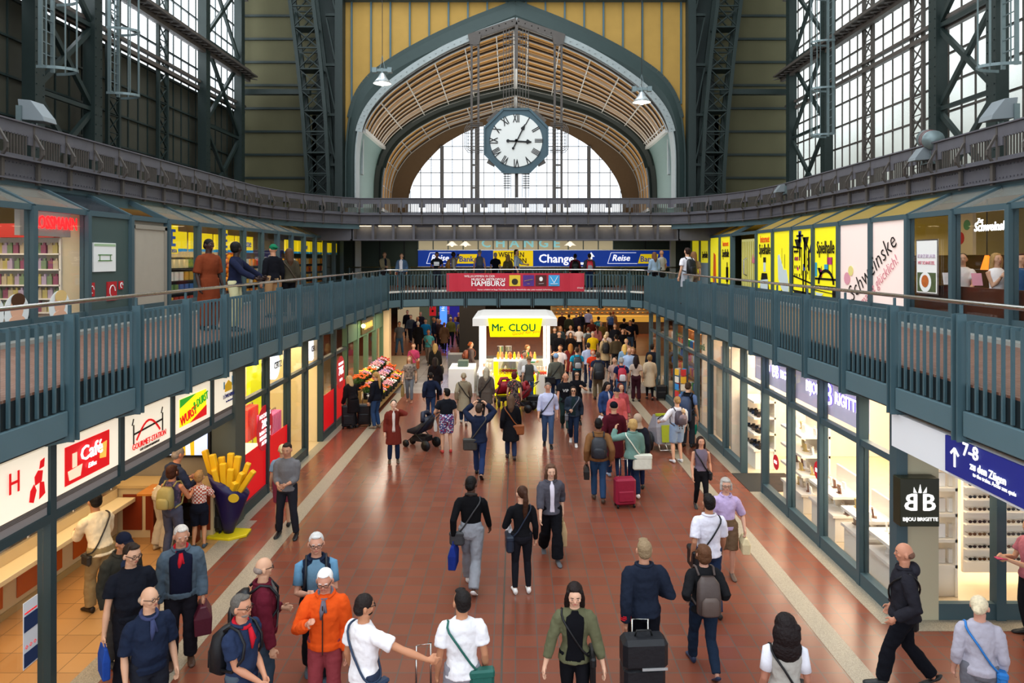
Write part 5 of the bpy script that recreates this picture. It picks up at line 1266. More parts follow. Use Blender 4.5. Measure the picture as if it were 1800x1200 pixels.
packs('sunglasses', 'pair of dark sunglasses on the wide rack facing the viewer', 'sunglasses', 'sunglasses on the wide rack', [(7.35 + .155*a, 11.34, .45 + .2*b) for b in range(9) for a in range(13)], ['1a1412', '2a1a10', '4a2e18', '101014', '5a4020'], glasses_pair)
rk = thing('sunglasses_rack', (6.75, 12.3, 0), 0, 'red-topped panel of hanging sunglasses in the side window', 'rack')
MB().box(6.9, 6.94, 11.5, 12.5, .5, 1.9).build('back_panel', DSP, rk); MB().box(6.86, 6.95, 11.48, 12.52, 1.78, 1.92).build('red_header', M('header_red', 'c0302a', .5, emit=.2), rk)
text('SUNGLASSES', .1, (6.85, 12.0, 1.85), (0, -1, 0), (0, 0, 1), W2, rk, bold=.003)
base = glasses_pair(); base.rotation_euler = (0, 0, R(-90))
for a in range(8):
    for b in range(11):
        o = base if a == b == 0 else base.copy()
        if o is not base: C.objects.link(o)
        o.location = (6.86, 11.6 + .115*a, .6 + .105*b); o.color = col('241a14'); tag(o, 'pair of dark sunglasses hanging on the red-topped panel', 'sunglasses', 'sunglasses on the red-topped panel')
packs('sandal', 'dark sandal on the white shelf case by the jewellery entrance', 'sandal', 'sandals on the white case', [(6.1 + .12*(k % 2), 17.7 + .1*k, z+.0) for z in (.5, .9, 1.3) for k in range(9)], ['1a1a1c', '3a3030', '1c2c48', '5a5048'], lambda: MB().prism([(-.04, -.1, 0), (-.04, .1, 0), (-.04, .1, .05), (-.04, 0, .025), (-.04, -.1, .09)], (.07, 0, 0)).build('sandal', OBJC), .4)
hb = thing('handbag_display', (6.0, 19.5, 2.35), 0, 'white box with a small red purse above the cream window panel', 'display'); MB().box(5.8, 6.3, 19.2, 19.9, 2.3, 2.8).build('box', DSP, hb); MB().box(5.75, 5.8, 19.3, 19.6, 2.42, 2.55).build('purse', RED, hb)
struct(MB().box(5.78, 5.84, 18.9, 20.3, .2, 2.3).build('wall_window_back', M('cream_window_back', 'ecdcb8', .6)))
# far right shops: shelves of small colourful goods
for (ya, yb, lb) in ((20.6, 24.4, 'wooden shelves of colourful souvenirs behind the dim right windows, nearer'), (24.8, 29.2, 'wooden shelves of colourful souvenirs behind the dim right windows, farther')):
    shelf(6.3, 6.7, ya, yb, [.5, 1.0, 1.5, 2.0], lb, M('warm_shelf', '9a6a34', .5), back=(6.72, 6.78, ya, yb, 0, 2.5))
packs('souvenir', 'small bright souvenir on the wooden shelves, right side', 'souvenir', 'souvenirs on the right shelves', [(6.45, 20.8 + .22*k, z) for z in (.5, 1.0, 1.5, 2.0) for k in range(16)] + [(6.45, 25 + .25*k, z) for z in (.5, 1.0, 1.5, 2.0) for k in range(16)],
      ['e84a2a', 'f0c02a', 'f0ece0', '3a9a4a', '3a7ac8', 'e88a2a', 'b83a6a', 'd8b080'], lambda: MB().box(-.07, .07, -.08, .08, 0, .26).build('souvenir', OBJC, bevel=.02))
text('optik', .3, (SX-.03, 21.1, 2.62), (0, -1, 0), (0, 0, 1), M('green_letters', '3e6a4a', .5), opt); text('Apotheke', .28, (SX-.03, 24.0, 2.65), (0, -1, 0), (0, 0, 1), M('green_letters'), opt)
pc = thing('postcard_rack', (5.2, 22.2, 0), 0, 'tall postcard rack beside the hiker at the dim right shop window', 'rack'); MB().tube([(5.2, 22.2, 0), (5.2, 22.2, 1.8)], .03, 8).build('pole', CHROME, pc)
rc = random.Random(2)
for zz in range(6):
    for a in range(4):
        an = a*math.pi/2 + .4; MB().box(-.1+0, .1, -.01, .01, 0, .2).build('card_pocket', M('card%d' % rc.randrange(5), ['c83a3a', '3a8ac8', 'e8e0d0', 'e8b83a', '4aa86a'][rc.randrange(5)], .5), None) if 0 else None
m = MB()
for zz in range(6):
    for a in range(4):
        an = a*math.pi/2 + .4; c_ = Vector((5.2 + .14*math.cos(an), 22.2 + .14*math.sin(an), .45 + .23*zz)); t_ = Vector((-math.sin(an), math.cos(an), 0))*.1
        m.cur = (zz + a) % 4; m.prism([c_-t_, c_+t_, c_+t_+Vector((0, 0, .19)), c_-t_+Vector((0, 0, .19))], (.01*math.cos(an), .01*math.sin(an), 0))
m.build('postcards', [M('card_red', 'c83a3a', .5), M('card_blue', '3a8ac8', .5), M('card_white', 'e8e0d0', .5), M('card_yellow', 'e8b83a', .5)], pc)
# mat in the jewellery entrance
tag(MB().box(5.3, 6.6, 15.95, 17.3, 0, .012).build('door_mat', M('mat_dark', '2c2c2a', .9)), 'dark ribbed door mat in the jewellery shop entrance', 'mat')

# ---------------------------------------------------------------- bank front behind the bridge
BKY = 37.4
struct(MB().box(-13, 13, BKY+.1, BKY+.3, 3.8, 6.72).build('wall_bank', M('bank_panel', '34443f', .6, noise=.06)))
m = MB()
for x in (-7.2, -5.9, 6.9, 8.2, 9.6, -8.6): m.box(x-.03, x+.03, BKY+.06, BKY+.1, 3.8, 6.7)
struct(m.build('trim_bank', DTEAL))
def bk(px, py): return P(px, py, BKY)
a = bk(735, 440); b = bk(1178, 468)
sgn = thing('bank_sign', (0, BKY, 4.8), 0, 'long blue bank sign with yellow fields across the end wall', 'sign')
SB = EM('bank_blue', '0f3aa0', .35); SY = EM('bank_yellow', 'f2d210', .45); SW = EM('bank_white', 'f0f4fa', .8)
MB().box(a.x, b.x, BKY-.02, BKY+.08, b.z, a.z).build('blue_board', SB, sgn)
m = MB(); m.box(a.x-.02, b.x+.02, BKY-.03, BKY+.05, a.z, a.z+.04); m.box(a.x-.02, b.x+.02, BKY-.03, BKY+.05, b.z-.04, b.z); m.build('frame', CHROME, sgn)
c1 = bk(867, 440); c2 = bk(937, 468); MB().box(c1.x, c2.x, BKY-.035, BKY-.02, b.z+.01, a.z-.01).build('yellow_field', SY, sgn)
def bt(s_, px, py, size, mat, **k): p = bk(px, py); return text(s_, size, (p.x, BKY-.05, p.z), (1, 0, 0), (0, 0, 1), mat, sgn, **k)
for sx_ in (0, 318):
    bt('Reise', 773+sx_, 453.5, .46, SW, bold=.012, shear=.25, sx=.95); 
    q = [bk(803+sx_, 463), bk(835+sx_, 463), bk(839+sx_, 446.5), bk(808+sx_, 446.5)] if 1 else 0
    MB().prism([Vector((v.x, BKY-.04, v.z)) for v in q], (0, .01, 0)).build('yellow_field', SY, sgn)
    bt('Bank', 820+sx_, 455.5, .42, SB, bold=.012, sx=.95)
    m = MB(); o_ = [bk(750+sx_, 463), bk(756+sx_, 444), bk(800+sx_, 444)]
    for u, v in zip(o_[:-1], o_[1:]): m.bar((u.x, BKY-.04, u.z), (v.x, BKY-.04, v.z), .03, .02)
    u = bk(750+sx_, 463); v = bk(802+sx_, 463); m.bar((u.x, BKY-.04, u.z), (v.x, BKY-.04, v.z), .03, .02); m.build('outline', SW, sgn)
bt('WESTERN', 899, 448, .38, SDK, bold=.014, sx=.8); bt('UNION', 908, 458.5, .38, SDK, bold=.014, sx=.85)
bt('Change', 978, 455, .62, SW, bold=.012)
m = MB(); u = bk(1039, 446); 
m.bar((u.x, BKY-.05, bk(0, 464).z), (u.x, BKY-.05, bk(0, 450).z), .12, .02); m.bar((bk(1018, 0).x, BKY-.05, bk(0, 463).z), (u.x+.06, BKY-.05, bk(0, 463).z), .02, .12); m.prism([(bk(1033, 0).x, BKY-.05, bk(0, 451).z), (bk(1045, 0).x, BKY-.05, bk(0, 451).z), (u.x, BKY-.05, bk(0, 443).z)], (0, .01, 0)); m.build('arrow', SW, sgn)
# strip window above the sign with blue-green letters
a = bk(735, 423); b = bk(1078, 438.5)
sw = thing('strip_window', (0, BKY, 5.9), 0, 'lit strip window with pale blue change lettering above the bank sign', 'window')
MB().box(a.x, b.x, BKY, BKY+.09, b.z, 6.65).build('lit_interior', EM('office_glow', 'b3a88a', .45), sw)
for k in range(14): x = a.x + (b.x-a.x)*k/13; MB().box(x-.025, x+.025, BKY-.03, BKY, b.z, 6.65).build('mullion', TEAL, sw)
text('CHANGE', .62, (bk(915, 0).x, BKY-.03, bk(0, 428).z), (1, 0, 0), (0, 0, 1), EM('pale_cyan_letters', '8fd0d8', .5), sw, bold=.012, sx=1.2, spacing=1.6)
for px in (797, 820, 1000):
    p = bk(px, 432); p.y = 36.6; r = thing('dome_lamp', p, 0, 'white dome lamp before the strip window, %s' % {797: 'leftmost of the three', 820: 'middle of the three', 1000: 'rightmost of the three'}[px], 'lamp')
    m = MB(); m.smooth = True; m.tube([p, p + Vector((0, 0, .22))], [.32, .06], 16, cap=False); m.build('lamp_shade', WHITE, r); MB().tube([p + Vector((0, 0, .2)), (p.x, p.y, 6.72)], .012, 5).build('cable', BLACK, r); MB().ball(p + Vector((0, 0, .02)), .07, 8, 5).build('bulb', EM('warm_bulb', 'ffe0a0', 8), r)
for s in (-1, 1): struct(MB().box(s*7.9-.12, s*7.9+.12, 35.3, 35.6, 3.8, 6.7).build('pillar_bridge_%s' % sides[s], M('pale_grey_pillar', 'a9aeb0', .5)))
fe = MB().box(-6.05, -5.85, 35.9, 36.0, 3.8, 4.55).build('fire_extinguisher', M('extinguisher_red', 'd84a28', .4)); tag(fe, 'orange-red extinguisher box standing behind the bridge railing, left', 'extinguisher')

# ---------------------------------------------------------------- kiosk
KY = 26.8
kk = thing('juice_kiosk', (0, KY+1.8, 0), 0, 'white open-sided juice kiosk with a yellow name board and lit pillars', 'kiosk')
def kp(px, py, Y=KY): return P(px, py, Y)
xL, xR = kp(838, 0).x, kp(972, 0).x; KW = M('kiosk_white', 'efece4', .4, emit=.06); KL = EM('kiosk_lit_pillar', 'fff6e4', 1.6)
KYE = EM('kiosk_yellow', 'fff000', .75)
m = MB(); ox = .15
lo = [(xL-ox, KY-.15, 2.70), (xR+ox, KY-.15, 2.70), (xR+ox, KY+3.8, 2.70), (xL-ox, KY+3.8, 2.70)]; mi = [(a_, b_, 2.98) for a_, b_, _ in lo]; hi = [(xL+.12, KY+.25, 3.06), (xR-.12, KY+.25, 3.06), (xR-.12, KY+3.5, 3.06), (xL+.12, KY+3.5, 3.06)]
m.loft([lo, mi, hi]); m.build('roof', KW, kk)
f0 = kp(858, 592, KY-.16); f1 = kp(952, 559, KY-.16)
m = MB(); m.prism([(kp(858, 0).x, KY-.28, f1.z), (kp(953, 0).x, KY-.28, f1.z), (kp(948, 0).x, KY-.16, f0.z), (kp(862, 0).x, KY-.16, f0.z)], (0, .08, 0)); m.build('name_board', KYE, kk)
text('Mr. CLOU', .40, (kp(903, 0).x, KY-.27, kp(0, 575).z), (1, 0, 0), (0, -.17, 1), EM('kiosk_green', '0a7a3a', .1), kk, bold=.016, sx=.95)
text('Good for you', .2, (kp(924, 0).x, KY-.24, kp(0, 583).z), (1, 0, .1), (-.1, -.17, 1), EM('kiosk_orange', 'f07818', .2), kk, sx=.95, shear=.3)
for px in (845, 964):
    for yy in (KY+.05, KY+3.4): x = kp(px, 0).x; MB().box(x-.06, x+.06, yy-.06, yy+.06, .8, 2.72).build('pillar', KL, kk)
for px in (851, 957): x = kp(px, 0, KY+1.2).x; MB().box(x-.05, x+.05, KY+1.0, KY+1.1, .8, 2.72).build('pillar', KL, kk)
xa, xb = kp(870, 0).x, kp(942, 0).x
MB().box(xL, xa, KY, KY+.5, .05, .82).build('counter_left', KW, kk); MB().box(xb, xR, KY, KY+.5, .05, .82).build('counter_right', KW, kk)
MB().box(xa, xb, KY-.08, KY+.35, .05, .82).build('counter_front', KYE, kk)
MB().box(xa-.05, xa+.12, KY-.1, KY+.4, .82, 1.36).build('front_upright', KYE, kk); MB().box(xa-.05, xb+.0, KY-.12, KY+.42, 1.36, 1.42).build('serving_shelf', M('shelf_lit_white', 'ffffff', .3, emit=.5), kk)
MB().box(xL, xL+.08, KY, KY+3.5, .05, .9).build('side_counter', KW, kk); MB().box(xR-.08, xR, KY, KY+3.5, .05, .9).build('side_counter', KW, kk); MB().box(xL, xR, KY+3.3, KY+3.5, .05, .95).build('back_counter', KW, kk)
MB().box(xL+.3, xR-.3, KY+2.6, KY+3.2, .05, 1.0).build('worktop', M('kiosk_grey', 'a9a7a0', .4), kk)
m = MB(); m.box(xa+.12, xb, KY-.06, KY-.05, .82, 1.36); m.box(xL, xa-.06, KY, KY+.01, .82, 1.2); m.box(xb, xR, KY, KY+.01, .82, 1.2); m.build('display_glass', GLS, kk)
area('kiosk_light', (.05, KY+1.5, 2.66), 2.4, 170, (1, .88, .66), sy=2.6)
def jar():
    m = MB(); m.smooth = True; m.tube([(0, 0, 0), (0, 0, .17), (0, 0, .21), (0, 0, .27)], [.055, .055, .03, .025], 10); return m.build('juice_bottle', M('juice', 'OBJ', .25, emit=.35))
packs('juice_bottle', 'bright juice bottle on the lit serving shelf of the kiosk', 'bottle', 'juice bottles on the serving shelf', [(xa + .12 + .155*k, KY+.1, 1.42) for k in range(10)], ['f0a020', 'f0601a', 'f4e0b0', 'e02a1a', 'f0c848', 'f4b020', 'f09a6a', 'f0845a', 'f4d820', 'f8e8c8'], jar)
def fruit():
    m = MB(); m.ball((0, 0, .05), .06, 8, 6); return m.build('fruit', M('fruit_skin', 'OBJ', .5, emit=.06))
packs('fruit', 'fresh fruit behind the glass of the kiosk counter', 'fruit', 'fruit behind the kiosk glass', [(xa + .2 + .115*(k % 12), KY+.06+.13*((k//12) % 2), .84 + .1*(k//24)) for k in range(44)] + [(xb+.1+.1*(k % 6), KY+.12+.12*(k//6), .84) for k in range(15)], ['e8d020', '5aa83a', 'e0482a', 'f09a1e', 'c8b020', '8a2a2a', 'f0c848'], fruit)
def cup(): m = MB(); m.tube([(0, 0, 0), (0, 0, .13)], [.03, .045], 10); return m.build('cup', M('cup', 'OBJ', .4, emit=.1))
packs('cup', 'filled clear cup stacked in the side counters of the kiosk', 'cup', 'cups in the side counters', [(xL+.1+.11*(k % 5), KY+.1+.12*(k//5), .84) for k in range(15)] + [(xL+.12+.12*(k % 4), KY+.9+.12*(k//4), 1.0) for k in range(12)] + [(xb+.08+.11*(k % 6), KY+.34, .84+.14*(k//6)) for k in range(12)], ['f4e8d8', 'f0d8c0', 'f8f0e8', 'e8a080'], cup)
mc = thing('juice_machine', (kp(888, 0).x, KY+3.0, 1.0), 0, 'twin steel juice dispensers at the back of the kiosk', 'machine')
for q in (-.17, .17): MB().tube([(kp(887, 0, KY+3).x+q, KY+3, 1.0), (kp(887, 0, KY+3).x+q, KY+3, 1.55)], .15, 14).build('tank', CHROME, mc)
# neighbouring white cart, dark column, trolley
wc = thing('white_cart', (-2.6, 27.6, 0), 0, 'white sales cart with boxes standing left of the kiosk', 'cart')
MB().box(-2.62, -1.62, 27.6, 29.2, 0, .92).build('body', WHITE, wc); MB().box(-2.62, -1.62, 27.6, 27.66, .92, 1.2).build('front_panel', GLS, wc); MB().box(-2.3, -1.9, 28.2, 28.7, .92, 1.15).build('goods_box', M('goods_dark', '46584c', .5), wc)
tr = thing('metal_trolley', (-3.0, 28, 0), 0, 'grey metal box trolley on castors beside the white cart', 'trolley')
t0 = G(787, 662); MB().box(t0.x, t0.x+.62, t0.y, t0.y+.7, .18, .98).build('box', M('trolley_grey', '7d7a76', .35, metal=.5, noise=.1, scale=20), tr)
for dx in (.05, .57):
    for dy in (.05, .65): MB().tube([(t0.x+dx-.02, t0.y+dy, .08), (t0.x+dx+.02, t0.y+dy, .08)], .08, 12).build('wheel', BLACK, tr)
m = MB(); m.tube([(t0.x+.02, t0.y, .98), (t0.x+.02, t0.y, 1.08), (t0.x+.02, t0.y+.6, 1.08), (t0.x+.02, t0.y+.6, .98)], .015, 6); m.build('handle', CHROME, tr)
struct(MB().box(-2.9, -1.6, 36.5, 37.6, 0, 3.17).build('pillar_concourse', M('dark_brown_pillar', '1a1512', .6)))
# far concourse: lit food counter on the right, poster panels and telephones on the left
fcn = thing('bakery_counter', (4, 49.4, 0), 0, 'yellow-lit bakery counter far behind the crowd on the right', 'counter')
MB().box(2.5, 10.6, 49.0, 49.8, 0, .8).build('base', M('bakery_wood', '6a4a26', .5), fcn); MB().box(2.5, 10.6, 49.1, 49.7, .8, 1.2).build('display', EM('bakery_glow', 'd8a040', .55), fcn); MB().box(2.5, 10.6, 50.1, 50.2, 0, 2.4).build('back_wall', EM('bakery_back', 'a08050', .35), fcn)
MB().box(2.5, 10.6, 49.0, 49.3, 2.35, 2.5).build('canopy', EM('bakery_canopy', 'd89a28', .6), fcn)
for q in range(4): MB().box(2.6, 10.5, 49.8, 50.1, 1.3 + q*.24, 1.33 + q*.24).build('shelf', M('bakery_wood'), fcn)
for q in (3.6, 5.6, 7.8): MB().ball((q, 49.4, 2.2), .07, 8, 5).build('lamp', EM('warm_bulb'), fcn)
packs('bread_loaf', 'small golden loaf on the far bakery shelves', 'bread', 'bread on the bakery shelves', [(2.9 + .36*k + .1*(q % 2), 49.9, 1.33 + .24*q) for q in range(4) for k in range(20)], ['c8862e', 'a8642a', 'd8a04a', 'e8c078'], lambda: MB().ball((0, 0, .06), .07, 8, 5, (1.6, 1, .85)).build('bread_loaf', OBJC))
area('bakery_light', (6, 49.4, 2.3), 6, 80, WARM, sy=.5)
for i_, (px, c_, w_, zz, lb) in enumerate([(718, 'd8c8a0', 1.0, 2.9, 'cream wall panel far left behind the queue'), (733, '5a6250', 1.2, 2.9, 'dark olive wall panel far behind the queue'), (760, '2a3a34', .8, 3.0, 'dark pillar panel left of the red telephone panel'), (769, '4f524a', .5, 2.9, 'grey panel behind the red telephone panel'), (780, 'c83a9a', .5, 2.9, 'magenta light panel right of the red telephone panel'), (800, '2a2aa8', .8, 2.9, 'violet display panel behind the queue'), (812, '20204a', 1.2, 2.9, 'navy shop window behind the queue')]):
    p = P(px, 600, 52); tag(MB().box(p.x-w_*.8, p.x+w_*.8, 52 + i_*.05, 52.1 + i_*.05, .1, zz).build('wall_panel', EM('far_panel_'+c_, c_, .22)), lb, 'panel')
p = P(760.5, 600, 44); r = thing('information_sign', (p.x, 44, 1.9), 0, 'red hanging information sign above the queue at far left', 'sign'); MB().box(p.x-.2, p.x+.2, 44, 44.1, 1.65, 2.75).build('panel', EM('info_red', 'c81e28', .3), r); MB().disc((p.x, 43.99, 1.95), .07, 12).build('knob', BLACK, r); MB().box(p.x-.01, p.x+.01, 44.04, 44.06, 2.75, 5.2).build('hanger', BLACK, r)
p = P(779, 600, 46); r = thing('light_column', (p.x, 46, 0), 0, 'glowing blue light column behind the queue', 'sign'); MB().box(p.x-.22, p.x+.22, 46, 46.3, .1, 3.2).build('column', EM('blue_glow', '3a6aff', 2.2), r)
text('Hotels', .3, (p.x, 45.98, 2.2), (0, 0, 1), (-1, 0, 0), W2, r)
# shops left below the bridge corner, warm edge
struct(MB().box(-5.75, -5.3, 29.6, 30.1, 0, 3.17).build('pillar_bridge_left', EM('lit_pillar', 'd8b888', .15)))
# ---------------------------------------------------------------- people
FAB = M('fabric', 'OBJ', .95, noise=.12, scale=11, bump=.55, spec=.08)
LTH = M('leather_or_nylon', 'OBJ', .45, noise=.10, scale=16, bump=.25)
SKN = M('skin', 'OBJ', .5, noise=.05, scale=14); HAIRM = M('hair_strands', 'OBJ', .55, noise=.3, scale=40, bump=.7, spec=.15)
EYEW = M('eye_white', 'b8aca2', .4); EYED = M('iris_dark', '2a1a12', .3); LIP = M('lips', 'a8584e', .5)
WRK = bpy.data.textures.new('wrinkles', 'CLOUDS'); WRK.noise_scale = .085; WRK.noise_depth = 2
STR = bpy.data.textures.new('strands', 'CLOUDS'); STR.noise_scale = .035
def plaid(name, c1, c2, scale=22):
    if name in _m: return _m[name]
    m = M(name, c1, .85); n = m.node_tree.nodes; l = m.node_tree.links; tc = n.new('ShaderNodeTexCoord')
    ch = n.new('ShaderNodeTexChecker'); ch.inputs['Scale'].default_value = scale; ch.inputs[1].default_value = hexc(c1); ch.inputs[2].default_value = hexc(c2)
    l.new(tc.outputs['Object'], ch.inputs[0]); l.new(ch.outputs[0], n['Principled BSDF'].inputs['Base Color']); return m
def blots(name, c1, c2, c3, scale=14):
    if name in _m: return _m[name]
    m = M(name, c1, .85); n = m.node_tree.nodes; l = m.node_tree.links; tc = n.new('ShaderNodeTexCoord')
    v = n.new('ShaderNodeTexVoronoi'); v.inputs['Scale'].default_value = scale; l.new(tc.outputs['Object'], v.inputs[0])
    r = n.new('ShaderNodeValToRGB'); r.color_ramp.interpolation = 'CONSTANT'; e = r.color_ramp.elements; e[0].color = hexc(c2); e[1].position = .3; e[1].color = hexc(c1)
    k = e.new(.62); k.color = hexc(c3); l.new(v.outputs['Distance'], r.inputs[0]); l.new(r.outputs[0], n['Principled BSDF'].inputs['Base Color']); return m
class PB(MB):
    def __init__(s, tf=None): super().__init__(); s.tf = tf; s.smooth = True
    def add(s, vs, fs): return super().add([s.tf(Vector(v)) for v in vs] if s.tf else vs, fs)
def ell(c, rx, ry, n=16, tw=0):
    return [Vector((c[0]+rx*math.cos(2*math.pi*k/n), c[1]+ry*math.sin(2*math.pi*k/n), c[2])) for k in range(n)]
def ik(S_, T_, a, b, pole):
    d = T_ - S_; L = d.length
    if L > (a+b)*.998: T_ = S_ + d*((a+b)*.998/L); d = T_ - S_; L = d.length
    L = max(L, abs(a-b)+1e-4)
    x = (a*a - b*b + L*L)/(2*L); hh = math.sqrt(max(0, a*a - x*x)); u = d.normalized(); p = pole - u*pole.dot(u)
    if p.length < 1e-5: p = Vector((0, -1, 0))
    return S_ + u*x + p.normalized()*hh, T_
def fin(mb, name, mat, root, color, vox=None, disp=0, tex=None, sm=2):
    o = mb.build(name, mat); o.parent = root; o.color = col(color) if isinstance(color, str) else color
    if vox:
        r = o.modifiers.new('r', 'REMESH'); r.mode = 'VOXEL'; r.voxel_size = vox; r.use_smooth_shade = True
        if sm: q = o.modifiers.new('s', 'SMOOTH'); q.iterations = sm; q.factor = .5
        if disp: d = o.modifiers.new('d', 'DISPLACE'); d.texture = tex or WRK; d.strength = disp; d.mid_level = .38
    return o
def person(label, px, hy=None, fy=None, h=None, th=0, top=('tee', '333333'), bot=('trousers', '222233'), shoe='222222', hair=('short', '3a2a20'), skin='c99a7c',
           b=1.0, fem=False, turn=0, nod=0, lh=None, rh=None, stance='stand', lean=0, z0=0.0, Y=None, loc=None, hip=None, front=None, glasses=None, scarf=None,
           group=None, ceye=EYE, extra=(), twist=0, beard=None):
    if fy is not None and Y is None: Y = F*(EYE - z0)/(fy - HY)
    if h is None: h = max(1.5, min(1.9, EYE*(1-(hy-HY)/(fy-HY))))
    if Y is None: Y = F*(EYE - z0 - h*1.0)/(hy - HY)
    X = (px - HX)/F*Y
    if loc: X, Y = loc
    near = Y < 13; mid = Y < 24
    vb = .0085 if near else (.014 if mid else .022); vc = .012 if near else (.018 if mid else .028)
    root = thing('person', (X, Y, z0), -R(th), label, 'person', group)
    root['h'] = h
    ft = {'stand': ((-.065, .0, 0), (.065, .01, 0)), 'wide': ((-.10, .03, 0), (.10, -.02, 0)), 'walk': ((-.045, .17, 0), (.045, -.17, .035)), 'walk2': ((-.045, -.17, .035), (.045, .17, 0)),
          'step': ((-.05, .09, 0), (.05, -.09, .01)), 'sit': ((-.06, .24, 0), (.06, .24, 0))}[stance]
    hz = (hip or {'walk': .505, 'walk2': .505, 'step': .52, 'sit': .27}.get(stance, .525))*h
    k = h; hs = 1.0 if h > 1.45 else (1.2 if h > 1.2 else 1.4)
    la = R(lean); tw = R(twist)
    def T(p):   # torso frame -> body frame (lean about the hips)
        p = Vector(p); q = p - Vector((0, 0, .525*k)); q = Vector((q.x*math.cos(tw)-q.y*math.sin(tw), q.x*math.sin(tw)+q.y*math.cos(tw), q.z))
        return Vector((q.x, q.y*math.cos(la)+q.z*math.sin(la), -q.y*math.sin(la)+q.z*math.cos(la))) + Vector((0, 0, hz))
    w = .94 if fem else 1.0
    rings = [(.47, .062, .058, -.002), (.505, .093, .068, -.004), (.54, .098 if fem else .092, .07, -.003), (.61, (.07 if fem else .08)*(b**.8), .056*b*b, .008*(b-1)*9), (.67, (.076 if fem else .086)*(b**.5), .062*b**1.2, .004), (.72, .090*w*b**.4, .066*b**.6, .004), (.77, .098*w, .060, 0), (.797, .092*w, .052, -.004), (.818, .070, .044, -.008), (.838, .047, .038, -.008), (.85, .036, .034, -.004)]
    def torso(m, inf, z0_=.47, z1_=.9, neck=True):
        rr_ = [ell((0, yo*k, z*k), (rx+inf)*k, (ry+inf)*k) for z, rx, ry, yo in rings if z0_ <= z <= z1_]
        m.loft([[T(p) for p in r] for r in rr_])
    # joints
    sh = .105*w
    SL, SR = T((-sh*k, -.002*k, .785*k)), T((sh*k, -.002*k, .785*k))
    up_, fo_ = .172*k, .148*k
    def hand_target(v, s, S_): return (Vector((v[0]*k, v[1]*k, v[2]*k + 0)) if v else S_ + Vector((s*.040*k, .045*k, -.305*k)))
    sw = {'walk': (-.10, .12), 'walk2': (.12, -.10), 'step': (-.05, .06)}.get(stance, (0, 0))
    arms = []
    for s, v, S_, dy in ((-1, lh, SL, sw[0]), (1, rh, SR, sw[1])):
        t_ = hand_target(v, s, S_)
        if not v: t_ = t_ + Vector((0, dy*k, abs(dy)*.2*k))
        pole = Vector((s*.5, -1, -.2)) if v else Vector((s*.25, -1, 0))
        if v and v[2] > .78: pole = Vector((s*1.2, .2, -.6))
        e, t_ = ik(S_, t_, up_, fo_, pole); arms.append((s, S_, e, t_, v))
    HL, HR = Vector((-.05*k, 0, hz)), Vector((.05*k, 0, hz))
    legs = []
    for s, f_, H_ in ((-1, ft[0], HL), (1, ft[1], HR)):
        a_ = Vector((f_[0]*k, f_[1]*k - .02*k, (f_[2]+.042)*k)); kn, a_ = ik(H_, a_, .245*k, .245*k, Vector((0, 1, .15))); legs.append((s, H_, kn, a_, f_[2]))
    # head frame
    nk = T((0, -.002*k, .855*k)); tr, nd = R(turn), R(nod); ht = la*.35
    def Hd(p):
        p = Vector(p)*k*hs; c, s_ = math.cos(nd+ht), math.sin(nd+ht); p = Vector((p.x, p.y*c + p.z*s_, -p.y*s_ + p.z*c)); c, s_ = math.cos(tr), math.sin(tr)
        return Vector((p.x*c + p.y*s_, -p.x*s_ + p.y*c, p.z)) + nk
    # ---- body, one surface
    m = PB(); torso(m, -.010)
    m.tube([T((0, -.004*k, .82*k)), nk, Hd((0, .004, .03))], [.040*k, .034*k, .036*k], 12)
    mh = PB(Hd); Zc = .078
    mh.ball((0, .004, Zc+.006), .05, 18, 12, (.93, 1.12, 1.22)); mh.ball((0, .018, Zc-.022), .036, 14, 8, (.98, 1.0, 1.15)); mh.ball((0, .036, Zc-.047), .016, 10, 6, (1.1, 1, .8))
    mh.ball((0, .049, Zc+.012), .018, 10, 6, (1.7, .5, .42)) ; mh.ball((0, .058, Zc-.012), .0085, 8, 6, (.9, 1.3, 1.1)); mh.tube([(0, .05, Zc+.008), (0, .062, Zc-.012)], [.005, .007], 8)
    mh.ball((0, .049, Zc-.032), .011, 8, 5, (1.4, .7, .55))
    for s in (-1, 1): mh.ball((s*.051, -.002, Zc-.006), .015, 8, 6, (.5, .8, 1.3)); mh.ball((s*.026, .04, Zc-.012), .015, 8, 6, (1, .8, .9))
    m.smooth = True
    kk_ = len(m.v); m.v += mh.v; m.f += [[kk_+i for i in f] for f in mh.f]; m.mi += mh.mi; m.sm += mh.sm
    hm = PB() if not near else m
    for s, S_, e, t_, v in arms:
        m.tube([S_ + Vector((-s*.03*k, 0, .004*k)), S_, S_.lerp(e, .5), e, e.lerp(t_, .35), t_], [.022*k, .026*k, .024*k, .021*k, .023*k, .0145*k], 12)
        fd = (t_ - e).normalized(); dn = Vector((0, 0, -1)); hd = (fd*.8 + dn*.3).normalized() if not v or v[2] < .6 else (fd*.85 + Vector((0, .1, .12))).normalized()
        inn = Vector((-s, .15, 0)); inn = (inn - hd*inn.dot(hd)).normalized(); wd = hd.cross(inn).normalized()
        if wd.y < 0: wd = -wd
        m_ = hm; pw = .021*k; c0_ = t_; c1_ = t_ + hd*.05*k
        m_.tube([c0_ - hd*.008*k, c0_ + hd*.02*k, c1_], [(.014*k, .010*k), (.020*k, .0105*k), (.021*k, .0095*k)] if 0 else [.0145*k, .0155*k, .0135*k], 10)
        for q in (-1.5, -.5, .5, 1.5): m_.ball(t_ + hd*.033*k + wd*q*.0105*k, .0095*k, 8, 5)
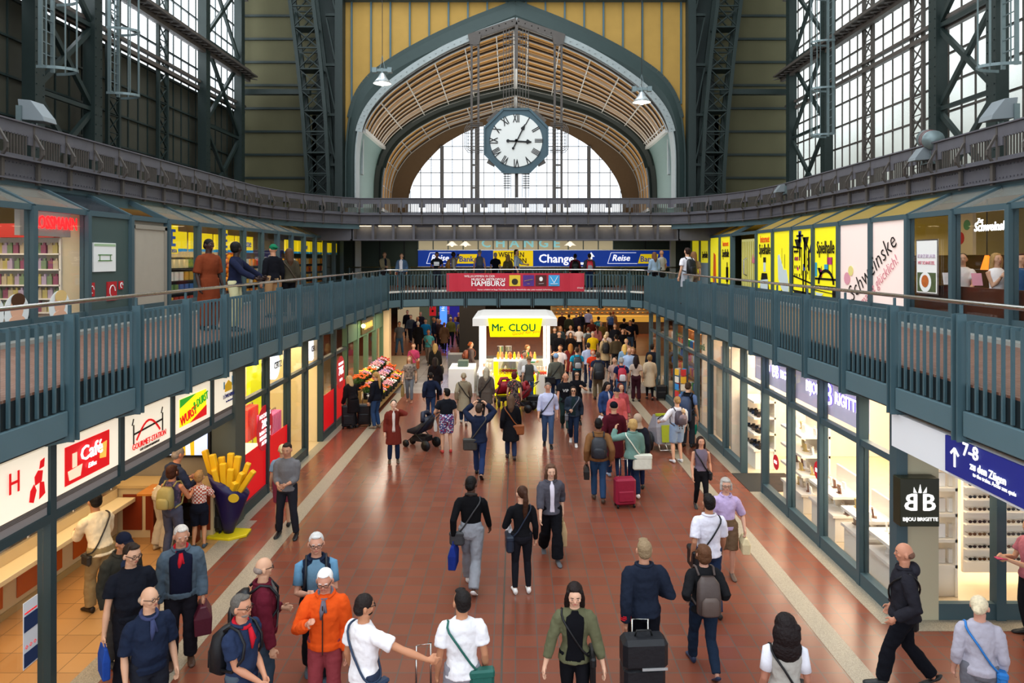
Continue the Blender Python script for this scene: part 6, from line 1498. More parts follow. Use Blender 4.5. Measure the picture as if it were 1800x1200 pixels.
        for i_, q in enumerate((1.5, .5, -.5, -1.5)):
            L_ = (.040, .045, .042, .034)[i_]*k; b0_ = c1_ + wd*q*.0115*k - hd*.004*k; cu = .35 + .12*i_
            d1 = (hd*math.cos(cu*.5) + inn*math.sin(cu*.5)); d2 = (hd*math.cos(cu*1.8) + inn*math.sin(cu*1.8))
            m_.tube([b0_, b0_ + d1*L_*.5, b0_ + d1*L_*.5 + d2*L_*.5], [.0058*k, .0054*k, .0046*k], 7)
        tb = t_ + hd*.016*k + wd*.018*k; td = (hd*.7 + wd*.6 + inn*.35).normalized(); m_.tube([tb - wd*.008*k, tb + td*.022*k, tb + (td*.7 + hd*.5).normalized()*.042*k], [.0075*k, .0062*k, .005*k], 7)
    for s, H_, kn, a_, _z in legs: m.tube([H_ + Vector((0, 0, .03*k)), H_, H_.lerp(kn, .4), kn, kn.lerp(a_, .3), a_.lerp(kn, .12), a_ + Vector((0, 0, -.02*k))], [q_*k*(1 if bot[0] in ('shorts', 'none') else .87) for q_ in (.05, .052, .044, .030, .032, .02, .02)], 12)
    fin(m, 'body', SKN, root, skin, vb, sm=1)
    if not near: fin(hm, 'hands', SKN, root, skin)
    if mid:
        for s in (-1, 1):
            e_ = PB(Hd); e_.ball((s*.0185, .0525, Zc+.0045), .0062, 8, 6, (1.25, .5, .55)); e_.cur = 1; e_.ball((s*.0185, .0545, Zc+.0042), .0036, 8, 6, (1, .7, .9)); fin(e_, 'eye', [EYEW, EYED], root, '808080')
        e_ = PB(Hd); e_.smooth = False
        for s in (-1, 1): e_.bar((s*.010, .0585, Zc+.0180), (s*.028, .0525, Zc+.0168), .003, .003)
        fin(e_, 'eyebrows', HAIRM, root, hair[1])
        e_ = PB(Hd); e_.ball((0, .0555, Zc-.031), .011, 8, 5, (1.25, .35, .32)); fin(e_, 'mouth', LIP, root, '808080')
    if glasses:
        e_ = PB(Hd); e_.smooth = False
        for s in (-1, 1):
            c_ = (s*.0195, .062, Zc+.003); pts = [(c_[0]+.0145*math.cos(a*.785), c_[1], c_[2]+.010*math.sin(a*.785)) for a in range(9)]; e_.tube(pts, .0016, 5); e_.bar((s*.034, .061, Zc+.006), (s*.05, 0, Zc+.006), .003)
            if glasses == 'sun': e_.disc((c_[0], c_[1], c_[2]), .0145, 10, 'y', .001, ry=.010)
        e_.bar((-.006, .063, Zc+.005), (.006, .063, Zc+.005), .003); fin(e_, 'eyeglasses', BLACK, root, '101010')
    # ---- hair
    st, hc = hair; vh = .009 if near else (.014 if mid else .022)
    if st != 'none':
        m = PB(Hd); y0 = -.014
        def capb(gr=1.0, dz=0): m.ball((0, y0, Zc+.020+dz), .052*gr, 18, 12, (.98, 1.06, 1.02))
        if st in ('short', 'quiff'): capb(); m.ball((0, -.026, Zc-.008), .046, 14, 10, (1.03, .86, 1.0)); m.ball((0, .026, Zc+.058), .024, 10, 6, (1.5, 1, .55 if st == 'short' else 1.0))
        elif st == 'buzz': m.ball((0, .000, Zc+.017), .052, 16, 12, (.97, 1.08, 1.04)); m.ball((0, -.026, Zc-.012), .043, 12, 8, (1.05, .86, .95))
        elif st == 'fringe': m.ball((0, -.026, Zc-.006), .044, 14, 8, (1.16, .85, .62)); 
        elif st == 'bob': capb(1.08); m.ball((0, -.022, Zc-.014), .05, 14, 10, (1.14, .95, 1.2)); m.ball((0, .028, Zc+.05), .026, 10, 6, (1.6, 1, .6)); [m.tube([(s*.044, .014, Zc+.02), (s*.05, .014, Zc-.045)], [.018, .014], 8) for s in (-1, 1)]
        elif st == 'curly': capb(1.3, .004); m.ball((0, -.035, Zc-.03), .075, 14, 10, (1.15, .9, 1.2)); m.ball((0, -.045, Zc-.11), .072, 14, 10, (1.25, .7, 1.2)); [m.ball((.056*math.cos(a*2.4), -.05, Zc + .02 - .018*a), .026, 8, 5) for a in range(11)]
        elif st in ('long', 'wavy'):
            capb(1.08); m.tube([(0, -.02, Zc+.02), (0, -.034, Zc-.05), (0, -.052, Zc-.12), (0, -.05, Zc-.21)], [(.056), (.055), (.05), (.02)], 14)
            for s in (-1, 1): m.tube([(s*.04, .012, Zc+.035), (s*.052, .008, Zc-.02), (s*.05, -.005, Zc-.08), (s*.05, -.02, Zc-.15)], [.016, .017, .02, .008], 8)
            m.ball((0, .02, Zc+.056), .024, 10, 6, (1.6, 1, .6))
        elif st == 'pony': capb(1.02); m.tube([(0, -.05, Zc+.03), (0, -.075, Zc+.02), (0, -.08, Zc-.05), (0, -.066, Zc-.16), (0, -.06, Zc-.24)], [.018, .02, .026, .024, .008], 10); m.ball((0, -.03, Zc-.002), .04, 12, 8, (1.1, .9, 1))
        elif st == 'bun': capb(1.02); m.ball((0, -.066, Zc-.004), .027, 10, 8); m.ball((0, -.03, Zc-.002), .04, 12, 8, (1.1, .9, 1))
        elif st == 'afro': capb(1.12, .002); m.ball((0, -.02, Zc+.0), .05, 12, 8, (1.1, 1, 1.1))
        elif st in ('cap', 'capback'):
            m.ball((0, -.004, Zc+.024), .053, 18, 12, (1, 1.12, .95))
            fr__ = -1 if st == 'capback' else 1
            m.prism([(-.038, .04*fr__, Zc+.03), (.038, .04*fr__, Zc+.03), (.03, .1*fr__, Zc+.02), (-.03, .1*fr__, Zc+.02)], (0, 0, .006))
        elif st == 'beanie': m.ball((0, -.006, Zc+.024), .056, 18, 12, (1, 1.05, 1.05)); 
        elif st == 'hat': m.ball((0, -.002, Zc+.034), .05, 16, 10, (1.05, 1.15, .9)); m.tube([(0, -.002, Zc+.03), (0, -.002, Zc+.036)], [.092, .09], 22)
        elif st == 'hijab': m.ball((0, -.012, Zc+.012), .06, 18, 12, (1, 1.05, 1.2)); m.tube([(0, -.01, Zc-.03), (0, -.012, Zc-.075), (0, -.01, Zc-.11)], [.05, .06, .085], 16)
        nm_ = {'cap': 'cap', 'capback': 'cap', 'beanie': 'beanie', 'hat': 'hat', 'hijab': 'headscarf'}.get(st, 'hair')
        cloth_ = nm_ != 'hair'
        if nm_ in ('cap', 'hat'): fin(m, nm_, FAB, root, hc, None)
        else: fin(m, nm_, FAB if cloth_ else HAIRM, root, hc, vh, (.010 if st in ('curly', 'wavy', 'long') else .004) if near and not cloth_ else 0, STR, 2 if st != 'curly' else 1)
    if beard:
        m = PB(Hd); m.ball((0, .024, Zc-.040), .031, 12, 8, (1.05, .95, .62)); fin(m, 'beard', HAIRM, root, beard, vh)
    # ---- bottoms
    bk_, bc = bot[0], bot[1]; bmat = bot[2] if len(bot) > 2 else FAB
    inf = {'jeans': .004, 'trousers': .008, 'leggings': .001, 'shorts': .014, 'wide': .016}.get(bk_, .006)
    if bk_ in ('jeans', 'trousers', 'leggings', 'shorts', 'wide'):
        m = PB(); torso(m, inf, .47, .62)
        end = .0 if bk_ not in ('shorts',) else 1
        for s, H_, kn, a_, _z in legs:
            flare = {'wide': .02, 'trousers': .012, 'jeans': .006}.get(bk_, 0)
            if end: m.tube([H_ + Vector((0, 0, .04*k)), H_, H_.lerp(kn, .5), kn.lerp(H_, .08)], [(.052+inf)*k, (.055+inf)*k, (.05+inf)*k, (.042+inf)*k], 14)
            else: m.tube([H_ + Vector((0, 0, .04*k)), H_, H_.lerp(kn, .5), kn, kn.lerp(a_, .35), a_.lerp(kn, .1) + Vector((0, 0, -.012*k))], [(.052+inf)*k, (.055+inf)*k, (.046+inf)*k, (.034+inf)*k, (.034+inf+flare*.5)*k, (.024+inf+flare)*k], 14)
        fin(m, 'trousers' if not end else 'shorts', bmat, root, bc, vc, (.006 if bk_ == 'leggings' else .02) if near else (.008 if mid else 0))
    # ---- tops
    tk, tc_ = top[0], top[1]; tmat = top[2] if len(top) > 2 else FAB
    ti = {'tee': .008, 'long': .009, 'jacket': .016, 'coat': .017, 'tank': .004, 'vest': .014, 'dress': .006, 'tight': .003, 'tunic': .014}[tk]
    hem = {'tee': .50, 'long': .50, 'jacket': .47, 'coat': .30, 'tank': .53, 'vest': .49, 'dress': .30, 'tight': .53, 'tunic': .27}[tk]
    sl = {'tee': .62, 'long': 2, 'jacket': 2, 'coat': 2, 'tank': 0, 'vest': 0, 'dress': .5, 'tight': 2, 'tunic': .8}[tk]
    if len(top) > 3: sl = top[3]
    mf = (Vector(ft[0]) + Vector(ft[1]))*.5*k; dy_ = abs(ft[0][1]-ft[1][1])*k
    m = PB(); torso(m, ti, .54 if hem < .5 or 1 else .5, .845)
    lo = []
    z_ = .54
    while z_ > hem - .001:
        u = (.54 - z_)/.5; rx = .098 + ti + u*(.04 if tk in ('coat', 'dress', 'tunic') else .01); ry = .07*(b if z_ > .5 else 1) + ti + u*.03 + (dy_/k*.28)*min(1, u*2.2)
        c_ = (T((0, 0, z_*k)) if z_ > .5 else (Vector((mf.x*u*2, mf.y*u, 0)) + Vector((0, 0, z_*k + hz - .525*k)))); lo.append([Vector((p.x + c_.x, p.y + c_.y, c_.z)) for p in ell((0, 0, 0), rx*k, ry*k)]); z_ -= .04
    if len(lo) > 1: m.loft(lo)
    if tk != 'tank': m.loft([[T(p) for p in ell((0, -.004*k, z*k), rx*k, ry*k)] for z, rx, ry in ((.78, .07, .045), (.80, .085+ti*.5, .048+ti*.3), (.82, .066+ti*.5, .044+ti*.4), (.84, .042+ti*.5, .040+ti*.4))])
    for s, S_, e, t_, v in arms:
        ai = ti*.8 + .003
        if sl > 0: P_ = [S_ + Vector((-s*.035*k, 0, .006*k)), S_ + Vector((-s*.006*k, 0, 0)), S_.lerp(e, .12)]; R_ = [(.022+ai)*k, (.028+ai)*k, (.031+ai)*k]
        if sl == 0: continue
        if sl <= 1: P_ += [S_.lerp(e, sl*.5), S_.lerp(e, sl)]; R_ += [(.032+ai)*k, (.030+ai*1.4)*k]
        else:
            q = sl - 1; P_ += [S_.lerp(e, .5), e, e.lerp(t_, q*.5), e.lerp(t_, q*.97)]; R_ += [(.029+ai)*k, (.025+ai)*k, (.023+ai)*k, (.018+ai)*k]
        m.tube(P_, R_, 14)
    fin(m, {'coat': 'coat', 'jacket': 'jacket', 'dress': 'dress', 'vest': 'vest', 'tank': 'tank_top'}.get(tk, 'shirt'), tmat, root, tc_, vc, (0 if tk in ('tight', 'tank') else .024) if near else (.012 if mid else 0))
    if mid and tk in ('jacket', 'coat', 'vest') or tc_ in ('27324c', 'dad7e2', 'b7a2c8', '4c5a66'):
        m = PB(); m.tube([T(((.047+ti*.5)*k*math.cos(R(a)), (.047+ti*.5)*k*math.sin(R(a)) - .004*k, (.842 - .014*max(0, math.sin(R(a))))*k)) for a in range(115, 426, 15)], .011*k, 8); fin(m, 'collar', tmat, root, tc_)
    if tk == 'vest' or (front and len(front) > 2):   # sleeves of the garment under the vest
        sc_ = top[4] if len(top) > 4 else (front[0] if front else 'e8e8e8'); m = PB()
        for s, S_, e, t_, v in arms: m.tube([S_ + Vector((-s*.02*k, 0, .004*k)), S_, S_.lerp(e, .4), S_.lerp(e, .7)], [(.038)*k, (.04)*k, (.037)*k, (.036)*k], 14)
        if tk == 'vest': fin(m, 'sleeves', FAB, root, sc_)
    if front:   # shirt front seen through an open jacket, or a printed panel
        m = PB(); hw = front[1]; rr_ = []
        for z, rx, ry, yo in [r_ for r_ in rings if .5 <= r_[0] <= .84]:
            row = []
            for q in range(-4, 5):
                a = math.pi/2 + R(hw)*q/4*(1 if z < .8 else .55); row.append(T(((rx+ti+.004)*k*math.cos(a), (yo + (ry+ti+.004)*math.sin(a))*k, z*k)))
            rr_.append(row)
        m.loft(rr_, cap=False, closed=False); o = fin(m, 'shirt_front', FAB, root, front[0]); q = o.modifiers.new('t', 'SOLIDIFY'); q.thickness = .008; q.offset = 1
    if scarf:
        m = PB(); n_ = 14; pts = [T((.045*k*math.cos(2*math.pi*q/n_), (.0 + .045*math.sin(2*math.pi*q/n_))*k, (.84 - .02*math.sin(2*math.pi*q/n_))*k)) for q in range(n_+1)]; m.tube(pts, .012*k, 8)
        if near: m.tube([T((0, .062*k, .82*k)), T((.006*k, .088*k, .76*k)), T((.012*k, .09*k, .71*k))], [.012*k, .016*k, .005*k], 8); m.tube([T((0, .062*k, .82*k)), T((-.02*k, .084*k, .75*k))], [.012*k, .008*k], 8)
        fin(m, 'neckerchief', FAB, root, scarf)
    # ---- shoes
    for s, H_, kn, a_, lz in legs:
        m = PB(); pt = -min(1.0, lz*14); ca, sa = math.cos(pt), math.sin(pt)
        ball_ = Vector((a_.x, a_.y + .075*k, max(.0, 0) + 0)); 
        def Ft(p, a_=a_, ca=ca, sa=sa, lz=lz):   # pitch about the ball of the foot when the heel lifts
            y, z = p[1] - .07, p[2]; return Vector((a_.x + s*.0*k + p[0]*k + s*.01*k*p[1]*6, a_.y + (.07 + y*ca + z*sa*-1*-1)*k if 0 else a_.y + (.07 + y*ca - z*sa*-1)*k, (max(0, lz - .035) + .002 + (y*sa*1 + z*ca))*k if lz else (.002 + z)*k))
        prof_ = [(-.038, .017, .05), (-.03, .022, .052), (.0, .023, .056), (.04, .024, .036), (.08, .027, .026), (.105, .022, .019), (.118, .012, .012)]
        rg_ = []
        for y, wx, zt in prof_: rg_.append([Ft((wx*math.cos(a), y, max(0, zt*.5 + zt*.5*math.sin(a)))) for a in [2*math.pi*q/12 for q in range(12)]])
        m.loft(rg_); fin(m, 'shoe', LTH, root, shoe)
    L_ = dict(root=root, k=k, T=T, arms=arms, hz=hz, th=th, rings=rings, ti=ti, near=near, Hd=Hd)
    return L_
def carried(pr, name, label, cat='bag', group=None):
    r = thing(name, pr['root'].location, 0, label, cat, group); r.rotation_euler = pr['root'].rotation_euler; return r
def strap_path(pr, side, off=.012, hipside=None, front=True):
    """closed diagonal strap from one shoulder to the other hip."""
    T, k, ti = pr['T'], pr['k'], pr['ti']; pts = []; rings = pr['rings']
    def surf(a, z):
        for q0, q1 in zip(rings[:-1], rings[1:]):
            if q0[0] <= z <= q1[0]: t = (z-q0[0])/(q1[0]-q0[0]); rx, ry, yo = [q0[i]*(1-t)+q1[i]*t for i in (1, 2, 3)]; break
        return T(((rx+ti+off)*k*math.cos(a), (yo + (ry+ti+off)*math.sin(a))*k, z*k))
    for q in range(25):
        u = q/24; a = 2*math.pi*u; x = math.cos(a); z = .67 + .155*x
        ang = math.atan2(math.sin(a), x*side*.95 if abs(x) > .01 else .01*side); pts.append(surf(ang, min(.83, max(.53, z))))
    return pts
def bag_cross(pr, label, c='222222', side=-1, size=(.26, .1, .2), back=False, pos=None, name='shoulder_bag'):
    """side: +1 hangs at the right hip, -1 at the left hip."""
    r = carried(pr, name, label); k = pr['k']; T = pr['T']; m = PB(); m.tube(strap_path(pr, -side), .012 if pr['near'] else .014, 6); fin(m, 'strap', LTH, r, c)
    p = T(((side*.115)*k, (-.05 if back else .02)*k, .50*k)) if not pos else T(Vector(pos)*k); w_, d_, h_ = size; m = PB(); m.smooth = False
    a = 0 if (back or pos) else 1
    dx, dy = (w_/2, d_/2) if not a else (d_/2, w_/2); m.box(p.x-dx, p.x+dx, p.y-dy, p.y+dy, p.z-h_*.7, p.z+h_*.3); fin(m, 'bag_body', LTH, r, c).modifiers.new('b', 'BEVEL').width = .03
    m = PB(); m.smooth = False; m.box(p.x-dx-.004, p.x+dx+.004, p.y-dy-.006, p.y+dy+.006, p.z+h_*.0, p.z+h_*.31); fin(m, 'flap', LTH, r, c).modifiers.new('b', 'BEVEL').width = .02
    return r
def bag_back(pr, label, c='1c1c1e', size=(.28, .17, .44), pocket=None, name='backpack'):
    r = carried(pr, name, label); k = pr['k']; T = pr['T']; w_, d_, h_ = size; ti = pr['ti']; yb = -(.066 + ti + .004)*k
    m = PB(); rg_ = []
    for z, q, dd in ((0, .8, .7), (.06, .98, 1), (.5, 1, 1), (.85, .9, .8), (1, .55, .45)):
        zz = .80*k - h_ + h_*z; rg_.append([T((math.copysign(abs(math.cos(a))**.6, math.cos(a))*w_/2*q, yb - d_/2*dd + math.copysign(abs(math.sin(a))**.6, math.sin(a))*d_/2*dd, zz)) for a in [2*math.pi*i/20 for i in range(20)]])
    m.loft(rg_); fin(m, 'pack_body', LTH, r, c)
    m = PB(); zz = .80*k - h_*.95; rg_ = []
    for z, q in ((0, .8), (.1, 1), (.8, .95), (1, .6)): rg_.append([T((math.cos(a)*w_*.38*q, yb - d_ + math.sin(a)*.035*q - .005, zz + h_*.5*z)) for a in [2*math.pi*i/16 for i in range(16)]])
    m.loft(rg_); fin(m, 'front_pocket', LTH, r, pocket or c)
    for s in (-1, 1):
        m = PB(); x = s*.06*k; m.tube([T((x, yb+.0, .80*k)), T((x*1.1, -.02*k, (.835 + ti*.6)*k)), T((x*1.1, .04*k, (.82+ti*.6)*k)), T((x*1.15, (.078+ti)*k, .76*k)), T((x*1.3, (.074+ti)*k, .68*k)), T((s*(.092+ti)*k, .02*k, .60*k)), T((s*.08*k, yb, .58*k))], .016, 6); fin(m, 'strap', LTH, r, c)
    return r
def bag_hand(pr, label, c='3040a0', hand=1, size=(.3, .1, .36), drop=.12, name='shopping_bag', mat=None, c2=None):
    r = carried(pr, name, label); t_ = pr['arms'][1 if hand > 0 else 0][3]; hd_ = t_ + Vector((0, 0, -.07)); w_, d_, h_ = size; m = PB(); m.smooth = False; zt = hd_.z - drop; q = .85
    m.loft([[Vector((hd_.x + sx*d_/2, hd_.y + sy*w_/2, zt-h_)) for sx, sy in ((-1, -1), (1, -1), (1, 1), (-1, 1))], [Vector((hd_.x + sx*d_/2*1.1, hd_.y + sy*w_/2, zt-h_*.4)) for sx, sy in ((-1, -1), (1, -1), (1, 1), (-1, 1))], [Vector((hd_.x + sx*d_*.2, hd_.y + sy*w_/2*q, zt)) for sx, sy in ((-1, -1), (1, -1), (1, 1), (-1, 1))]])
    fin(m, 'bag_body', mat or FAB, r, c).modifiers.new('b', 'BEVEL').width = .012
    m = PB(); m.tube([(hd_.x, hd_.y - w_*.25, zt), (hd_.x, hd_.y - .02, hd_.z), (hd_.x, hd_.y + .02, hd_.z), (hd_.x, hd_.y + w_*.25, zt)], .007, 6); fin(m, 'handles', FAB, r, c2 or c); return r
def suitcase(x, y, ang, label, c='1a1a1c', size=(.40, .24, .58), hz_=1.0, on=None, tilt=0, handle=True):
    r = thing('suitcase', (x, y, 0), R(ang), label, 'suitcase'); w_, d_, h_ = size; m = PB(); m.smooth = False; m.box(-w_/2, w_/2, -d_/2, d_/2, .06, .06+h_); fin(m, 'shell', LTH, r, c).modifiers.new('b', 'BEVEL').width = .04
    m = PB(); m.smooth = False; m.box(-w_*.38, w_*.38, -d_/2-.03, -d_/2+.02, .14, .06+h_*.55); fin(m, 'front_pocket', LTH, r, c).modifiers.new('b', 'BEVEL').width = .02
    for s in (-1, 1):
        for t in (-1, 1): m = PB(); m.tube([(s*w_*.4-.015, t*d_*.38, .04), (s*w_*.4+.015, t*d_*.38, .04)], .04, 12); fin(m, 'wheel', LTH, r, '0c0c0c')
    if handle:
        m = PB(); m.tube([(-w_*.2, d_*.35, .06+h_), (-w_*.2, d_*.35, hz_), (w_*.2, d_*.35, hz_), (w_*.2, d_*.35, .06+h_)], .011, 6); fin(m, 'pull_handle', CHROME, r, 'b0b0b0')
    if tilt: r.rotation_euler = (R(-tilt), 0, R(ang))
    return r
# ---- lower left group
p = person('person in cream long-sleeved shirt and khaki trousers leaning over the food counter', 178, 866, 1075, h=1.78, th=-60, top=('long', 'e0cfae'), bot=('trousers', '8f7a55'), shoe='2a211a', hair=('short', '1c1612'), skin='a8744e', lean=16, lh=(-.05, .30, .62), rh=(.10, .28, .60), stance='step')
bag_cross(p, 'thin dark bag slung over the cream shirt at the counter', '2a2622', side=-1, size=(.2, .07, .16))
p = person('person in dark cap and olive jacket behind the man with the blue bag', 208, 932, h=1.72, th=120, top=('jacket', '34322b'), bot=('trousers', '3d3a38'), hair=('cap', '1a1d2c'), skin='b9805e', nod=14, front=('2c3448', 22), lean=8, shoe='35302c')
p = person('person in black t-shirt and glasses carrying a printed blue bag', 230, 955, h=1.82, th=140, top=('tee', '181a22'), bot=('trousers', '1a1a20'), hair=('short', '2a1f18'), b=1.22, glasses='clear', turn=-20, nod=10, rh=(.17, .06, .46), stance='stand')
bag_hand(p, 'blue plastic bag with orange print in the hand of the man in glasses', '26489a', 1, (.30, .08, .36), .06, 'plastic_bag')
p = person('bald person in navy sweater with checked collar at the bottom left', 262, 1032, h=1.74, th=135, top=('long', '1d2538', FAB, .9), bot=('trousers', '20222a'), hair=('fringe', 'a08a78'), b=1.22, glasses='clear', turn=-25, scarf='3a4060')
p = person('tall person in open denim shirt with red neckerchief beside the blue-bag man', 318, 923, 1165, th=155, top=('jacket', '4c5a66'), bot=('trousers', '1c1a20'), hair=('short', 'c9bfb4'), skin='c08a6e', b=1.15, front=('16182a', 40), scarf='b8202a', nod=12, turn=-10, shoe='4a3226', rh=(.15, .02, .45))
bag_hand(p, 'burgundy soft bag hanging at the side of the denim-shirt man', '4a1424', -1, (.34, .2, .36), .02, 'holdall', LTH)
p = person('person in navy polo with red neckerchief and clasped hands, lower left', 425, 1046, h=1.76, th=112, top=('tee', '27324c'), bot=('jeans', '4a5560'), hair=('short', '5c5650'), skin='bf8668', b=1.12, scarf='b81e2c', glasses='clear', lh=(-.02, .15, .55), rh=(.03, .15, .54), turn=-6, beard='8a8078')
bag_back(p, 'black backpack on the man in the navy polo', '15161a', (.32, .2, .46))
p = person('bald person in burgundy jacket seen from the side, lower left', 463, 980, h=1.76, th=70, top=('jacket', '5a1a28'), bot=('jeans', '33404e'), hair=('fringe', '8a7a70'), b=1.1, glasses='clear', turn=-10, front=('5c5a58', 26), lh=(-.1, .12, .60), rh=(.17, .05, .47))
bag_back(p, 'black backpack on the man in the burgundy jacket', '17181c', (.3, .2, .42))
p = person('white-haired person in blue shirt and navy vest with folded arm', 556, 936, 1190, th=165, top=('vest', '1c2436', FAB, 0, '5f8aa8'), bot=('trousers', '16181e'), hair=('short', 'c4c0bc'), skin='c48f76', front=('5f7f94', 34), glasses='clear', lh=(-.06, .14, .70), rh=(.06, .17, .66), shoe='3a4550', beard=None, stance='step', nod=4)
bag_back(p, 'dark backpack of the man in the navy vest', '1c1e24', (.3, .18, .42))
p = person('person in bright orange rain jacket and glasses raising one fist', 572, 998, h=1.76, th=176, top=('jacket', 'd8501a'), bot=('trousers', '8a3a40'), hair=('short', 'ece8e4'), skin='c48a72', glasses='clear', b=1.06, rh=(.08, .16, .72), nod=16, turn=0, scarf='6a6570')
m = PB(p['T']); m.smooth = False; k = p['k']; m.bar((0, .096*k, .49*k), (0, .096*k, .80*k), .012, .006); fin(m, 'zip', FAB, p['root'], '3a2a24')
p = person('person in white t-shirt with blue strap pulling a case, lower centre-left', 640, 1044, h=1.78, th=38, top=('tee', 'e9e6e8'), bot=('jeans', '2c3448'), hair=('buzz', '221a18'), skin='b9805f', glasses='clear', turn=28, rh=(.40, .20, .64), beard='2a1e18')
bag_cross(p, 'small black bag on a navy strap across the white t-shirt', '24344c', side=1, size=(.2, .09, .16))
x_, y_ = p['root'].location.x, p['root'].location.y
suitcase(x_ + .62, y_ + .15, 20, 'dark cabin case with raised black handle beside the man in white t-shirt', '26282c', hz_=1.13)
p = person('person in white t-shirt with green sling bag, bottom centre', 812, 1037, h=1.77, th=-8, top=('tee', 'e4e3e6'), bot=('jeans', '8a8890'), hair=('short', '1a1514'), skin='b8805f', turn=-18, stance='wide')
bag_cross(p, 'dark green sling bag on the back of the man in white, bottom centre', '1f5a50', side=1, size=(.26, .10, .30), back=True)
p = person('person with long dark hair in olive shirt tied over a black top', 1010, 1023, h=1.68, th=182, fem=True, top=('long', '5c5c44', FAB, 1.7), bot=('leggings', '121216'), hair=('long', '1e1412'), skin='d8a88c', front=('101014', 34), nod=14, lh=(-.19, .05, .46), rh=(.20, .06, .47), stance='step')
bag_cross(p, 'flat black handbag at the side of the woman in the olive shirt', '141416', side=-1, size=(.34, .06, .36))
p = person('person in navy uniform jacket with red cuff stripes pulling stacked cases', 1132, 947, h=1.82, th=-4, top=('jacket', '1e2432'), bot=('trousers', '15171e'), hair=('short', '8a7458'), skin='c08a6e', rh=(.13, .12, .60), lh=(-.14, -.06, .47), stance='step')
e, t_ = p['arms'][0][2], p['arms'][0][3]
for q in (.68, .76, .84):
    m = PB(); a_ = e.lerp(t_, q); d_ = (t_ - e).normalized()*.008; m.tube([a_ - d_, a_ + d_], .066, 14); fin(m, 'cuff_stripe', FAB, p['root'], 'c0202c')
x_, y_ = p['root'].location.x, p['root'].location.y
s1 = suitcase(x_ - .12, y_ - .55, 4, 'large black trolley case pulled by the uniformed man', '1b1c20', (.48, .3, .56), 1.06)
ob = thing('cabin_bag', (x_ - .12, y_ - .60, .62), R(4), 'black cabin bag stacked on top of the large trolley case', 'bag'); m = PB(); m.smooth = False; m.box(-.26, .26, -.16, .12, 0, .34); fin(m, 'bag_body', LTH, ob, '17181c').modifiers.new('b', 'BEVEL').width = .05
m = PB(); m.tube([(-.1, -.02, .33), (-.08, -.02, .4), (.08, -.02, .4), (.1, -.02, .33)], .012, 6); fin(m, 'handle', LTH, ob, '101010'); m = PB(); m.smooth = False; m.box(-.05, .24, -.175, -.16, .02, .045); fin(m, 'light_trim', LTH, ob, '9a9a9a')
p = person('person with brown bob, black top and grey cuffs, hands on hips from behind', 1237, 953, 1180, th=-2, fem=True, b=1.08, top=('long', '1c1c1e', FAB, 1.35), bot=('jeans', '1e2a3c'), shoe='27324c', hair=('bob', '5a3a26'), skin='c4907a', rh=(.10, .02, .55), lh=(-.12, .02, .55), stance='walk')
bag_back(p, 'brown backpack with pale print on the woman with the brown bob', '4a3e3a', (.3, .16, .46), '5a4c46')
p = person('person in white short-sleeved shirt with black shoulder bag, back turned', 1246, 868, h=1.78, th=-3, top=('tee', 'dad7e2', FAB, .8), bot=('jeans', '23304a'), hair=('short', '181312'), skin='b07a5c', b=1.06, stance='step')
bag_cross(p, 'black messenger bag at the left side of the man in the white shirt', '131316', side=-1, size=(.34, .14, .3))
p = person('older person in lilac shirt and brown shorts coming forward with a cream bag', 1276, 848, 1015, h=1.64, th=185, fem=True, b=1.08, top=('tee', 'b7a2c8', FAB, .95), bot=('shorts', '6a5440'), shoe='5a4a40', hair=('bob', 'a8a098'), skin='c99880', glasses='clear', lh=(-.17, .06, .52))
bag_hand(p, 'cream handbag on the arm of the woman in lilac', 'd8c8a0', -1, (.3, .12, .26), .04, 'handbag')
p = person('slim person in grey sleeveless top and black trousers by the right stripe', 1232, 767, 895, th=180, fem=True, top=('tank', '6a6070'), bot=('leggings', '16161a'), hair=('long', '2a1a14'), skin='c48e72', stance='step')
bag_cross(p, 'small black bag at the hip of the woman in the grey sleeveless top', '17171b', side=-1, size=(.2, .08, .18))
p = person('person with dark curly hair and grey vest, back turned, bottom right of centre', 1380, 1082, h=1.64, th=6, fem=True, top=('vest', 'a8a49c', FAB, 0, 'dcdce4'), bot=('jeans', '4a4640'), hair=('curly', '1c1414'), skin='a8705a')
bag_cross(p, 'black shoulder bag on the curly-haired woman', '141416', side=1, size=(.3, .1, .3))
p = person('bald person in dark hooded jacket walking past the black cube sign', 1590, 950, 1205, h=1.80, th=-72, top=('jacket', '25242a'), bot=('trousers', '14151b'), hair=('fringe', '6a4a3c'), skin='c08468', stance='walk', lh=(-.14, .08, .52), rh=(.12, .06, .50), b=1.06)
m = PB(p['T']); k = p['k']; m.ball((0, -.055*k, .83*k), .06*k, 12, 8, (1.1, .7, .8)); fin(m, 'hood', FAB, p['root'], '2b2a31', .014)
bag_cross(p, 'black shoulder bag with grey piping on the man in the hooded jacket', '121215', side=1, size=(.36, .16, .30), back=True)
p = person('person with blonde bun in loose grey sweater, bottom right corner', 1722, 1047, h=1.64, th=20, fem=True, b=1.1, top=('long', 'aaa6b2', FAB, 1.6), bot=('trousers', '6a6a72'), hair=('bun', 'd8c8a8'), skin='c48e78', turn=25)
bag_cross(p, 'bright blue bag of the woman with the blonde bun', '2470b8', side=1, size=(.3, .1, .26))
p = person('person in pink holding a phone, cut by the right edge of the picture', 1812, 920, 1120, h=1.66, th=-85, fem=True, top=('tee', 'b06a78'), bot=('leggings', '202024'), hair=('long', '3a2418'), lh=(-.04, .2, .66), rh=(.04, .2, .66))
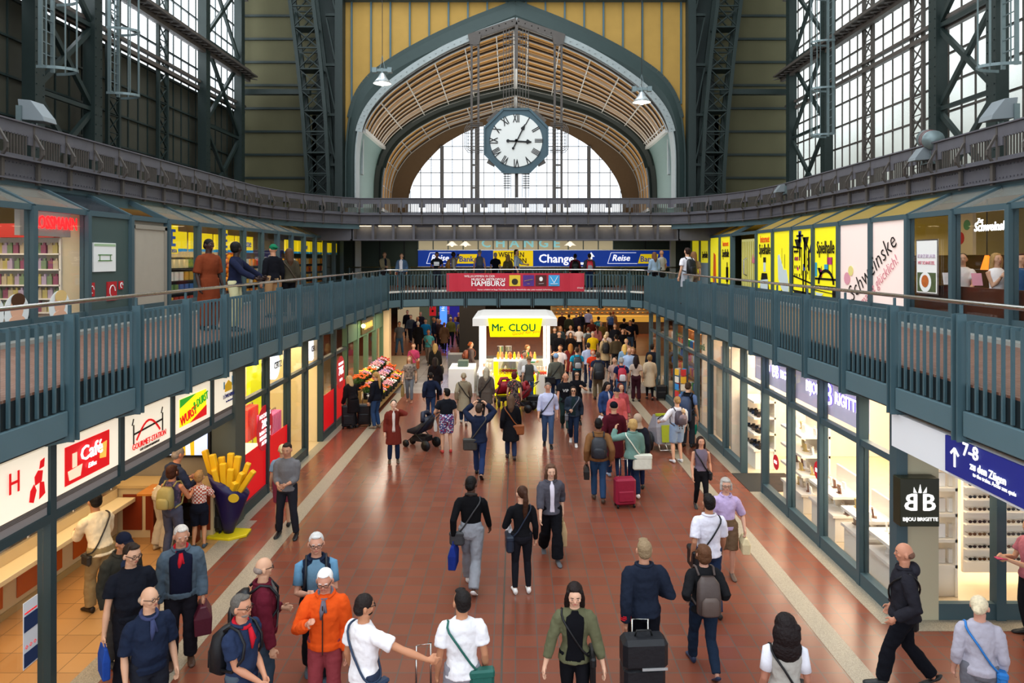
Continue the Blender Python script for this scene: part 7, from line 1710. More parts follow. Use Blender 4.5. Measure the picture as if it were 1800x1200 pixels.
ph = carried(p, 'phone', 'small pink phone held at the right edge of the picture', 'phone'); t_ = p['arms'][0][3]; m = PB(); m.smooth = False; m.box(t_.x-.02, t_.x+.06, t_.y+.02, t_.y+.16, t_.z+.01, t_.z+.02); fin(m, 'phone_body', LTH, ph, 'b02a5a')
# ---- lower centre
p = person('person in black sweater and grey joggers with white trainers walking away', 828, 848, 1035, h=1.84, th=4, top=('tight', '121214'), bot=('trousers', '8a8c92'), shoe='e6e4e2', hair=('buzz', '120e0d'), skin='4a2e22', stance='walk', b=1.04, turn=14, scarf='3a3430')
bag_cross(p, 'grey crossbody bag on the man in the black sweater', '3a3a3c', side=-1, size=(.24, .08, .22), back=True)
bag_hand(p, 'dark blue shopping bag with white script in the left hand of the grey-joggers man', '1e2f78', -1, (.34, .12, .36), .05)
p = person('person with long brown ponytail dressed in black with white trainers', 917, 853, 1040, h=1.68, th=-6, fem=True, top=('tight', '151518'), bot=('leggings', '1c1c22'), shoe='ece9e6', hair=('pony', '3c2418'), skin='d0a084', turn=-22, lh=(-.10, .13, .63), stance='stand')
bag_hand(p, 'white paper carrier bag on the forearm of the ponytail woman', 'd4d2d8', -1, (.36, .1, .30), .02); bag_cross(p, 'navy handbag hanging under the elbow of the ponytail woman', '1e2838', side=-1, size=(.3, .12, .26))
p = person('person with wavy brown hair, grey jacket and flared black trousers', 968, 808, 980, h=1.68, th=172, fem=True, top=('jacket', '4c4a52', FAB, 1.5), bot=('wide', '141418'), shoe='55565a', hair=('wavy', '5c4030'), skin='d8ab90', front=('d8d0dc', 12), stance='walk', b=1.05, nod=8)
bag_hand(p, 'beige paper bag carried by the woman in the grey jacket', 'b89c74', -1, (.30, .1, .42), .12)
p = person('person in grey jumper standing on the left stone stripe', 505, 785, 943, h=1.78, th=178, top=('long', '6c6a6c', FAB, 1.6), bot=('jeans', '23242b'), shoe='1a1a1c', hair=('short', '2a1e18'), skin='c08a6c', lh=(-.03, .15, .60), rh=(.05, .15, .59), nod=12, stance='wide')
person('blonde person with hair clip behind the man in the grey jumper', 497, 766, 925, h=1.62, th=-15, fem=True, top=('tee', '7a90a8'), bot=('shorts', '8a3a50'), hair=('bun', 'e0c898'), skin='c8987c')
# ---- food court
p = person('person in dark blue shirt and white trousers bent over the standing table', 286, 800, 966, h=1.86, th=35, top=('long', '2c3348'), bot=('wide', 'b9ae9a'), shoe='b8a888', hair=('buzz', '8a8078'), skin='c08466', lean=26, rh=(.12, .30, .62), lh=(-.05, .30, .62), b=1.1)
p = person('person with purple patterned top and jeans at the standing table', 303, 815, 984, h=1.66, th=8, fem=True, b=1.1, top=('tank', '5a4a5c', blots('purple_print', '5a4860', '8a5a58', '3a3448')), bot=('jeans', '474a5c'), hair=('bob', '3a1e14'), skin='b87a5a', rh=(.08, .22, .64), lh=(-.08, .2, .62))
bag_back(p, 'small olive-beige drawstring backpack of the woman at the standing table', '8f8450', (.3, .16, .36), '9a8e58')
person('child in red and white checked shirt at the standing table', 350, 828, 962, h=1.36, th=-12, top=('tee', 'c8b8ac', plaid('check_shirt', 'd8ccc4', 'a8452e', 30)), bot=('shorts', '171a26'), shoe='3a4a58', hair=('short', '9a7448'), skin='c48e6a', lh=(-.06, .22, .70), rh=(.10, .2, .68))
suitcase(G(330, 945).x, 13.35, 10, 'black case standing between the family legs under the table', '16171b', (.4, .25, .6), handle=False)
suitcase(G(380, 940).x-.05, 13.55, -5, 'dark case behind the child at the standing table', '1b1b1e', (.36, .24, .56), handle=False)
# ---- middle distance
p = person('person in rust cardigan talking on a phone left of the stroller', 692, 708, 812, h=1.60, th=170, fem=True, top=('tunic', '6a2a22', FAB, 1.9), bot=('jeans', '1e2a44'), shoe='5a4a3a', hair=('bun', '16110f'), skin='d8b098', lh=(-.06, .10, .86), front=('d8ccc4', 12))
p = person('person in black t-shirt and patterned shorts pushing a dark stroller', 785, 682, 795, h=1.74, th=-12, b=1.15, top=('tee', '1a1c22'), bot=('shorts', '33407a', blots('floral_shorts', '2e3c78', 'c83a3a', 'd8d8e0', 20)), shoe='b8403a', hair=('short', '15110f'), skin='c8987a', turn=-30, lh=(-.16, .14, .58))
bag_hand(p, 'white plastic bag hanging by the stroller handle', 'c8c4c0', -1, (.2, .08, .3), .1, 'plastic_bag')
p = person('person in navy blazer and jeans walking up the left side', 757, 653, 738, th=-10, top=('jacket', '1b2236'), bot=('jeans', '2c3f60'), hair=('short', '1c1512'), stance='walk', rh=(.2, 0, .52))
person('person with long dark hair in black dress ahead of the navy blazer', 765, 628, 708, h=1.66, th=0, fem=True, top=('coat', '1a1618'), bot=('leggings', '161216'), hair=('long', '241814'))
p = person('blonde person in black with a large dark shopper, walking away on the left', 765, 604, 674, h=1.68, th=0, fem=True, b=1.1, top=('coat', '1a1816', FAB, 2), bot=('leggings', '141414'), hair=('wavy', '9a7a48')); bag_hand(p, 'large dark shopper of the blonde woman in black', '221e18', 1, (.4, .2, .34), .0)
p = person('person in magenta shirt with an orange shoulder bag by the flowers', 727, 598, 672, h=1.66, th=178, fem=True, top=('tee', 'a83a5a', FAB, .95), bot=('trousers', '8a7868'), hair=('short', '5c3a22')); bag_cross(p, 'orange-brown shoulder bag on the person in magenta', '8a4426', side=-1, size=(.3, .12, .34))
p = person('person with long light-brown hair, patterned top and rolled jeans near the flowers', 720, 627, 706, h=1.68, th=178, fem=True, b=1.1, top=('tee', '6a5c54', blots('grey_print', '6e625a', '4a423e', '8a7c70', 12)), bot=('jeans', '6a7078'), shoe='8a5a44', hair=('long', '8a5e3c'), stance='step'); bag_hand(p, 'brown paper bag carried beside the flower stand', '8a7448', 1, (.24, .1, .42), .1)
p = person('person in teal t-shirt with sling bag and grey trousers, far left of the kiosk', 753, 576, 640, h=1.76, th=185, b=1.15, top=('tee', '3c7c80'), bot=('trousers', '6a5c54'), hair=('short', '2a1c16'), skin='8a5a44', rh=(.02, .12, .66), stance='walk'); bag_cross(p, 'grey-green bag of the man in the teal t-shirt', '4a5044', side=-1, size=(.3, .1, .24))
p = person('person in beige hooded coat with thin black strap walking away', 815, 657, 745, h=1.66, th=-4, fem=True, top=('coat', '8a7e68'), bot=('jeans', '2c3c58'), shoe='d8d4cc', hair=('bun', '9a8a70'), stance='walk'); bag_cross(p, 'small black bag on the beige hooded coat', '17171a', side=1, size=(.2, .08, .22))
p = person('photographer in navy blazer with both hands raised, seen from behind', 842, 712, 838, h=1.80, th=2, top=('jacket', '1d2438'), bot=('jeans', '26355a'), shoe='1c1614', hair=('short', '3a2c24'), lh=(-.09, .12, .95), rh=(.09, .12, .95), stance='walk'); bag_cross(p, 'grey leather bag on the back of the photographer', '3a3834', side=-1, size=(.34, .12, .28), back=True)
cm_ = carried(p, 'camera', 'small camera held up by the photographer in the navy blazer', 'camera'); t_ = (p['arms'][0][3] + p['arms'][1][3])/2; m = PB(); m.smooth = False; m.box(t_.x-.07, t_.x+.07, t_.y+.03, t_.y+.08, t_.z+.02, t_.z+.11); m.tube([(t_.x, t_.y+.08, t_.z+.06), (t_.x, t_.y+.13, t_.z+.06)], .03, 12); fin(m, 'camera_body', LTH, cm_, '161618')
p = person('person with very long hair in black coat with a tan bag, centre', 898, 702, 806, h=1.68, th=-3, fem=True, top=('coat', '16161a'), bot=('jeans', '2a3450'), shoe='3a3434', hair=('long', '5a4434'), stance='step'); bag_cross(p, 'tan leather bag at the side of the black coat', '8a4c26', side=1, size=(.3, .12, .26), back=True)
p = person('grey-haired person in light blue shirt with diagonal black sling, walking forward', 963, 673, 784, h=1.80, th=182, top=('long', 'b9bcd8', FAB, 1.5), bot=('jeans', '3c5070'), shoe='1a1614', hair=('buzz', '6a6058'), skin='c48e72', b=1.06, stance='step'); bag_cross(p, 'black sling across the light blue shirt', '17181c', side=1, size=(.2, .06, .14))
p = person('balding person in black t-shirt printed VIP beside the woman in sunglasses', 994, 658, 755, h=1.78, th=182, top=('tee', '17181c'), bot=('trousers', '2e4444'), hair=('fringe', '3a2a22'), skin='c48a6c', b=1.05, stance='walk')
k = p['k']; text('VIP', .13, (0, .105*k, .69*k), (-1, 0, 0), (0, 0, 1), WHITE, None).parent = p['root']
p = person('person in sunglasses and black printed t-shirt between two dark-clad walkers', 1014, 647, 745, h=1.68, th=182, fem=True, top=('tee', '141418'), bot=('leggings', '17171b'), hair=('long', '1c1412'), glasses='sun', lh=(-.1, .14, .72))
p = person('person in dark denim jacket with small patterned bag, walking forward', 1008, 680, 780, h=1.66, th=185, fem=True, top=('jacket', '27303c'), bot=('jeans', '1e2a40'), shoe='c8c4c0', hair=('long', '1e1412'), glasses='sun', front=('1c2a2c', 18), rh=(.06, .13, .60), stance='walk'); bag_cross(p, 'small grey patterned handbag of the woman in the denim jacket', '6a6a70', side=1, size=(.22, .1, .18))
p = person('person with wavy blonde-grey hair in brown-grey coat before the kiosk', 855, 655, 735, h=1.66, th=8, fem=True, b=1.1, top=('coat', '5a5048'), bot=('leggings', '2a2624'), hair=('wavy', 'b0a48c')); bag_cross(p, 'dark bag at the left of the brown-grey coat', '1a1a1c', side=-1, size=(.26, .1, .22))
person('red-haired person in dark floral dress by the red stroller', 904, 664, 742, h=1.62, th=5, fem=True, b=1.05, top=('dress', '3a2e30', blots('floral_dress', '2a2428', '9a5a50', '6a5a50', 12)), bot=('leggings', '8a4a34'), hair=('bob', '5a2224'))
person('person in pale grey dress and light cardigan at the kiosk front', 896, 626, 694, h=1.70, th=176, fem=True, top=('dress', '9a9ca4', FAB, 1.6), bot=('none', '000000'), hair=('long', '3a2418'), rh=(.14, .14, .56))
p = person('person in brown hat and grey vest pulling a black case at the kiosk', 930, 628, 712, h=1.76, th=-10, top=('vest', '4c4c48', FAB, 0, 'd8d6d4'), bot=('jeans', '2e4468'), hair=('hat', '7a6440'), rh=(.16, -.05, .50), stance='step')
suitcase(p['root'].location.x + .12, p['root'].location.y - .55, 5, 'black trolley case pulled by the person in the brown hat', '141519', (.5, .28, .42), .92)
person('bearded person in white shirt and grey scarf facing the kiosk customer', 922, 624, 700, h=1.78, th=150, top=('long', 'c8c4bc'), bot=('trousers', '2a2c34'), hair=('short', '2e2018'), beard='3a281c')
p = person('person in blue beanie and grey-green jacket with a black messenger bag', 977, 628, 708, h=1.80, th=-4, top=('jacket', '5a5a50'), bot=('jeans', '22304c'), hair=('beanie', '8aa8c8'), stance='step'); bag_cross(p, 'black messenger bag low on the grey-green jacket', '141518', side=-1, size=(.4, .12, .26), back=True)
p = person('person in turquoise t-shirt with a grey daypack in the crowd', 1014, 607, 690, h=1.78, th=-3, top=('tee', '1a80a0'), bot=('jeans', '23283a'), hair=('short', '3a2a20')); bag_back(p, 'grey and black daypack on the turquoise t-shirt', '2a2a2e', (.32, .2, .44), '9a9a9c')
p = person('person in navy t-shirt with a huge black backpack and khaki trousers', 1051, 617, 703, h=1.80, th=0, top=('tee', '22283a'), bot=('trousers', '6a5e48'), hair=('short', '4a3a2c'), stance='step'); bag_back(p, 'huge black travel backpack on the man in khaki trousers', '16171b', (.42, .32, .62))
p = person('grey-haired person in navy t-shirt and jeans with a red backpack', 1092, 630, 715, h=1.76, th=0, top=('tee', '1e2444'), bot=('jeans', '4a6a90'), hair=('buzz', '9a9690')); bag_back(p, 'red and grey backpack on the grey-haired man in navy', 'a81e34', (.3, .2, .46), 'c8c4c8')
person('balding person in light blue shirt facing the red backpack', 1106, 616, 692, h=1.80, th=190, top=('long', 'a0b4d4'), bot=('trousers', 'b8b0a8'), hair=('fringe', '8a7a6c'), nod=14)
person('person with long dark hair, beige top and burgundy trousers on the right', 1118, 632, 705, h=1.66, th=10, fem=True, top=('tee', 'b8a494'), bot=('trousers', '3a1c24'), hair=('long', '1c1214'))
p = person('person in light beige hooded trench coat with a black trolley, right side', 1142, 627, 702, h=1.68, th=5, fem=True, top=('coat', 'b8a68c'), bot=('leggings', '14141a'), hair=('bob', '8a6a40'), stance='step')
suitcase(p['root'].location.x + .42, p['root'].location.y - .1, 0, 'black trolley case beside the beige trench coat', '1a1a1c', (.38, .24, .5), .9)
person('person in dark suit in front of the beige trench coat', 1147, 612, 685, h=1.82, th=40, top=('jacket', '1c1e26'), bot=('trousers', '1a1c22'), hair=('short', '1e1612'))
p = person('person with long black hair and blue jacket holding a white bag', 1066, 684, 772, h=1.68, th=150, fem=True, top=('jacket', '2c3f68'), bot=('jeans', '26304a'), hair=('long', '16100f'), nod=20, front=('c8c0c8', 10)); bag_hand(p, 'white carrier bag beside the blue jacket', 'd8d4d8', 1, (.26, .12, .3), .02)
person('person with red-brown hair in coral jacket behind the burgundy coat', 1091, 684, 775, h=1.66, th=165, fem=True, top=('jacket', 'a84a50'), bot=('jeans', '2a2c3a'), hair=('wavy', '5a1e1a'))
person('person in dark cap and salmon jacket just behind the burgundy coat', 1084, 695, 790, h=1.70, th=170, top=('jacket', 'c05a58'), bot=('jeans', '2a2c3a'), hair=('cap', '1c2030'))
p = person('person in long burgundy coat and jeans walking away', 1079, 706, 840, h=1.84, th=0, top=('coat', '4a1620', FAB, 2), bot=('jeans', '23304c'), shoe='8a9ab0', hair=('cap', '15161c'), stance='step')
p = person('person in brown leather jacket with backpack and briefcase pulling a red case', 1052, 741, 880, h=1.80, th=4, top=('jacket', '7a5434'), bot=('jeans', '2c4464'), shoe='4a3a30', hair=('short', '14100f'), skin='8a5c44', rh=(.15, -.04, .50), stance='step', b=1.04)
bag_back(p, 'dark grey backpack on the brown leather jacket', '23242a', (.34, .18, .44)); bag_hand(p, 'dark brown briefcase of the man in the leather jacket', '1c1614', -1, (.34, .12, .28), .02, 'briefcase', LTH)
g_ = G(1098, 890); suitcase(g_.x, g_.y, 8, 'raspberry red trolley case with white handle in the middle of the hall', '8a1a34', (.44, .26, .56), .98)
p = person('blonde person in mint jacket pointing left, with white and green tote', 1112, 743, 872, h=1.72, th=-2, fem=True, top=('jacket', '6a8a80'), bot=('jeans', '1c2840'), shoe='e0dcd8', hair=('bob', 'b8945c'), lh=(-.20, .12, .84), stance='step', turn=-20)
bag_cross(p, 'white tote bag with green trim on the mint jacket', 'd8d8c8', side=1, size=(.42, .12, .34), back=True, name='tote_bag')
person('person in beige headscarf and dark coat beside the mint jacket', 1121, 735, 858, h=1.70, th=10, fem=True, top=('coat', '22222a', FAB, 2), bot=('leggings', '1c2340'), hair=('hijab', 'a8907c'))
# family with bike trailer by the right stripe
p = person('person in white top and denim shorts with a baby carrier on the back', 1190, 692, 812, h=1.70, th=-12, fem=True, top=('long', 'dcd8dc', FAB, 1.6), bot=('shorts', '8aa0bc'), shoe='c8c8cc', hair=('bun', 'a07848'), skin='d0a084', lh=(-.24, .10, .60))
bag_back(p, 'grey baby carrier on the back of the woman in denim shorts', '4a4048', (.3, .16, .34), name='baby_carrier')
bb_ = person('small child with fair hair riding in the grey baby carrier', 1200, 700, 812, h=.70, th=-12, top=('long', '8a7a80'), bot=('trousers', '6a6068'), hair=('buzz', 'c8a880'), skin='d8ac90', stance='sit', z0=.88, loc=(p['root'].location.x + .10, p['root'].location.y - .26))
p = person('person in black vest with blue sleeves at the souvenir window', 1209, 671, 785, h=1.80, th=30, top=('vest', '1a1b20', FAB, 0, '5a6e94'), bot=('trousers', '2c3038'), hair=('short', '3a281c'), nod=22); bag_back(p, 'tall hiking backpack with blue and white top', '20304e', (.36, .28, .66), 'd0d4d8')
person('toddler in pink top and green shorts beside the hiker', 1219, 727, 782, h=.98, th=-20, top=('tee', 'd8a898'), bot=('shorts', '1f8a78'), hair=('short', '8a5a38'), skin='d8a88c')
# bike trailer stroller
g_ = G(1168, 790); r = thing('bike_trailer', (g_.x, g_.y, 0), R(8), 'grey and lime two-wheeled child trailer pushed on the right stripe', 'stroller')
m = PB(); m.smooth = False; m.loft([[Vector(v) for v in ((-.32, -.35, .25), (.32, -.35, .25), (.32, .45, .22), (-.32, .45, .22))], [Vector(v) for v in ((-.34, -.3, .7), (.34, -.3, .7), (.34, .4, .5), (-.34, .4, .5))], [Vector(v) for v in ((-.28, -.15, .98), (.28, -.15, .98), (.28, .15, .95), (-.28, .15, .95))]]); fin(m, 'cabin', LTH, r, '8a8a94')
m = PB(); m.smooth = False; m.prism([(-.2, -.36, .3), (.2, -.36, .3), (.2, -.30, .75), (-.2, -.30, .75)], (0, -.02, 0)); m.bar((-.3, -.14, 1.0), (.3, -.14, 1.0), .08, .06); fin(m, 'lime_trim', LTH, r, '9aa828')
for s in (-1, 1): m = PB(); m.tube([(s*.42, .05, .25), (s*.38, .05, .25)], .25, 24); m.cur = 0; fin(m, 'wheel', LTH, r, '1a1a1c')
m = PB(); m.tube([(-.26, -.2, .9), (-.26, -.5, 1.05), (.26, -.5, 1.05), (.26, -.2, .9)], .015, 8); fin(m, 'push_bar', LTH, r, '101012')
m = PB(); [m.tube([(-.3 + .6*t, -.5, .12), (-.3 + .6*t, -.36, .3)], .01, 5) for t in (0, .33, .66, 1)]; m.tube([(-.3, -.5, .12), (.3, -.5, .12)], .012, 5); fin(m, 'rear_basket', CHROME, r, 'c0c0c0')
# dark stroller and red stroller
def stroller(px, py, ang, label, c, c2):
    g_ = G(px, py); r = thing('stroller', (g_.x, g_.y, 0), R(ang), label, 'stroller')
    m = PB(); m.smooth = True; m.loft([[Vector((-.2, y, z)), Vector((.2, y, z)), Vector((.2, y2, z2)), Vector((-.2, y2, z2))] for y, z, y2, z2 in ((.35, .42, .35, .5), (.05, .38, .05, .62), (-.2, .5, -.1, .72), (-.32, .72, -.22, .9))]); fin(m, 'seat', LTH, r, c)
    m = PB(); m.tube([(-.22, -.2, .78), (-.1, -.12, .98), (.1, -.12, .98), (.22, -.2, .78)], .07, 8); fin(m, 'canopy', LTH, r, c2)
    m = PB()
    for s in (-1, 1): m.tube([(s*.22, -.55, 1.02), (s*.22, .0, .45), (s*.16, .42, .12)], .014, 6); m.tube([(s*.22, .05, .42), (s*.24, -.32, .14)], .014, 6)
    m.tube([(-.22, -.55, 1.02), (.22, -.55, 1.02)], .018, 6); fin(m, 'frame', LTH, r, '17171a')
    for x, y, q in ((-.26, -.32, .14), (.26, -.32, .14), (-.16, .42, .10), (.16, .42, .10)): m = PB(); m.tube([(x-.02, y, q), (x+.02, y, q)], q, 18); fin(m, 'wheel', LTH, r, '141416')
    m = PB(); m.smooth = False; m.box(-.17, .17, -.25, .2, .2, .34); fin(m, 'basket', LTH, r, '1c1c20'); return r
stroller(741, 786, 62, 'dark navy stroller pushed by the person in patterned shorts', '171c2c', '1c2236')
stroller(884, 712, 20, 'bright red stroller before the yellow kiosk front', '8a1424', 'a01a2a')
stroller(917, 722, 70, 'second red stroller with black frame by the kiosk customer', '7a1220', '8a1624')
# flower shop customers
p = person('person bending over the flowers in a dark coat with two cases', 621, 680, 752, h=1.64, th=-50, fem=True, top=('coat', '1a1618'), bot=('leggings', '141418'), hair=('long', 'c0a070'), lean=22)
suitcase(G(613, 752).x, G(613, 752).y, 10, 'tall black suitcase at the red shop film, nearer the glass', '15151a', (.42, .28, .66), 1.0)
suitcase(G(641, 748).x, G(641, 748).y, 0, 'black suitcase standing at the foot of the flower display', '17171b', (.42, .28, .62), 1.0)
p = person('blonde person in dark jacket and jeans choosing flowers', 661, 657, 752, h=1.74, th=-62, fem=True, top=('jacket', '181a22'), bot=('jeans', '2c4468'), shoe='7a6a5a', hair=('pony', 'b08850'), nod=10)
# at the kiosk and left
p = person('red-haired person with a brown round backpack at the white cart', 828, 610, 672, h=1.72, th=70, fem=True, top=('jacket', '5a4c48'), bot=('trousers', '4a3e40'), hair=('bun', '9a4c22')); bag_back(p, 'round brown backpack at the white cart', '7a3c26', (.3, .2, .34))
person('kiosk seller in green shirt reaching across the worktop', 921, 597, None, h=1.76, Y=28.7, th=100, top=('long', '0f8a4a'), bot=('trousers', '2a2a2a'), hair=('short', '6a4426'), rh=(.06, .28, .62), lean=14)
# ---- crowd in the distance (px, head y, height, facing, top, colour, bottom colour, hair, hair colour, label)
CR = [
 (1003, 584, 1.66, 180, 'jacket', '1a1618', '1c1c22', 'long', '2e1c16', 'person with long brown hair in open black jacket below the white t-shirts'),
 (983, 582, 1.82, 180, 'jacket', '15151a', '2a2e3a', 'short', '120e0c', 'bearded person in black jacket at the left edge of the right-hand crowd'),
 (1003, 572, 1.66, 180, 'tee', 'd8d0d4', '2c2c34', 'bun', '8a7050', 'person in white t-shirt in the crowd, left of its pair'),
 (1018, 573, 1.66, 178, 'tee', 'e0dadc', '1a1a20', 'bun', 'b89a70', 'person in white t-shirt with diagonal strap, right of its pair'),
 (1034, 575, 1.70, 5, 'tee', '8a98a4', '23283a', 'short', '4a3a2c', 'person in grey-blue top with dark backpack behind the yellow shirt'),
 (1042, 582, 1.78, 180, 'tee', 'c8a818', '1c1a1c', 'buzz', '8a8a88', 'person in bright yellow t-shirt in the right-hand crowd'),
 (1050, 572, 1.64, 0, 'long', 'a8686a', '2a2c3a', 'pony', '2a1814', 'person in dusty pink top with dark ponytail'),
 (1040, 560, 1.80, 180, 'jacket', '5a2620', '23222a', 'fringe', 'c8a088', 'balding person in rust-red jacket above the yellow shirt'),
 (1057, 565, 1.66, 178, 'jacket', '6a5c34', '2a2620', 'short', 'c89a58', 'fair-haired person in olive-mustard jacket'),
 (1064, 588, 1.68, 0, 'coat', 'b09a78', '1e2230', 'bun', 'd0b890', 'person in sand-coloured jacket with blonde bun'),
 (1067, 583, 1.64, 4, 'tee', 'd0c8d0', '3a3a44', 'bob', 'c0b4a0', 'person in pale lilac top behind the sand-coloured jacket'),
 (1083, 588, 1.74, 0, 'jacket', '4a4030', '1c1c20', 'short', '1c1612', 'person in brown-olive jacket in the middle of the crowd'),
 (1081, 569, 1.80, 180, 'jacket', '1c1e28', '1c1e26', 'short', '7a7470', 'grey-haired person in dark blazer and white shirt'),
 (1095, 577, 1.74, 170, 'tee', '15161c', '1c2030', 'short', '15100e', 'person in black t-shirt raising an arm to the forehead'),
 (1108, 563, 1.82, 182, 'tee', '181a28', '3a5070', 'short', '3a281e', 'tall person in navy t-shirt and jeans near the food counter'),
 (1097, 559, 1.80, 0, 'tee', '141418', '2c2c34', 'short', '1c1412', 'person in black t-shirt facing the bakery counter'),
 (1113, 560, 1.78, 0, 'jacket', '1a1a20', '22242c', 'short', '1a1210', 'person in black jacket beside the tall navy t-shirt'),
 (1101, 595, 1.66, 182, 'tank', 'c89a80', '4a5a7a', 'bun', 'e0b868', 'blonde person in bare-shouldered top above the blue jacket'),
 (1098, 605, 1.66, 5, 'jacket', '7a98b4', '23304a', 'long', 'd8b060', 'person with long blonde hair in pale denim jacket'),
 (1112, 610, 1.66, 184, 'jacket', '2a2226', '2a2c38', 'bob', '9a7048', 'person with light brown hair and dark scarf by the right shop'),
 (1034, 602, 1.78, 0, 'long', '9aa4c4', '1e2438', 'short', '2a1e18', 'person in periwinkle shirt walking away in the crowd'),
 (1042, 614, 1.66, 178, 'tee', 'c83a1e', '2a3a68', 'bob', 'b8582a', 'person with ginger hair in orange-red top'),
 (985, 606, 1.80, 205, 'tee', 'd0c4c8', '2a2c34', 'short', '4a2c1e', 'bearded person in pale t-shirt holding hand to chin'),
 (1003, 604, 1.66, 0, 'coat', '5a1c1c', '28283a', 'long', '9a6430', 'person with long golden hair in maroon cardigan'),
 (1080, 628, 1.64, 200, 'tee', 'a88a80', '2a2a38', 'bun', '3a2218', 'person in patterned light top left of the red backpack'),
 (975, 575, 1.76, 180, 'jacket', '1e2024', '2a2a30', 'buzz', '6a6a68', 'grey-haired person in dark jacket beside the kiosk pillar'),
 (985, 573, 1.68, 180, 'jacket', '2e3c44', '2c2c30', 'long', '8a6440', 'person in teal-grey jacket next to the kiosk'),
 (1034, 543, 1.82, 0, 'long', 'a8aad4', '241c18', 'short', '3a281e', 'person in lavender shirt and dark trousers at the bakery counter'),
 (1052, 556, 1.78, 0, 'jacket', '2c6a74', '2a2a30', 'short', '2a1c16', 'person with a big teal rucksack at the bakery'),
 (1073, 548, 1.70, 0, 'tee', '8a8a90', '1c1c22', 'short', '6a4428', 'person in grey top with blue daypack at the bakery'),
 (1078, 547, 1.68, 10, 'jacket', '9a6a40', '2c3a58', 'short', 'a04a24', 'ginger-haired person in tan jacket at the bakery'),
 (1000, 552, 1.80, 0, 'jacket', '34382c', '24261e', 'short', '2a241e', 'person in camouflage-green jacket far behind the crowd'),
 (1013, 550, 1.76, 180, 'jacket', '2e2a38', '22222a', 'short', '1c1614', 'person in dark plum jacket far behind the crowd'),
 (1021, 548, 1.70, 175, 'jacket', '1c1e28', '22242c', 'long', '3a2418', 'person in dark coat left of the lavender shirt'),
 (988, 548, 1.76, 180, 'jacket', '2a1c1c', '1c1c20', 'short', '2a1a14', 'person in dark brown jacket under the bridge, right of the kiosk'),
 # queue on the far left
 (702, 565, 1.80, 170, 'tee', '5a5e66', '3a5878', 'short', '1c1412', 'person in grey t-shirt and jeans at the front of the left queue'),
 (716, 545, 1.80, 180, 'jacket', '14141a', '1c1c22', 'short', '1c1614', 'person in black standing highest in the left queue'),
 (722, 553, 1.72, 190, 'jacket', '3c4450', '22242c', 'short', '3a1e18', 'person in blue-grey top behind the left queue'),
 (734, 556, 1.78, 175, 'jacket', '1a1c34', '2a2c38', 'fringe', 'b08a70', 'balding person in dark navy top in the left queue'),
 (739, 548, 1.76, 185, 'jacket', '22202e', '22222a', 'short', 'a08060', 'fair person in dark plum top behind the turquoise jacket'),
 (735, 565, 1.76, 0, 'coat', '1a1a1e', '131317', 'short', 'd0ccc6', 'white-haired person in long black coat in the left queue'),
 (748, 560, 1.80, 180, 'jacket', '1a78b8', '22283a', 'short', '15100f', 'person in turquoise blue jacket in the left queue'),
 (763, 558, 1.80, 95, 'jacket', '1c2236', '1e2a44', 'short', '9a6a48', 'person in navy sweater and jeans turned sideways in the queue'),
 (769, 560, 1.66, 180, 'tee', '6a4a6a', '2a2c3a', 'bun', '9a6444', 'person in mauve top behind the navy sweater'),
 (773, 561, 1.70, 178, 'jacket', '3a2c34', '26262e', 'bob', 'c8c4bc', 'person with white bob in the left queue'),
 (781, 566, 1.66, 5, 'coat', '6a5240', '15151b', 'short', '8a6848', 'person in brown quilted coat in the left queue'),
 (792, 557, 1.76, 178, 'jacket', '6a6c3c', '1c2434', 'buzz', 'd4cec4', 'white-haired person in olive jacket and dark jeans'),
 (800, 557, 1.74, 180, 'jacket', '3a4894', '2c3040', 'short', 'a07850', 'person in blue and pink top right of the olive jacket'),
 (811, 560, 1.74, 0, 'tee', '8a8468', '23242c', 'short', '1c1614', 'heavy person in sand t-shirt by the dark pillar'),
 (787, 544, 1.78, 180, 'jacket', '4a4c58', '2a2a30', 'short', '3a2a20', 'person in grey jacket near the blue light column'),
 (772, 547, 1.66, 180, 'long', '1c3a3c', '22222a', 'bob', '3a1c14', 'person in green-black top under the red hanging panel'),
 (806, 549, 1.66, 185, 'long', '3a2428', '22222a', 'bun', '9a7a5a', 'person in dark wine top beside the dark pillar'),
]
ZL = {'buzz': 'short'}
for i, (px, hy, h, th, tk, tc_, bc, hs_, hc, lb) in enumerate(CR):
    kw = {}
    if 'raising an arm' in lb: kw['lh'] = (-.06, .1, .95)
    if 'hand to chin' in lb: kw['rh'] = (.02, .1, .85)
    sk = ['c99a7c', 'd0a288', 'b98464', 'c48e70'][i % 4]
    p = person(lb, px, hy, h=h, th=th, top=(tk, tc_), bot=('none', '000000') if tk == 'dress' else ('jeans', bc), hair=(hs_, hc), fem=h < 1.70, skin=sk, b=[1, 1.06, 1.12][i % 3], stance=['stand', 'step', 'stand', 'wide'][i % 4], group=None, **kw)
    for key, c_, lb2 in (('yellow t-shirt', '17171b', None), ('grey-blue top with dark backpack', '1a1a22', 'dark backpack on the grey-blue top'), ('big teal rucksack', '2a7480', 'big teal rucksack at the bakery counter'), ('blue daypack', '2a4a80', 'blue daypack at the bakery counter'), ('sand-coloured jacket with', '16161a', 'black backpack on the sand-coloured jacket'), ('tan jacket', None, None)):
        if key in lb and lb2: bag_back(p, lb2, c_, (.34, .22, .5))
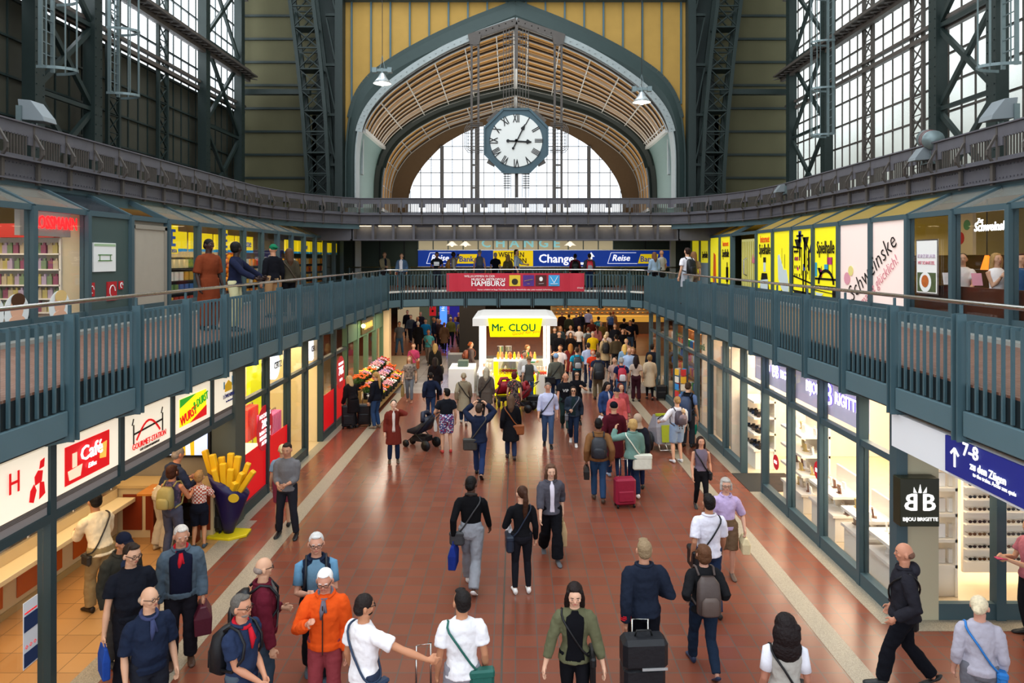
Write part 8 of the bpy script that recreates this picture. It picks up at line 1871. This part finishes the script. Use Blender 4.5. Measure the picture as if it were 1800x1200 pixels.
# ---- upper walkways
def upr(label, px, Y, h, th, **k): return person(label, px, None, None, h=h, th=th, z0=UP, Y=Y, **k)
upr('person in long rust-brown tunic and trousers on the left walkway', 367, 14.6, 1.88, 120, top=('tunic', '74361f', FAB, .95), bot=('wide', '74361f'), hair=('buzz', '0e0b0a'), skin='3a241c', turn=-6)
upr('person in navy hooded sweatshirt leaning on the left railing', 412, 14.35, 1.80, 88, top=('long', '1c2034'), bot=('jeans', 'c4be94'), hair=('afro', '0e0b0a'), skin='2e1c16', turn=-60, lh=(-.28, .22, .60), rh=(.12, .27, .60), lean=4)
upr('person in green cap and black sweatshirt at the supermarket window', 480, 17.6, 1.82, -50, top=('long', '15151a'), bot=('trousers', 'a8835c'), hair=('capback', '1c6a48'), skin='c08a6a')
p = upr('person with very long brown hair in olive jacket at the supermarket window', 508, 18.0, 1.72, -35, fem=True, top=('jacket', '3e382c'), bot=('leggings', '16161a'), hair=('long', '4a3222')); bag_cross(p, 'brown handbag on the shoulder of the long-haired woman', '4a3c30', side=1, size=(.34, .12, .28))
upr('person in beige jacket standing at the left end of the bridge', 676, 33.6, 1.74, 150, top=('jacket', '8a8268'), bot=('trousers', '2a2428'), hair=('buzz', '8a6a50'), front=('1c2030', 16), rh=(.02, .14, .6))
upr('person in denim jacket and white top walking on the bridge', 706, 32.4, 1.68, 185, fem=True, top=('jacket', '4c6480'), bot=('jeans', '3a3c44'), hair=('bun', '5a3a28'), front=('e0dce0', 26), stance='step')
p = upr('person in black t-shirt with white block print at the bridge railing', 768, 31.9, 1.74, 180, top=('tee', '121216'), bot=('jeans', '23242c'), hair=('short', '0f0c0b'), skin='6a4434', lh=(-.1, .16, .6), rh=(.1, .16, .6), nod=20)
k = p['k']; m = PB(p['T']); m.smooth = False
for q in range(3): m.bar((-.07*k, .088*k, (.73 - .035*q)*k), (.07*k, .088*k, (.73 - .035*q)*k), .01, .04)
fin(m, 'shirt_print', FAB, p['root'], 'e4e2e4')
p = upr('person in grey shirt with mustard backpack on the phone, bridge', 797, 33.2, 1.76, 80, top=('long', 'a8a49a'), bot=('trousers', '4a463c'), hair=('buzz', '120e0c'), skin='3a241c', lh=(-.03, .12, .9)); bag_back(p, 'mustard backpack on the person phoning on the bridge', '9a6a2c', (.3, .2, .44))
upr('person in grey tank top and backwards cap on the bridge', 843, 32.8, 1.84, 0, top=('tank', '4a5260'), bot=('shorts', '3a3c44'), hair=('capback', '8a8a8c'), skin='c08a6c', b=1.1)
upr('grey-haired person in black t-shirt on the bridge before the yellow field', 871, 33.6, 1.72, 20, top=('tee', '14161e'), bot=('trousers', '1a1a20'), hair=('short', 'a8a49c'))
p = upr('blonde person with olive backpack beside the black t-shirt on the bridge', 893, 33.8, 1.62, 10, fem=True, top=('long', '7a6a48'), bot=('jeans', '2a2c38'), hair=('long', 'b08c5c')); bag_back(p, 'olive backpack on the blonde person on the bridge', '5c5230', (.28, .16, .4))
upr('person in pale blue shirt leaning sideways under the word change', 908, 32.6, 1.86, 100, top=('long', 'a8b8cc', FAB, 1.3), bot=('trousers', '1c2236'), hair=('short', '1c1614'), lh=(-.06, .24, .62))
p = upr('person in dark red top with black backpack on the bridge', 1011, 33.2, 1.66, 0, top=('long', '6a1c30'), bot=('jeans', '1c1c24'), hair=('short', '181210')); bag_back(p, 'black backpack on the dark red top, bridge', '141416', (.34, .22, .5))
p = upr('person in grey jacket with red backpack on the bridge', 1036, 32.2, 1.68, 0, top=('jacket', '3a3c40'), bot=('jeans', '22304e'), hair=('short', '181210'), stance='step'); bag_back(p, 'red and grey backpack on the bridge by the white arrow', 'b0202c', (.3, .2, .44), '8a8a90')
upr('person with curly brown hair in pale denim jacket, right end of the bridge', 1150, 30.4, 1.72, -15, fem=True, top=('jacket', '8aa0b4'), bot=('leggings', '16161c'), hair=('wavy', '6a4630'))
upr('bald bearded person in grey t-shirt at the right end of the bridge', 1163, 31.0, 1.80, -35, top=('tee', 'a09c96'), bot=('trousers', '24262e'), hair=('none', '3a2a20'), skin='a87454', beard='2e1e16', b=1.1)
p = upr('person in white t-shirt with black backpack on the right walkway', 1208, 22.6, 1.80, -20, top=('tee', 'dedade'), bot=('shorts', 'a8acb4'), hair=('short', '2a1a12')); bag_back(p, 'black backpack on the white t-shirt, right walkway', '131315', (.32, .2, .5))
upr('person hidden behind the white t-shirt on the right walkway', 1219, 23.4, 1.68, -10, fem=True, top=('tee', '8a7050'), bot=('jeans', '6a6058'), hair=('long', '7a5434'))
# restaurant guests behind the glass
upr('seated guest with dark bun and white top reading a menu in the restaurant', 1692, 14.5, 1.70, -150, fem=True, top=('tee', 'e4dcd8'), bot=('jeans', '2a2a34'), hair=('bun', '1e1210'), stance='sit', lh=(-.06, .2, .5), hip=.45)
upr('seated blonde guest with hand at the chin in the restaurant', 1752, 13.6, 1.70, 180, fem=True, top=('tank', 'ece6e4'), bot=('jeans', '2a2a34'), hair=('long', 'b08a54'), stance='sit', rh=(.03, .12, .66), hip=.45)
upr('seated guest in blue and green top, cut by the right picture edge', 1793, 13.2, 1.70, 170, fem=True, top=('tee', '2c4f78'), bot=('jeans', '2a2a34'), hair=('short', '4a2c1c'), stance='sit', hip=.45)
for px, yy, c_, lb in ((1668, 14.2, 'dcd8d8', 'white folded menu card on the restaurant table'), (1719, 13.7, 'd89aa8', 'pink folded menu card on the restaurant table')):
    x = (px - HX)/F*yy; r = thing('menu_card', (x, yy, 4.75), 0, lb, 'menu'); m = PB(); m.smooth = False; m.bar((x-.08, yy, 4.75), (x, yy+.06, 4.97), .2, .004, up=(1, 0, 0)) if 0 else m.prism([(-.1, 0, 0), (.1, 0, 0), (.1, .05, .24), (-.1, .05, .24)], (0, .006, 0)); fin(m, 'card', FAB, r, c_)
